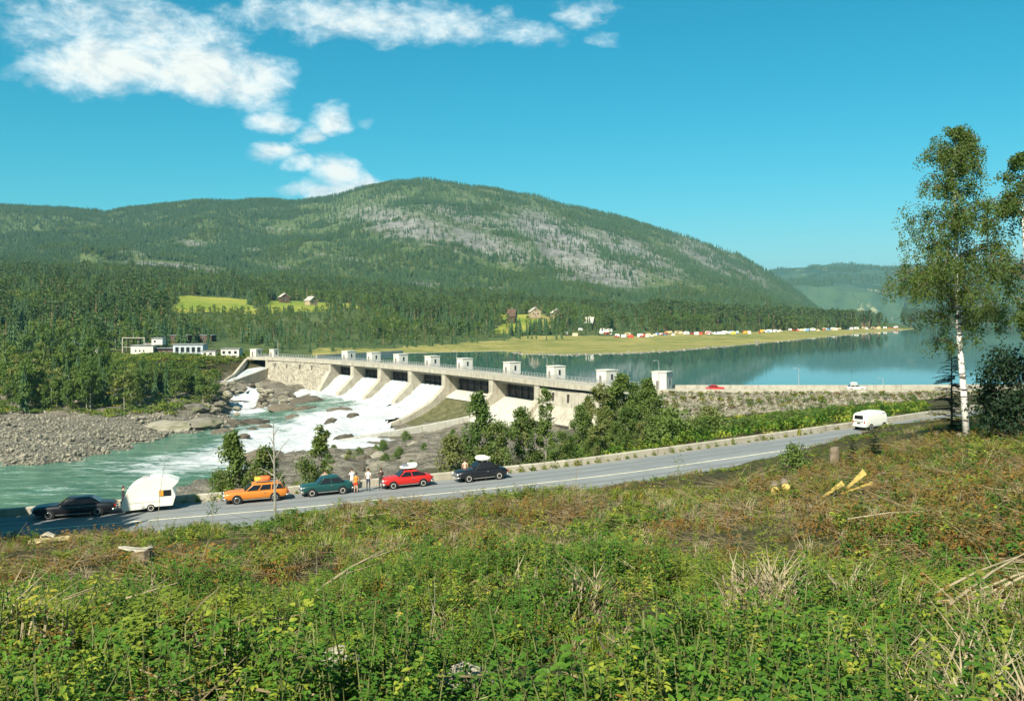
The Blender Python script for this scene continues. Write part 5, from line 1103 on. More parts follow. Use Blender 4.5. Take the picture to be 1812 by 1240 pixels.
clearing('undergrowth', 34000, 23, 104, far_p, .62, ([0, 10, 0, 2], [1, 3], [4, 9], [6, 7], [5, 11], [8], [12]), 'green and brown scrub on the farther part of the clearing towards the road', .95)
# tangled brush on the right-hand bank
x_, y_ = lay(26000, 13, 62, .62); px_ = pxof(x_, y_); kq = (px_ > 1380) & (rng.random(len(x_)) < sstep(1380, 1650, px_)) & ~open_ground(x_, y_); x_, y_ = x_[kq], y_[kq]; n = len(x_)
scatter('tangled_brush', [far_p[6], far_p[4], far_p[9], far_p[0], far_p[2], near_p[10]], np.stack([x_, y_, ground(x_, y_) - .03], 1), rots(n, .2), rng.uniform(.7, 1.35, n), rng.choice(6, n, p=[.12, .2, .2, .22, .16, .10]), 'tangled brown and green brush on the bank at the right')
# weeds along the parapet foot and the dike crest
kk = rng.integers(10, len(RC) - 10, 420); o = -HALF - .32 + np.abs(rng.normal(0, .12, 420)); wx = RC[kk, 0] + RN[kk, 0] * o; wy = RC[kk, 1] + RN[kk, 1] * o
keepw = fbm(wx, wy, 6, 2) > -.05; scatter('parapet_weeds', [cover(41, .22, 30, .10, G2), tuft(42, 20, .4, G2), cover(43, .2, 26, .1, G1)], np.stack([wx, wy, RC[kk, 2] + .0], 1)[keepw], rots(420)[keepw], (rng.gamma(2.0, .4, 420) + .25)[keepw], rng.integers(0, 3, 420)[keepw], 'small weeds growing along the foot of the road parapet')
kk = rng.integers(0, len(DK) - 15, 900); o = .9 + np.abs(rng.normal(0, 4.5, 900)); wx = DK[kk, 0] + DKN[kk, 0] * o; wy = DK[kk, 1] + DKN[kk, 1] * o; wz = 2.3 - np.maximum(0, o - 1.2) * .613
scatter('dike_weeds', [cover(44, .7, 40, .25, G2), cover(45, .8, 40, .25, G1), cover(46, .7, 40, .2, G3)], np.stack([wx, wy, wz], 1), rots(900), rng.uniform(.6, 1.4, 900), rng.integers(0, 3, 900), 'weeds and moss patches between the stones of the dike')
# ground cover of the slopes behind the road and on the left bank
n = 2600; px_ = rng.uniform(1000, 1640, n); d_ = rng.uniform(98, 205, n); x_ = (px_ - PX0) / F * d_; t, _, _ = road_dist(x_, d_); ok = (t < -HALF - 1.2) & (bar_side(x_, d_) > 6); x_, d_ = x_[ok], d_[ok]; n = len(x_)
scatter('bank_cover', [cover(47, .9, 60, .28, G1), cover(48, .9, 60, .28, G2), shoot(49, .9, 5, 10, .25, G1)], np.stack([x_, d_, ground(x_, d_)], 1), rots(n), rng.uniform(.7, 1.5, n), rng.integers(0, 3, n), 'low green cover on the slope between the road and the dike')
n = 4200; px_ = rng.uniform(-60, 470, n); d_ = rng.uniform(285, 425, n); x_ = (px_ - PX0) / F * d_; g = ground(x_, d_); ok = (g > -10.3) & (rng.random(n) < np.where(rocky(x_, d_) < .6, 1, .45)) & ((px_ < 395) | (g > .5)); x_, d_, g = x_[ok], d_[ok], g[ok]; n = len(x_)
scatter('bank_scrub', [cover(51, 1.4, 60, .55, M_DEC), cover(52, 1.4, 60, .5, G2), cover(53, 1.6, 70, .6, M_DEC)], np.stack([x_, d_, g], 1), rots(n), rng.uniform(.7, 1.6, n), rng.integers(0, 3, n), 'green scrub under the trees of the left bank')

# ---------------------------------------------------------------- stumps, logs, dead wood, ferns of the clearing
def woodcut():
    t = NT('cut_wood'); o = t.obj(); w = t.n('ShaderNodeTexWave', wave_type='RINGS', rings_direction='Z'); t.L.new(o, w.inputs[0]); w.inputs['Scale'].default_value = 9; w.inputs['Distortion'].default_value = 1.5; c = t.mix(w.outputs[0], (.55, .36, .09), (.66, .47, .16)); return t.pbr(c, .85, None, .2)
M_CUT = woodcut(); M_SPLIT = plain('fresh_split_wood', (.48, .34, .09), .85, .25, 4.0, .02); M_GREYW = plain('bleached_wood', (.40, .36, .27), .9, .3, 5.0, .02); M_LOGB = plain('log_bark', (.20, .15, .10), .95, .45, 3.0, .03)
def spot(px_, d_, dz=0): x_ = (px_ - PX0) / F * d_; return Vector((x_, d_, gz(x_, d_) + dz))
def spot_y(px_, py_, d_): return on_ground(px_, py_, .2) + Vector((0, 0, .2))
def stump(p, r, h, label, tilt=0.0, topmat=None, slab=None):
    e = empty('tree_stump', tuple(p)); tag(e, label, 'stump'); rg = np.random.default_rng(int(abs(p.x * 100))); b = MB(); n = 12; prof = [(1.5, -.3), (1.25, .0), (1.05, .25 * h), (1.0, h)]; vs = []
    for q, z in prof:
        for j in range(n): a = 6.283 * j / n; rr = r * q * (1 + .10 * math.sin(3 * a + 1) * (q - .9) * 3 + rg.normal(0, .03)); vs.append((rr * math.cos(a), rr * math.sin(a), z + (tilt * rr * math.cos(a) if z == h else 0)))
    b.add(vs, [(i * n + j, i * n + (j + 1) % n, (i + 1) * n + (j + 1) % n, (i + 1) * n + j) for i in range(3) for j in range(n)]); b.build('bark', M_LOGB, e)
    b = MB(); b.add([(v[0] * .97, v[1] * .97, v[2] + .004) for v in vs[-n:]], [tuple(range(n))]); b.build('cut_face', topmat or M_GREYW, e); return e
def log(p, d, l, r, label, bark=None, group=None, name='log', ry=1.0):
    e = empty(name, tuple(p)); tag(e, label, 'log', group); d = Vector(d).normalized(); q = d * l; b = MB(); b.tube([(0, 0, 0), tuple(q * .5 + Vector((0, 0, r * .1))), tuple(q)], [r, r * .98, r * .95], 10, 0, False); b.build('bark', bark or M_LOGB, e, True)
    for s, c in ((-1, Vector((0, 0, 0))), (1, q)):
        b = MB(); a = d.cross(Vector((0, 0, 1))).normalized(); u = a.cross(d); n = 10; rr = r * (.985 if s < 0 else .935); b.add([tuple(c + d * s * .004 + (a * math.cos(6.283 * j / n) + u * math.sin(6.283 * j / n)) * rr) for j in range(n)], [tuple(range(n))]); b.build('cut_end', M_CUT, e)
    return e
p = spot_y(1372, 872, 52) + Vector((0, 0, .12)); log(p + Vector((0, 0, -.02)), (.25, .95, .05), 1.3, .20, 'round cut log with a yellow end, left of the pair beside the bush'); log(p + Vector((.52, .1, .12)), (.2, .95, .05), 1.2, .20, 'cut log with a squarish yellow end, upper right of the pair'); log(p + Vector((.25, -.35, -.28)), (1, .12, .02), .85, .12, 'pale short log lying below the two yellow ends', M_GREYW)
def split(px0, py0, px1, py1, d_, w, label, notch=0):
    w = w * .66
    a = spot_y(px0, py0, d_); k_ = a.y / F; c = a + Vector(((px1 - px0) * k_ * 1.35, .9, max(.05, (py0 - py1) * k_ * .7))); e = empty('split_log', tuple(a)); tag(e, label, 'split log'); v = c - a; n = v.normalized(); s = n.cross(Vector((0, -1, .3))).normalized(); f = s.cross(n); b = MB(); poly = []
    K = 7; vs = []
    for i in range(K):
        t = i / (K - 1); ww = w * (.35 + .65 * t) * (1 + .1 * math.sin(i * 2.3)); o = v * t
        vs += [tuple(o + s * ww / 2 + f * .02), tuple(o - s * ww / 2 + f * .03), tuple(o - s * ww * .3 - f * ww * .7), tuple(o + s * ww * .3 - f * ww * .7)]
    b.add(vs, [(i * 4 + j, i * 4 + (j + 1) % 4, (i + 1) * 4 + (j + 1) % 4, (i + 1) * 4 + j) for i in range(K - 1) for j in range(4)] + [(0, 1, 2, 3), tuple(4 * (K - 1) + j for j in (3, 2, 1, 0))]); b.m = [1 if k % 4 in (1, 2) and k < 4 * (K - 1) else 0 for k in range(len(b.f))]; b.build('wood', [M_SPLIT, M_LOGB], e)
    if notch: q = MB(); tip = v + s * .0; q.tube([tuple(v * .97), tuple(v * .97 + Vector((.32, 0, -.42)))], [.08, .06], 6); q.build('split_wedge', M_SPLIT, e)
split(1456, 879, 1492, 854, 47, .34, 'yellow split log, lowest and leftmost of the split ones'); split(1500, 862, 1532, 832, 48, .42, 'big yellow split log with a raised end'); split(1488, 873, 1540, 856, 47.5, .18, 'thin yellow split piece lying below the notched log'); log(spot_y(1543, 846, 49), (1, .5, .22), 1.0, .11, 'grey log end just right of the notched yellow log'); log(spot_y(1566, 855, 49), (1, .6, .1), 1.4, .10, 'thin pale log with a yellow end right of the split logs', M_GREYW)
p = spot(1477, 58); stump(Vector((p.x, p.y, p.z)), .27, 1.15 + max(0, (CZ - (798 - HY) / F * 58) - p.z - 1.15), 'upright grey stump standing against the road edge', .1, M_LOGB)
p = on_ground(252, 992, .2); stump(p, .40, .60, 'wide cut stump in the lower left with a bleached splinter slab on top', .12)
def slab(p, pts, th, label, mat, name='wood_slab', wd=.3):
    e = empty(name, tuple(p)); tag(e, label, 'wood slab'); b = MB(); n = len(pts)
    vs = []
    for (a, z, w) in pts: vs += [(a, -w / 2, z), (a, w / 2, z), (a, w / 2, z + th), (a, -w / 2, z + th)]
    b.add(vs, [(i * 4 + j, i * 4 + (j + 1) % 4, (i + 1) * 4 + (j + 1) % 4, (i + 1) * 4 + j) for i in range(n - 1) for j in range(4)] + [(0, 1, 2, 3), tuple(4 * (n - 1) + j for j in (3, 2, 1, 0))]); b.build('wood', mat, e); return e
slab(on_ground(252, 992, .2) + Vector((-1.05, -.1, .60)), [(.2, .08, .06), (.45, .05, .25), (.75, .0, .38), (1.1, -.02, .36), (1.3, .06, .25), (1.45, .14, .12)], .07, 'long white splintered slab lying across the wide stump', M_GREYW)
slab(spot_y(52, 962, 44), [(0, -.02, .3), (.35, .02, .6), (.75, .12, .7), (1.2, .1, .4), (1.7, .16, .25), (2.2, .22, .1)], .20, 'yellowish broken trunk piece lying at the lower left edge', plain('yellow_broken_wood', (.42, .34, .17), .9, .35, 4.0, .02)); slab(spot_y(52, 962, 44) + Vector((.6, .05, .28)), [(0, .0, .2), (.3, .18, .3), (.75, .02, .15)], .14, 'short pale wedge resting on the broken trunk piece', M_GREYW)
def sapling(px_, py_, d_, top, label, forks, mat, leaves=None, r=.03, bend=0.0, name='bare_sapling'):
    base = spot_y(px_, py_, d_); base.z = min(base.z, gz(base.x, base.y)); tz = CZ - (top - HY) / F * d_ - base.z; e = empty(name, tuple(base)); tag(e, label, 'sapling'); b = MB(); b.tube([(0, 0, -.1), (bend * .3 * tz, 0, tz * .45), (bend * tz, 0, tz)], [r, r * .75, r * .25], 6)
    for f, dx, dz_ in forks: b.tube([(bend * tz * f * f, 0, tz * f), (bend * tz * f * f + dx * .5, .05, tz * f + dz_ * .6), (bend * tz * f * f + dx, .1, tz * f + dz_)], [r * .5, r * .35, r * .1], 5)
    b.build('stem', mat, e)
    if leaves:
        q = MB(); rg = np.random.default_rng(int(px_)); 
        for i in range(leaves): z_ = tz * rg.uniform(.3, 1.0); leafq(q, Vector((bend * z_ * z_ / tz + rg.normal(0, .22), rg.normal(0, .22), z_)), rv(rg), rv(rg), .10, .07)
        q.build('leaves', G1, e, fixn=False)
sapling(487, 912, 51, 768, 'bare grey forked young tree standing in front of the orange car', [(.32, .75, 1.25), (.55, -.5, 1.0), (.62, .9, 1.2), (.75, -.35, .6), (.45, -1.0, .5), (.85, .3, .5)], M_GBARK, None, .085, -.02)
sapling(277, 942, 46, 815, 'thin bent bare stem in front of the caravan', [(.7, .5, .5), (.8, -.3, .5)], M_GBARK, None, .022, .12); sapling(376, 938, 48, 862, 'thin leafy sapling between the caravan and the orange car', [(.5, .5, .3), (.6, -.5, .3)], M_GBARK, 220, .025, .02); sapling(1200, 870, 54, 818, 'thin dark sapling standing against the grey road', [(.6, .2, .3)], M_TWIG, 60, .02, .0); sapling(1018, 866, 54, 846, 'dry twiggy shoot against the road in the middle', [(.4, .4, .5), (.3, -.4, .4), (.6, .2, .6)], M_TWIG, None, .015, .1)
for i, (px_, d_) in enumerate(((430, 20), (160, 17), (505, 15.5), (760, 14), (985, 14), (1330, 21), (560, 24), (1690, 28))):
    p = spot(px_, d_); e = empty('dry_plant', tuple(p)); tag(e, 'thin pale dry stalk leaning out of the green shoots of the foreground', 'dry plant', 'dry stalks in the foreground'); b = MB(); h = rng.uniform(.7, 1.05) * (.75 if d_ < 13 else 1.1); dx = rng.uniform(-.35, .45); b.tube([(0, 0, -.05), (dx * .15, .03, h * .3), (dx * .45, .06, h * .6), (dx * .7 * h + rng.normal(0, .08), .1, h * .85), (dx * h + rng.normal(0, .14), .1, h)], [.008, .007, .006, .004, .002], 5); b.tube([(dx * .3, .05, h * .5), (dx * .3 + rng.uniform(-.3, .3), 0, h * .8)], [.004, .002], 4); b.build('stem', M_STRAW if i % 3 else M_GBARK, e)
for i, (px_, d_, l, az_, el_) in enumerate(((1640, 16, 2.2, .35, .25), (1680, 14.5, 2.0, .5, .3), (1700, 17, 2.4, .3, .2), (1620, 15, 1.5, -.4, .15), (1730, 16, 2.0, .15, .35), (1500, 27, 2.6, .2, .05), (560, 18, 1.6, .8, .3), (90, 16, 2.0, .3, .3), (60, 20, 1.8, .5, .25), (640, 47, 2.6, .1, .05), (720, 50, 3.0, -.15, .05), (1620, 40, 3.0, .1, .03), (1680, 38, 3.2, .05, .03))):
    p = spot(px_, d_, .35); e = empty('dead_branch', tuple(p)); tag(e, 'dry fallen branch lying across the scrub of the clearing', 'branch', 'fallen branches in the clearing'); b = MB(); d = Vector((math.cos(az_), math.sin(az_), el_)); b.tube([(0, 0, 0), tuple(d * l * .5 + Vector((0, 0, .06))), tuple(d * l)], [.03, .022, .008], 6)
    for f in (.4, .65, .8): q = d * l * f; b.tube([tuple(q), tuple(q + (d + Vector(rng.normal(0, .6, 3))) * l * .22)], [.012, .003], 4)
    b.build('wood', M_STRAW, e)
BIGP = [(shoot(61, 1.0, 4, 60, .045, G1), 'raspberry_bush'), (shoot(62, .9, 5, 32, .042, G2, tri=True), 'raspberry_bush'), (shoot(63, 1.2, 3, 60, .05, G1, .1), 'young_shrub'), (shoot(64, 1.1, 4, 50, .045, G2, .12), 'young_shrub'), (shoot(65, .8, 5, 40, .04, G3), 'rusty_shrub')]
BLB = ['leafy green raspberry bush standing out of the foreground cover', 'yellow-green raspberry bush standing out of the foreground cover', 'upright dark green shrub standing out of the foreground cover', 'upright yellow-green shrub standing out of the foreground cover', 'rusty brown shrub standing out of the foreground cover']
for i in range(70):
    d_ = 7 + 40 * rng.random() ** 1.5; px_ = rng.uniform(60, 1760); k = int(rng.integers(0, 5)); m_, nm_ = BIGP[k]; o = link(nm_, m_); o.location = spot(px_, d_); s_ = rng.uniform(.7, 1.1) * (1 if d_ < 20 else 1.2); o.scale = (s_, s_, s_); o.rotation_euler = (0, 0, rng.uniform(0, 6.28)); tag(o, BLB[k], 'shrub', ['green raspberry bushes', 'yellow-green raspberry bushes', 'dark upright shrubs', 'yellow-green upright shrubs', 'rusty shrubs'][k] + ' of the clearing')
for px_, d_, s_, lb in ((1035, 1205, .6, 'bright yellow-green fern at the bottom edge right of centre'), (1122, 1195, .7, 'larger bright fern at the bottom edge, second from the centre'), (1222, 1180, .45, 'small bright fern between the shoots near the bottom'), (148, 1130, .6, 'pale fern in the lower left scrub'), (112, 985, .9, 'sunlit fern clump by the lower left edge of the road')):
    o = link('fern', frond_fern(int(px_), 9, 1.0, M_FERN)); o.location = on_ground(px_, d_, .35) + Vector((0, 0, .15)); o.scale = (s_, s_, s_); tag(o, lb, 'fern')
for px_, d_, sx, lb in ((600, 1195, .26, 'grey pointed stone poking out of the shoots at the bottom'), (835, 1215, .24, 'pale stone at the bottom edge in the middle'), (775, 1228, .14, 'small white stone at the bottom edge'), (1700, 775, .3, 'white stone at the foot of the birch')):
    o = link('rock', GP2[int(px_) % 5]); o.location = on_ground(px_, d_, .2) + Vector((0, 0, .2)); o.scale = (sx, sx * .8, sx * 1.1); o.rotation_euler = (.2, .1, px_); tag(o, lb, 'rock')

# ---------------------------------------------------------------- vehicles
def paint(name, c, rough=.36, coat=.12): return plain(name, c, rough, .06, .6, 0, .5, 0, coat)
M_TYRE = plain('tyre_rubber', (.02, .02, .02), .85, .2, 5); M_CHROME = plain('chrome', (.62, .60, .55), .25, .1, 3, metal=.8); M_RIMW = plain('cream_rim', (.62, .58, .48), .5, .15, 4); M_GLASS = NT('car_glass').pbr((.012, .014, .016), .1, None, .3); M_LAMP = plain('headlamp_glass', (.75, .73, .62), .2, .1, 4); M_RED = plain('tail_lamp', (.35, .02, .015), .3, .1, 4); M_BLACK = plain('black_trim', (.015, .015, .015), .6, .2, 3)
def wheel(e, x, y, r, w=.17, rim=None):
    s = 1 if y > 0 else -1; Mx = Matrix.Rotation(-math.pi / 2 * s, 4, 'X'); o = link('wheel', None, e); o.location = (x, y, r)
    b = MB(); b.lathe([(r * .55, -w / 2), (r * .93, -w / 2), (r, -w * .3), (r, w * .3), (r * .93, w / 2), (r * .6, w / 2)], 18, M=Mx); t = b.build('tyre', M_TYRE, o, True)
    b = MB(); b.lathe([(.02, w * .30), (r * .25, w * .50), (r * .32, w * .42), (r * .55, w * .52), (r * .66, w * .49), (r * .66, w * .2)], 18, M=Mx); b.build('rim', rim or M_RIMW, o, True)
def loft_body(st, crown=.03, sub=1):
    b = MB(); n = 0
    for (x, w, zl, zt) in st:
        half = [(.84 * w, zl), (.97 * w, zl + .09), (1.0 * w, zl + (zt - zl) * .5), (.97 * w, zt - .10), (.84 * w, zt), (.4 * w, zt + crown)]
        ring = half + [(-a, z) for a, z in reversed(half)]; n = len(ring); b.v += [(x, a, z) for a, z in ring]
    k = len(st); b.f = [(i * n + j, i * n + (j + 1) % n, (i + 1) * n + (j + 1) % n, (i + 1) * n + j) for i in range(k - 1) for j in range(n)] + [tuple(range(n)), tuple((k - 1) * n + j for j in range(n - 1, -1, -1))]; b.m = [0] * len(b.f); return b
def rounded(o, lv=2):
    m = o.modifiers.new('sub', 'SUBSURF'); m.levels = lv; m.render_levels = lv; return o
def bevel(o, w=.05, s=2):
    m = o.modifiers.new('bev', 'BEVEL'); m.width = w; m.segments = s; m.limit_method = 'ANGLE'; return o
def car(label, loc, rz, body, cab, col_, wb, r=.31, rim=None, rack=False, cat='car', name='parked_car', group=None, w=.8, windows=((.04, .5), (.55, .96)), soft=False, roofmat=None, tilt=0.0):
    """front = +x. cab = (rear belt, front belt, rear roof, front roof, belt z, roof z, half width belt, half width roof)"""
    e = empty(name, loc, rz); e.rotation_euler = (0, tilt, rz); tag(e, label, cat, group)
    rounded(loft_body(body).build('body', col_, e, True), 2)
    xb, xf, rb, rf, zb, zr, wbt, wr = cab; zb0 = zb - .05
    c = MB(); P = [(xb, wbt, zb0), (xf, wbt, zb0), (rf, wr, zr - .07), (rb, wr, zr - .07)]; vs = P + [(a, -b_, z) for a, b_, z in P] + [(rf - .1, wr * .6, zr), (rb + .1, wr * .6, zr), (rf - .1, -wr * .6, zr), (rb + .1, -wr * .6, zr)]
    c.add(vs, [(0, 1, 2, 3), (4, 7, 6, 5), (1, 5, 6, 2), (0, 3, 7, 4), (3, 2, 8, 9), (7, 11, 10, 6), (9, 8, 10, 11), (2, 6, 10, 8), (3, 9, 11, 7), (0, 4, 5, 1)]); o = c.build('cabin', roofmat or col_, e); bevel(o, .07 if not soft else .16, 3)
    def quad(nm, A, B, C_, D, off):
        A, B, C_, D = map(Vector, (A, B, C_, D)); nn = (B - A).cross(D - A).normalized(); cen = (A + B + C_ + D) / 4
        if nn.dot(cen - Vector((0, 0, zb))) < 0: nn = -nn
        q = MB(); q.add([tuple(p + nn * off) for p in (A, B, C_, D)] + [tuple(p - nn * .01) for p in (A, B, C_, D)], [(0, 1, 2, 3), (7, 6, 5, 4), (0, 4, 5, 1), (1, 5, 6, 2), (2, 6, 7, 3), (3, 7, 4, 0)]); q.build(nm, M_GLASS, e)
    def sp(u, v, s):
        lo = Vector((xb + (xf - xb) * u, wbt, zb + .02)); hi = Vector((rb + (rf - rb) * u, wr, zr - .10)); p = lo.lerp(hi, v); return (p.x, p.y * s, p.z)
    for s in (1, -1):
        for u0, u1 in windows: quad('side_window', sp(u0, .06, s), sp(u1, .06, s), sp(u1, .92, s), sp(u0, .92, s), .012)
    for nm, a, b_ in (('windscreen', xf, rf), ('rear_window', xb, rb)):
        quad(nm, (a, wbt * .88, zb + .04), (a, -wbt * .88, zb + .04), (a + (b_ - a) * .9, -wr * .86, zb + (zr - zb) * .82), (a + (b_ - a) * .9, wr * .86, zb + (zr - zb) * .82), .014)
    xs_ = [s[0] for s in body]; xF, xR = max(xs_), min(xs_); wf = max(s[1] for s in body)
    for x_ in wb:
        for s in (1, -1):
            b = MB(); Mx = Matrix.Rotation(math.pi / 2, 4, 'X'); b.lathe([(.01, -.02), (r * 1.18, -.02), (r * 1.18, .02), (.01, .02)], 16, c=(x_, s * (wf - .012), r + .02), M=Mx); b.build('wheel_arch', M_BLACK, e)
            wheel(e, x_, s * (wf - .075), r, rim=rim)
    zc = .46
    for nm, x_, sg in (('front_bumper', xF + .05, 1), ('rear_bumper', xR - .05, -1)):
        b = MB(); b.tube([(x_ - sg * .25, wf * .98, zc), (x_, wf * .85, zc), (x_ + sg * .03, 0, zc), (x_, -wf * .85, zc), (x_ - sg * .25, -wf * .98, zc)], .055, 6); b.build(nm, M_CHROME, e, True)
    for s in (1, -1):
        b = MB(); b.lathe([(.01, -.05), (.10, -.05), (.10, .02), (.06, .05), (.01, .055)], 12, c=(xF - .03, s * wf * .70, .68), M=Matrix.Rotation(math.pi / 2, 4, 'Y')); b.build('headlight', M_LAMP, e, True)
        b = MB(); b.box((xR + .02, s * wf * .74, .68), (.1, .16, .13)); b.build('tail_light', M_RED, e)
    b = MB()
    for j in range(5): b.box((xF + .005, 0, .54 + j * .06), (.05, wf * .9, .022))
    b.build('grille', M_CHROME, e)
    for x_ in (xF + .09, xR - .09): b = MB(); b.box((x_, 0, .42), (.02, .46, .11)); b.build('number_plate', M_LAMP, e)
    b = MB(); b.box(((xb + xf) / 2, wf + .012, zb - .16), (.16, .03, .03)); b.box(((xb + xf) / 2, -wf - .012, zb - .16), (.16, .03, .03)); b.build('door_handle', M_CHROME, e)
    b = MB(); b.box((0, wf * .985, .30), (wb[0] - wb[1] - .8, .03, .05)); b.box((0, -wf * .985, .30), (wb[0] - wb[1] - .8, .03, .05)); b.build('sill_trim', M_CHROME, e)
    if rack:
        b = MB(); zr_ = zr + .10
        for y_ in (-wr * .8, wr * .8): b.tube([(rb + .2, y_, zr_), (rf - .2, y_, zr_)], .018, 5)
        for x_ in np.linspace(rb + .25, rf - .25, 4): b.tube([(x_, -wr * .8, zr_), (x_, wr * .8, zr_)], .015, 5)
        for x_ in (rb + .3, rf - .3):
            for y_ in (-wr * .8, wr * .8): b.tube([(x_, y_, zr_), (x_, y_, zr - .08)], .015, 5)
        b.build('roof_rack', M_STEEL, e)
    return e
def std(L, W_, hood, trunk, belt, zl=.24, nose=.8, tail=.8):
    h = L / 2; w = W_ / 2
    return [(-h, w * .80, zl + .16, trunk - .14), (-h + .18, w * .93, zl + .04, trunk - .02), (-h + .75, w, zl, trunk + .01), (-h + 1.35, w, zl, belt), (h - 1.75, w, zl, belt), (h - 1.35, w, zl, hood + .02), (h - .45, w * .985, zl + .02, hood), (h - .14, w * .93, zl + .06, hood - .06), (h, w * .82, zl + .14, hood - .16)]
def bundle(name, parts, loc, rz, label, mats):
    e = empty(name, loc, rz); tag(e, label, 'luggage'); 
    for i, (c, d, m) in enumerate(parts):
        bm = bmesh.new(); bmesh.ops.create_cube(bm, size=1); bmesh.ops.subdivide_edges(bm, edges=bm.edges, cuts=2, use_grid_fill=True); rg = np.random.default_rng(i + int(abs(loc[0]) * 10))
        for v in bm.verts: v.co = v.co * .8 + v.co.normalized() * .14 + Vector(rg.normal(0, .03, 3)); v.co = Vector((v.co.x * d[0] + c[0], v.co.y * d[1] + c[1], v.co.z * d[2] + c[2]))
        me = bpy.data.meshes.new('pack'); bm.to_mesh(me); bm.free(); me.materials.append(mats[m]); o = link('pack', me, e); rounded(o, 1); me.polygons.foreach_set('use_smooth', [True] * len(me.polygons))
    return e
def lane(px_, off, face):
    """a place in the river-side lane: centre distance from the parapet edge; face -1 = pointing down the road to the left"""
    k = road_at(px_ ); best = None
    for kk_ in range(max(0, k - 25), min(len(RC), k + 25)):
        q = RC[kk_, :2] - RN[kk_] * (HALF - off); e_ = abs(pxof(q[0], q[1]) - px_)
        if best is None or e_ < best[0]: best = (e_, kk_, q)
    kk_, q = best[1:]; t = RT[kk_] * face; sl = (RC[min(kk_ + 4, len(RC) - 1), 2] - RC[max(kk_ - 4, 0), 2]) / 8.0 * face
    return (q[0], q[1], RC[kk_, 2] + .02 + .03 * min(1, (HALF - off) / HALF) * 0), math.atan2(t[1], t[0]), -math.atan(sl)
P_BLACK = paint('black_paint', (.010, .010, .012)); P_ORANGE = paint('orange_paint', (.52, .17, .02)); P_GREEN = paint('sea_green_paint', (.008, .055, .048)); P_RED = paint('red_paint', (.50, .018, .012)); P_WHITE = paint('cream_white_paint', (.74, .70, .58)); P_DARK = paint('dark_blue_paint', (.012, .018, .035))
l, a, ti = lane(128, 1.5, -1); car('long black American-style saloon in the shade towing the white caravan', l, a, std(5.5, 1.9, .92, .93, .95), (-1.75, 1.05, -1.15, .45, .93, 1.40, .86, .68), P_BLACK, (1.65, -1.55), .34, M_CHROME, tilt=ti)
l, a, ti = lane(443, 1.4, -1); car('orange estate car with a bundle on its roof rack', l, a, std(4.75, 1.72, .90, .96, .92), (-2.1, .85, -1.85, .25, .91, 1.44, .80, .66), P_ORANGE, (1.42, -1.35), .32, M_CHROME, rack=True, windows=((.03, .32), (.36, .64), (.68, .96)), tilt=ti)
Mz = Matrix.Rotation(a, 3, 'Z'); bundle('luggage_bundle', [((.25, 0, .14), (.55, .8, .30), 1), ((-.25, .05, .17), (.8, .85, .36), 0)], tuple(Vector(l) + Mz @ Vector((-.4, 0, 1.52))), a, 'orange and yellow roof bundle on the orange estate car', [plain('orange_tarp', (.62, .13, .03), .7, .2, 3), plain('yellow_tarp', (.66, .38, .04), .7, .2, 3)])
l, a, ti = lane(590, 1.15, -1); car('small dark sea-green saloon with white-rimmed wheels', l, a, std(4.1, 1.55, .90, .90, .93), (-1.35, .75, -.85, .30, .92, 1.45, .72, .58), P_GREEN, (1.25, -1.12), .30, None, tilt=ti, w=.75)
l, a, ti = lane(713, 1.25, -1); car('bright red saloon with a white load on its roof', l, a, std(4.1, 1.6, .90, .92, .92), (-1.50, .75, -.80, .25, .91, 1.40, .75, .60), P_RED, (1.25, -1.2), .30, None, rack=True, tilt=ti)
Mz = Matrix.Rotation(a, 3, 'Z'); bundle('luggage_bundle', [((.28, 0, .18), (.5, .7, .30), 1), ((-.28, 0, .20), (.75, .8, .40), 0), ((.1, .1, .08), (1.2, .9, .16), 0)], tuple(Vector(l) + Mz @ Vector((-.2, 0, 1.50))), a, 'white roof load with a dark pack on the red saloon', [plain('white_canvas', (.72, .68, .55), .8, .15, 3), plain('grey_canvas', (.14, .15, .17), .8, .2, 3)])
l, a, ti = lane(850, 1.4, -1); car('black rounded old saloon with a white roof load', l, a, [(-2.2, .62, .42, .72), (-2.05, .78, .32, .88), (-1.5, .86, .26, .96), (-.9, .87, .25, .97), (.5, .87, .25, .97), (.95, .86, .25, .99), (1.75, .83, .27, .95), (2.1, .74, .32, .86), (2.25, .6, .42, .72)], (-1.45, .80, -.75, .32, .95, 1.55, .78, .62), P_BLACK, (1.32, -1.32), .33, M_RIMW, soft=True, rack=True, tilt=ti)
Mz = Matrix.Rotation(a, 3, 'Z'); bundle('luggage_bundle', [((0, 0, .14), (1.15, .95, .28), 0), ((.1, 0, .26), (.8, .7, .2), 0)], tuple(Vector(l) + Mz @ Vector((-.15, 0, 1.64))), a, 'flat white roof load on the black rounded saloon', [MATS['white_canvas']])
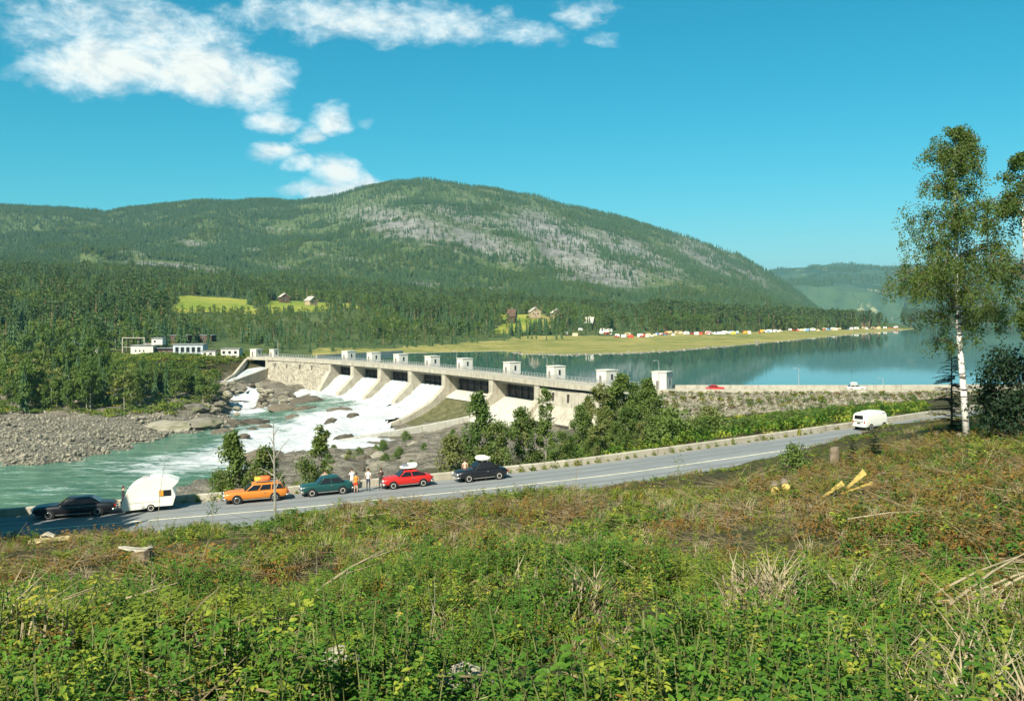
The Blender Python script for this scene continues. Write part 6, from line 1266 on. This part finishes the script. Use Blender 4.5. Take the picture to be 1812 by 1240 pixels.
# dike cars
def dike_spot(px_, s, face):
    Q = DK + DKN * s; k = int(np.argmin(np.abs(pxof(Q[:, 0], Q[:, 1]) - px_))); t = DKT[k] * face; return (Q[k, 0], Q[k, 1], 2.32), math.atan2(t[1], t[0])
l, a = dike_spot(1261, -2.0, 1); l = (l[0], l[1], 2.35); car('small red car driving along the dike road', l, a, std(4.2, 1.6, .92, .90, .93), (-1.6, .7, -1.0, .2, .92, 1.42, .74, .58), P_RED, (1.25, -1.2), .31, None)
l, a = dike_spot(1519, -3.6, 1); car('small white car with a roof box on the dike road', l, a, std(4.3, 1.62, .94, .92, .95), (-1.6, .75, -1.2, .3, .94, 1.46, .75, .6), P_WHITE, (1.3, -1.2), .31, None, rack=True); Mz = Matrix.Rotation(a, 3, 'Z'); bundle('luggage_bundle', [((0, 0, .18), (1.5, 1.0, .36), 0)], tuple(Vector(l) + Mz @ Vector((-.4, 0, 1.56))), a, 'white roof load on the small white dike car', [MATS['white_canvas']])
# white panel van seen from behind
def van(label, loc, rz, tilt):
    e = empty('panel_van', loc); e.rotation_euler = (0, tilt, rz); tag(e, label, 'van'); S = [(-2.1, .72, .46, 1.66, .60), (-2.02, .82, .34, 1.80, .66), (-1.7, .86, .28, 1.92, .68), (0, .87, .28, 1.95, .69), (1.5, .86, .28, 1.93, .68), (1.85, .83, .30, 1.82, .64), (2.02, .79, .34, 1.52, .66), (2.12, .74, .40, 1.15, .70)]
    b = MB()
    for x_, w, zl, zt, wt in S:
        half = [(.86 * w, zl), (.98 * w, zl + .12), (w, zl + (zt - zl) * .35), (w * .99, zl + (zt - zl) * .58), (wt * 1.12, zt - .22), (wt, zt - .06), (wt * .5, zt)]; ring = half + [(-p, z) for p, z in reversed(half)]; n = len(ring); b.v += [(x_, p, z) for p, z in ring]
    k = len(S); b.f = [(i * n + j, i * n + (j + 1) % n, (i + 1) * n + (j + 1) % n, (i + 1) * n + j) for i in range(k - 1) for j in range(n)] + [tuple(range(n)), tuple((k - 1) * n + j for j in range(n - 1, -1, -1))]; b.m = [0] * len(b.f); rounded(b.build('body', P_WHITE, e, True), 2)
    b = MB(); b.box((-2.115, 0, 1.42), (.05, 1.0, .40)); bevel(b.build('rear_window', M_GLASS, e), .02)
    b = MB(); b.box((-2.13, 0, .98), (.03, 1.05, .04)); b.box((-2.14, 0, .80), (.03, .42, .12)); b.build('hatch_handle', M_BLACK, e)
    for s in (1, -1):
        q = MB(); A = [(1.05, .80, 1.22), (1.72, .765, 1.22), (1.58, .70, 1.66), (1.05, .72, 1.68)]; q.add([(x_, (y_ + .045) * s, z_) for x_, y_, z_ in A] + [(x_, (y_ - .02) * s, z_) for x_, y_, z_ in A], [(0, 1, 2, 3), (7, 6, 5, 4), (0, 4, 5, 1), (1, 5, 6, 2), (2, 6, 7, 3), (3, 7, 4, 0)]); q.build('side_window', M_GLASS, e)
        b = MB(); b.box((-2.09, s * .66, .92), (.06, .12, .22)); b.build('tail_light', M_RED, e); b = MB(); b.lathe([(.01, -.03), (.11, -.03), (.11, .03), (.01, .05)], 12, c=(2.08, s * .55, .9), M=Matrix.Rotation(math.pi / 2, 4, 'Y')); b.build('headlight', M_LAMP, e)
        for x_ in (1.25, -1.15):
            b = MB(); b.lathe([(.01, -.02), (.38, -.02), (.38, .02), (.01, .02)], 16, c=(x_, s * .855, .34), M=Matrix.Rotation(math.pi / 2, 4, 'X')); b.build('wheel_arch', M_BLACK, e); wheel(e, x_, s * .80, .33, .18)
    q = MB(); q.add([(2.06, .58, 1.25), (2.06, -.58, 1.25), (1.93, -.54, 1.66), (1.93, .54, 1.66)], [(0, 1, 2, 3)]); q.build('windscreen', M_GLASS, e)
    for nm, x_, sg in (('front_bumper', 2.18, 1), ('rear_bumper', -2.18, -1)): b = MB(); b.tube([(x_ - sg * .3, .86, .48), (x_, .7, .48), (x_ + sg * .02, 0, .48), (x_, -.7, .48), (x_ - sg * .3, -.86, .48)], .06, 6); b.build(nm, P_WHITE, e, True)
    b = MB(); b.box((-.3, 0, 1.97), (1.6, .7, .05)); bevel(b.build('roof_hatch', MATS['white_canvas'], e), .02)
l, a, ti = lane(1538, 1.7, 1); van('white panel van driving away uphill along the road', l, a, ti)
# caravan
l, a, ti = lane(267, 1.55, -1); cv = empty('caravan', l); cv.rotation_euler = (0, ti, a); tag(cv, 'white caravan with a rounded nose and an overhanging raised rear roof', 'caravan')
Z0 = [(400, 850), (365, 740), (395, 640), (430, 560), (500, 410), (570, 335), (650, 275), (830, 200), (960, 183), (1100, 180), (1290, 210), (1400, 255), (1480, 295), (1420, 365), (1350, 425), (1385, 520), (1410, 600), (1350, 800), (1020, 800), (990, 812), (840, 812), (825, 830)]
pr = [((935 - x_) * .00362, (905 - y_) * .00345) for x_, y_ in Z0]
b = MB(); b.prism(pr, -.93, .93, lambda s, z, h: (s, h, z)); o = b.build('body', P_WHITE, cv); bevel(o, .2, 4)
for s in (1, -1):
    q = MB(); q.box((-.99, s * .935, 1.32), (.86, .05, .44)); wn = bevel(q.build('side_window', M_GLASS, cv), .03); q = MB(); q.box((-.72, s * .955, 1.32), (.30, .03, .40)); q.build('curtain', plain('orange_curtain', (.62, .28, .02), .8, .25, 8), wn); wheel(cv, 0.02, s * .86, .30, .17, M_RIMW)
    q = MB(); q.box((.4, s * .937, .74), (2.2, .012, .02)); q.build('trim_strip', M_CHROME, cv)
q = MB(); q.box((.36, 0, 2.49), (.45, .6, .10)); bevel(q.build('roof_vent', M_STEEL, cv), .02)
q = MB(); q.tube([(1.8, .45, .34), (3.1, 0, .42), (1.8, -.45, .34)], .04, 6); q.tube([(3.1, 0, .42), (3.35, 0, .45)], .05, 6); q.tube([(2.95, 0, .45), (2.95, 0, .0)], .03, 6); q.build('drawbar', M_STEEL, cv)
q = MB(); q.box((2.05, 0, .62), (.12, 1.2, .5)); q.build('front_window', M_GLASS, cv)

# ---------------------------------------------------------------- people
M_SKIN = plain('skin', (.52, .30, .20), .6, .1, 6); M_HAIR = plain('brown_hair', (.06, .035, .02), .8, .2, 10); M_SHOE = plain('shoe_leather', (.05, .04, .035), .7, .2, 8)
def cloth(n, c): return plain('cloth_' + n, c, .9, .15, 8)
def person(loc, rz, h, label, top, bottom, sleeves='short', legs='long', arms='down', lean=0.0):
    s = h / 1.75; V = []; E = []; Rr = []
    def v(x, y, z, r, p=None):
        V.append((x * s, (y + lean * max(0, z - .9)) * s, z * s)); Rr.append((r * s, r * s * .85))
        if p is not None: E.append((p, len(V) - 1))
        return len(V) - 1
    pel = v(0, 0, .94, .145); wa = v(0, 0, 1.10, .125, pel); ch = v(0, .0, 1.30, .155, wa); nk = v(0, 0, 1.46, .075, ch); n2 = v(0, .01, 1.53, .058, nk); hd = v(0, .03, 1.60, .085, n2); ht = v(0, .025, 1.70, .085, hd)
    for sg in (-1, 1):
        hp = v(sg * .10, 0, .86, .10, pel); kn = v(sg * .115, .02, .50, .062, hp); an = v(sg * .12, 0, .11, .045, kn); hl = v(sg * .12, .02, .05, .048, an); v(sg * .135, .16, .035, .04, hl)
        sh = v(sg * .19, 0, 1.40, .065, ch)
        if arms == 'hips': el = v(sg * .42, -.06, 1.18, .045, sh); wr_ = v(sg * .24, .0, 1.00, .034, el); v(sg * .17, .05, .98, .035, wr_)
        elif arms == 'forward': el = v(sg * .24, .12, 1.16, .045, sh); wr_ = v(sg * .18, .36, 1.10, .034, el); v(sg * .15, .45, 1.10, .036, wr_)
        else: el = v(sg * .25, -.02, 1.14, .045, sh); wr_ = v(sg * .27, .05, .90, .034, el); hn = v(sg * .27, .07, .80, .036, wr_)
    me = bpy.data.meshes.new('person'); me.from_pydata(V, E, []); o = bpy.data.objects.new('person', me); COL.objects.link(o)
    m = o.modifiers.new('skin', 'SKIN'); sv_ = me.skin_vertices[0].data
    for i, q in enumerate(Rr): sv_[i].radius = q
    sv_[0].use_root = True; m2 = o.modifiers.new('sub', 'SUBSURF'); m2.levels = 2
    dg = bpy.context.evaluated_depsgraph_get(); nm = bpy.data.meshes.new_from_object(o.evaluated_get(dg)); o.modifiers.clear(); o.data = nm; nm.name = 'person'
    nm.materials.clear()
    for q in (M_SKIN, top, bottom, M_SHOE): nm.materials.append(q)
    for p in nm.polygons:
        c = p.center / s; ax = abs(c.x); armz = ax > .215 and c.z > .78
        if c.z < .085: k = 3
        elif c.z < .96 and not (ax > .2): k = 2 if (legs == 'long' or c.z > .66) else 0
        elif armz: k = 1 if (sleeves == 'long' and c.z > .93) or (sleeves == 'short' and c.z > 1.26 and ax < .33) else 0
        elif c.z < 1.455: k = (1 if sleeves != 'none' else 0) if c.z > .97 else 2
        else: k = 0
        p.material_index = k; p.use_smooth = True
    o.location = loc; o.rotation_euler = (0, 0, rz); tag(o, label, 'person')
    b = MB(); b.lathe([(.001, .11), (.06, .095), (.092, .05), (.096, -.01), (.085, -.06), (.07, -.08)], 12, c=(0, lean * .75 * s + .012 * s, 1.685 * s)); b.v = [(x_ * s if True else x_, y_ if y_ < .06 * s + lean * .75 * s else y_ * .9, z_) for x_, y_, z_ in b.v]; b.build('hair', M_HAIR, o, True)
    b = MB()
    for sg in (-1, 1): b.box((sg * .035 * s, (.03 + .082 + lean * .72) * s, 1.63 * s), (.022 * s, .012 * s, .012 * s))
    b.build('eyes', M_BLACK, o); b = MB(); b.add([(0, (.125 + lean * .72) * s, 1.585 * s), (-.018 * s, (.1 + lean * .72) * s, 1.58 * s), (.018 * s, (.1 + lean * .72) * s, 1.58 * s), (0, (.1 + lean * .72) * s, 1.635 * s)], [(0, 1, 3), (0, 3, 2), (0, 2, 1), (1, 2, 3)]); b.build('nose', M_SKIN, o)
    return o
def at_road(px_, off): l_, a_, _ = lane(px_, off, -1); return l_, a_
l, a = at_road(222, .7); person(l, a + 1.8, 1.76, 'person in dark clothes standing between the black car and the caravan', cloth('dark', (.03, .028, .03)), cloth('charcoal', (.04, .04, .05)), 'long')
l, a = at_road(568, .35); person(l, 0.0 + .2, 1.74, 'bare-backed person in blue trousers, hands on hips, behind the green car', cloth('none', (.5, .3, .2)), cloth('blue', (.05, .17, .25)), 'none', arms='hips')
l, a = at_road(621, .45); person(l, .3, 1.66, 'person in a white shirt leaning over the parapet behind the green car', cloth('white', (.75, .72, .62)), cloth('pale', (.6, .55, .42)), 'short', arms='forward', lean=.35)
l, a = at_road(640, 1.9); person(l, .15, 1.55, 'person in an orange top and red shorts standing behind the green car', cloth('orange', (.62, .24, .03)), cloth('redshorts', (.55, .06, .02)), 'short', 'short')
l, a = at_road(656, 1.5); person(l, -.3, 1.76, 'person in a pale shirt and dark trousers in front of the red car', cloth('pale_shirt', (.66, .63, .53)), cloth('navy', (.04, .05, .08)), 'short', arms='down')
l, a = at_road(669, 1.3); person(l, .4, 1.66, 'person in dark clothes with bare arms close to the red bonnet', cloth('brown', (.07, .05, .04)), cloth('dark_green', (.03, .045, .03)), 'short', arms='forward')
l, a = at_road(826, .35); person(l, .1, 1.62, 'person in a pinkish top and red shorts behind the bonnet of the black rounded car', cloth('pink', (.66, .42, .30)), cloth('redshorts2', (.55, .10, .08)), 'short', 'short')

# ---------------------------------------------------------------- buildings
M_ROOF = plain('grey_felt_roof', (.22, .22, .21), .9, .25, .4); M_TIMB = plain('brown_timber', (.10, .062, .036), .9, .3, .5); M_TIMBL = plain('tan_timber', (.36, .27, .16), .9, .25, .5); M_TURF = plain('pale_roof', (.42, .38, .30), .9, .25, .4)
def flat_block(e, c, d, name='walls', mat=None, roof=True, over=.3):
    b = MB(); b.box((c[0], c[1], c[2] + d[2] / 2), d); b.build(name, mat or M_WHITE, e)
    if roof: b = MB(); b.box((c[0], c[1], c[2] + d[2] + .15), (d[0] + over * 2, d[1] + over * 2, .3)); b.build('roof', M_ROOF, e)
def win(e, c, w, h, dep=.12):
    b = MB(); b.box(c, (w, dep, h)); f = b.build('window', M_STEEL, e); b = MB(); b.box((c[0], c[1] - dep / 2 - .012, c[2]), (w * .84, .02, h * .86)); b.build('pane', M_PANE, f)
x_ = (298 - PX0) / F * 398; g = max(gz(x_, 398), 2.6); ps = empty('power_station', (x_, 398, g), .06); tag(ps, 'low white power station with flat roofs and a glazed wing', 'building')
flat_block(ps, (-9.5, 0, -1), (9.0, 8, 5.2)); flat_block(ps, (-4.5, 2, 4.5), (4.4, 5, 2.6), 'stair_tower'); flat_block(ps, (0, 1.2, -1), (10.5, 6, 4.0), 'hall', M_TIMB, True, .7); flat_block(ps, (9, 0, -1), (12, 8, 5.6), 'office_wing', plain('blue_grey_panel', (.42, .46, .46), .7, .1, .5))
for i in range(5): win(ps, (4.6 + i * 2.2, -4.05, 2.6), 1.5, 2.3)
for i in range(3): win(ps, (-12 + i * 1.6, -4.05, 2.2), .6, .7)
for i in range(4): win(ps, (-3.6 + i * 2.3, -1.85, 1.0), 1.1, 1.8)
b = MB(); b.box((-5.4, -.52, 5.9), (.8, .06, .8)); b.build('window', M_PANE, ps)
def shed(px_, d_, w, dpt, h, label, mat, g=None, rz=0.0, dark=False, cat='building', name='flat_shed'):
    x_ = (px_ - PX0) / F * d_; g = g if g is not None else (gz(x_, d_) if d_ < 425 else fz(px_, d_)); e = empty(name, (x_, d_, g), rz); tag(e, label, cat); flat_block(e, (0, 0, -.5), (w, dpt, h + .5), 'walls', mat)
    for i in range(max(1, int(w / 2.4))): win(e, (-w / 2 + 1.2 + i * 2.4, -dpt / 2 - .02, h * .55), 1.2, h * .4)
    return e
shed(371, 395, 5.5, 3, 2.2, 'low white wall-like shed right of the power station', M_WHITE); shed(410, 400, 7.5, 5, 3.0, 'pale flat-roofed building with dark windows behind the left dam end', M_WHITE); shed(165, 410, 5.5, 4, 2.6, 'small white shed among the trees left of the switchyard', M_WHITE); shed(340, 486, 22, 8, 3.6, 'long dark brown building under the pines behind the power station', M_TIMB); shed(50, 372, 5, 4, 2.4, 'small grey hut in the trees at the left edge', M_ROOF)
sy = empty('switchyard_gantry', ((236 - PX0) / F * 408, 408, 3.0)); tag(sy, 'pale steel gantry frame of the switchyard left of the power station', 'gantry')
for x0, x1, h in ((-4.6, 4.6, 6.8), (5.2, 8.4, 4.4)):
    for x_ in (x0, x1):
        b = MB(); b.box((x_, 0, h / 2), (.36, .36, h)); b.build('column', M_CONC, sy)
    b = MB(); b.box(((x0 + x1) / 2, 0, h + .18), (x1 - x0 + .5, .4, .36)); b.build('crossbeam', M_CONC, sy)
b = MB(); b.box((0, .1, 3.0), (8.8, .25, .25)); b.build('crossbeam', M_CONC, sy); b = MB(); b.tube([(0, 0, 7.1), (0, 0, 8.6)], .08, 6); b.build('lightning_rod', M_STEEL, sy)
for x_ in (-2.5, 0, 2.5): b = MB(); b.tube([(x_, 0, 3.1), (x_, 0, 4.4)], .12, 6); b.build('insulator', M_TIMB, sy)
def house(px_, d_, w, dpt, h, label, wall, roofm, rz=0.3, lift=0.0):
    x_ = (px_ - PX0) / F * d_; e = empty('wooden_house', (x_, d_, fz(px_, d_) + lift), rz); tag(e, label, 'house'); b = MB(); rh = w * .38
    b.add([(-w / 2, -dpt / 2, -2), (w / 2, -dpt / 2, -2), (w / 2, -dpt / 2, h), (0, -dpt / 2, h + rh), (-w / 2, -dpt / 2, h), (-w / 2, dpt / 2, -2), (w / 2, dpt / 2, -2), (w / 2, dpt / 2, h), (0, dpt / 2, h + rh), (-w / 2, dpt / 2, h)], [(0, 1, 2, 3, 4), (9, 8, 7, 6, 5), (1, 6, 7, 2), (0, 4, 9, 5)]); b.build('walls', wall, e)
    b = MB()
    for s in (-1, 1): o = .7; b.add([(0, -dpt / 2 - o, h + rh + .2), (s * (w / 2 + o), -dpt / 2 - o, h - .38 * o + .15), (s * (w / 2 + o), dpt / 2 + o, h - .38 * o + .15), (0, dpt / 2 + o, h + rh + .2), (0, -dpt / 2 - o, h + rh - .1), (s * (w / 2 + o), -dpt / 2 - o, h - .38 * o - .12), (s * (w / 2 + o), dpt / 2 + o, h - .38 * o - .12), (0, dpt / 2 + o, h + rh - .1)], [(0, 1, 2, 3), (7, 6, 5, 4), (0, 4, 5, 1), (1, 5, 6, 2), (2, 6, 7, 3)])
    rf = b.build('roof', roofm, e); b = MB(); b.box((.3, 0, h + rh + .5), (.7, .7, 1.4)); b.build('chimney', M_CONC, rf)
    for i in (-1, 1): win(e, (i * w * .24, -dpt / 2 - .03, h * .55), w * .16, h * .36)
    win(e, (0, -dpt / 2 - .03, h + rh * .3), w * .14, rh * .35); b = MB(); b.box((0, -dpt / 2 - .04, 1.0), (.9, .08, 2.0)); b.build('door', M_DOORG, e); return e
house(503, 865, 8, 8, 4, 'dark farmhouse with a pale gabled roof at the top of the meadow', M_TIMB, M_TURF, .5, 1.0); house(551, 850, 9, 7, 3, 'low tan barn on the upper meadow', M_TIMBL, M_TURF, .9, 1.0); house(946, 840, 9, 7, 3.8, 'gabled chalet with a pale roof, left of the pair above the camp', M_TIMBL, M_TURF, .25, 2.0); house(984, 850, 8, 7, 4, 'gabled chalet with a pale roof, right of the pair above the camp', M_TIMBL, M_TURF, .25, 2.0); house(1044, 800, 13, 6, 3.0, 'low tan cabin right of the two chalets', M_TIMBL, M_TURF, 1.3, 2.0); house(906, 800, 16, 6, 2.8, 'long dark house between the trees left of the chalets', M_TIMB, M_TIMB, 1.45, 1.5)
# guide wall along the lake's left shore
b = MB(); A_, B_ = np.array([(560 - PX0) / F * 432, 432]), np.array([(712 - PX0) / F * 486, 486]); d = B_ - A_; n = np.array([-d[1], d[0]]) / np.linalg.norm(d); e = empty('guide_wall', (A_[0], A_[1], 0)); tag(e, 'low straight pale wall along the lake shore behind the dam', 'wall')
for i in range(10):
    p0, p1 = d * i / 10, d * (i + .985) / 10; b = MB(); b.add([(p[0] + n[0] * h, p[1] + n[1] * h, z) for p in (p0, p1) for h in (-.5, .5) for z in (-2, 1.7)], [(0, 1, 3, 2), (4, 6, 7, 5), (0, 4, 5, 1), (2, 3, 7, 6), (1, 5, 7, 3), (0, 2, 6, 4)]); b.build('wall_segment', M_CONC, e)
# tents, caravans and cars of the camp on the far shore
def tentmesh(m):
    b = MB(); b.add([(-1.7, -1.2, 0), (1.7, -1.2, 0), (1.7, 1.2, 0), (-1.7, 1.2, 0), (-1.6, 0, 1.9), (1.6, 0, 1.9), (-1.75, -1.25, .25), (1.75, -1.25, .25), (1.75, 1.25, .25), (-1.75, 1.25, .25)], [(0, 1, 7, 6), (6, 7, 5, 4), (2, 3, 9, 8), (8, 9, 4, 5), (1, 2, 8, 5, 7), (3, 0, 6, 4, 9), (0, 3, 2, 1)]); return b.mesh('tent', [m], False, True)
def caramesh(m):
    b = MB(); b.prism([(-2, .45), (2, .45), (2.15, 1.2), (1.8, 2.25), (1.2, 2.45), (-1.2, 2.45), (-1.8, 2.25), (-2.15, 1.2)], -1, 1, lambda s, z, h: (s, h, z)); b.box((.0, -1.02, 1.55), (2.4, .04, .55), 1); b.box((0, 0, .3), (.7, 2.02, .6), 2); return b.mesh('camp_caravan', [m, M_PANE, M_TYRE], False, True)
def carmesh(m):
    b = MB(); b.prism([(-2, .3), (2, .3), (2.05, .7), (1.9, .85), (.9, .95), (.4, 1.4), (-1.0, 1.42), (-1.6, .95), (-2.0, .88)], -.78, .78, lambda s, z, h: (s, h, z)); b.box((-.3, -.79, 1.16), (1.2, .03, .3), 1)
    for x_ in (-1.2, 1.25): b.box((x_, 0, .3), (.6, 1.6, .6), 2)
    return b.mesh('camp_car', [m, M_PANE, M_TYRE], False, True)
TC = {'white': cloth('camp_white', (.74, .72, .64)), 'orange': cloth('camp_orange', (.66, .28, .03)), 'yellow': cloth('camp_yellow', (.68, .50, .08)), 'blue': cloth('camp_blue', (.12, .25, .42)), 'red': cloth('camp_red', (.5, .06, .03)), 'tan': cloth('camp_tan', (.50, .40, .22))}
TM = {c: tentmesh(m) for c, m in TC.items()}; CM = {c: caramesh(TC[c]) for c in ('white', 'tan')}; RM = {c: carmesh(paint('campcar_' + c, v)) for c, v in dict(white=(.7, .68, .6), red=(.42, .03, .02), blue=(.08, .18, .32), dark=(.04, .04, .045)).items()}
cs = ['white', 'tan', 'yellow', 'white', 'blue', 'tan', 'white', 'white', 'red', 'orange']
for i in range(150):
    px_ = 1000 + 595 * rng.random() ** .75; d_ = R1_d(px_) + rng.uniform(-16, 10) if px_ > 1085 else R1_d(px_) + rng.uniform(8, 60); p = ((px_ - PX0) / F * d_, d_, fz(px_, d_)); u = rng.random()
    if u < .58: c = cs[i % 10]; o = link('tent', TM[c]); tag(o, 'tiny %s ridge tent in the camp along the far lake shore' % c, 'tent', '%s tents of the camp' % c); sc_ = rng.uniform(.7, 1.25)
    elif u < .78: c = 'white' if rng.random() < .75 else 'tan'; o = link('camp_caravan', CM[c]); tag(o, 'tiny %s caravan parked in the camp along the far lake shore' % c, 'caravan', '%s caravans of the camp' % c); sc_ = rng.uniform(.95, 1.2)
    else: c = ['white', 'red', 'blue', 'dark'][int(rng.integers(0, 4))]; o = link('camp_car', RM[c]); tag(o, 'tiny %s car parked in the camp along the far lake shore' % c, 'car', '%s cars of the camp' % c); sc_ = 1.0
    o.location = p; o.rotation_euler = (0, 0, rng.uniform(-.6, .6) + (1.57 if rng.random() < .3 else 0)); o.scale = (sc_,) * 3
# pale stones along the far shoreline
n = 700; px_ = rng.uniform(905, 1600, n); d_ = S_d(px_) * rng.uniform(.992, 1.03, n); scatter('shore_stones', GP, np.stack([(px_ - PX0) / F * d_, d_, np.maximum(far_z(px_, d_), -.1)], 1), rng.uniform(0, 3, (n, 3)), rng.gamma(2, .16, n) + .1, rng.integers(0, 6, n), 'pale stones along the far lake shore')
def pole(px_, d_, h, label):
    x_ = (px_ - PX0) / F * d_; e = empty('wooden_pole', (x_, d_, gz(x_, d_) if d_ < 425 else fz(px_, d_))); tag(e, label, 'pole'); b = MB(); b.tube([(0, 0, -.5), (0, 0, h)], [.14, .10], 6); b.build('mast', M_TIMBL, e); b = MB(); b.box((0, 0, h - .5), (1.6, .12, .12)); b.build('crossarm', M_TIMBL, e)
pole(60, 330, 9, 'weathered pole in the wood at the left edge, nearer of two'); pole(78, 352, 10, 'weathered pole in the wood at the left edge, farther of two'); pole(543, 800, 16, 'tall pale pole above the upper meadow')

# ---------------------------------------------------------------- air
b = MB(); b.box((4300, 6360, 300), (23400, 12900, 680)); hz = b.build('haze', bpy.data.materials.new('haze_air')); tag(hz, 'thin bluish summer air over the whole valley', None, None, 'stuff')
hm = hz.data.materials[0]; hm.use_nodes = True; hn_ = hm.node_tree; hn_.nodes.clear(); ho_ = hn_.nodes.new('ShaderNodeOutputMaterial'); pv = hn_.nodes.new('ShaderNodeVolumePrincipled'); pv.inputs['Color'].default_value = (.34, .78, 1.0, 1); pv.inputs['Density'].default_value = 5.5e-5; pv.inputs['Anisotropy'].default_value = .1; hn_.links.new(pv.outputs[0], ho_.inputs['Volume'])
hz.display_type = 'WIRE'
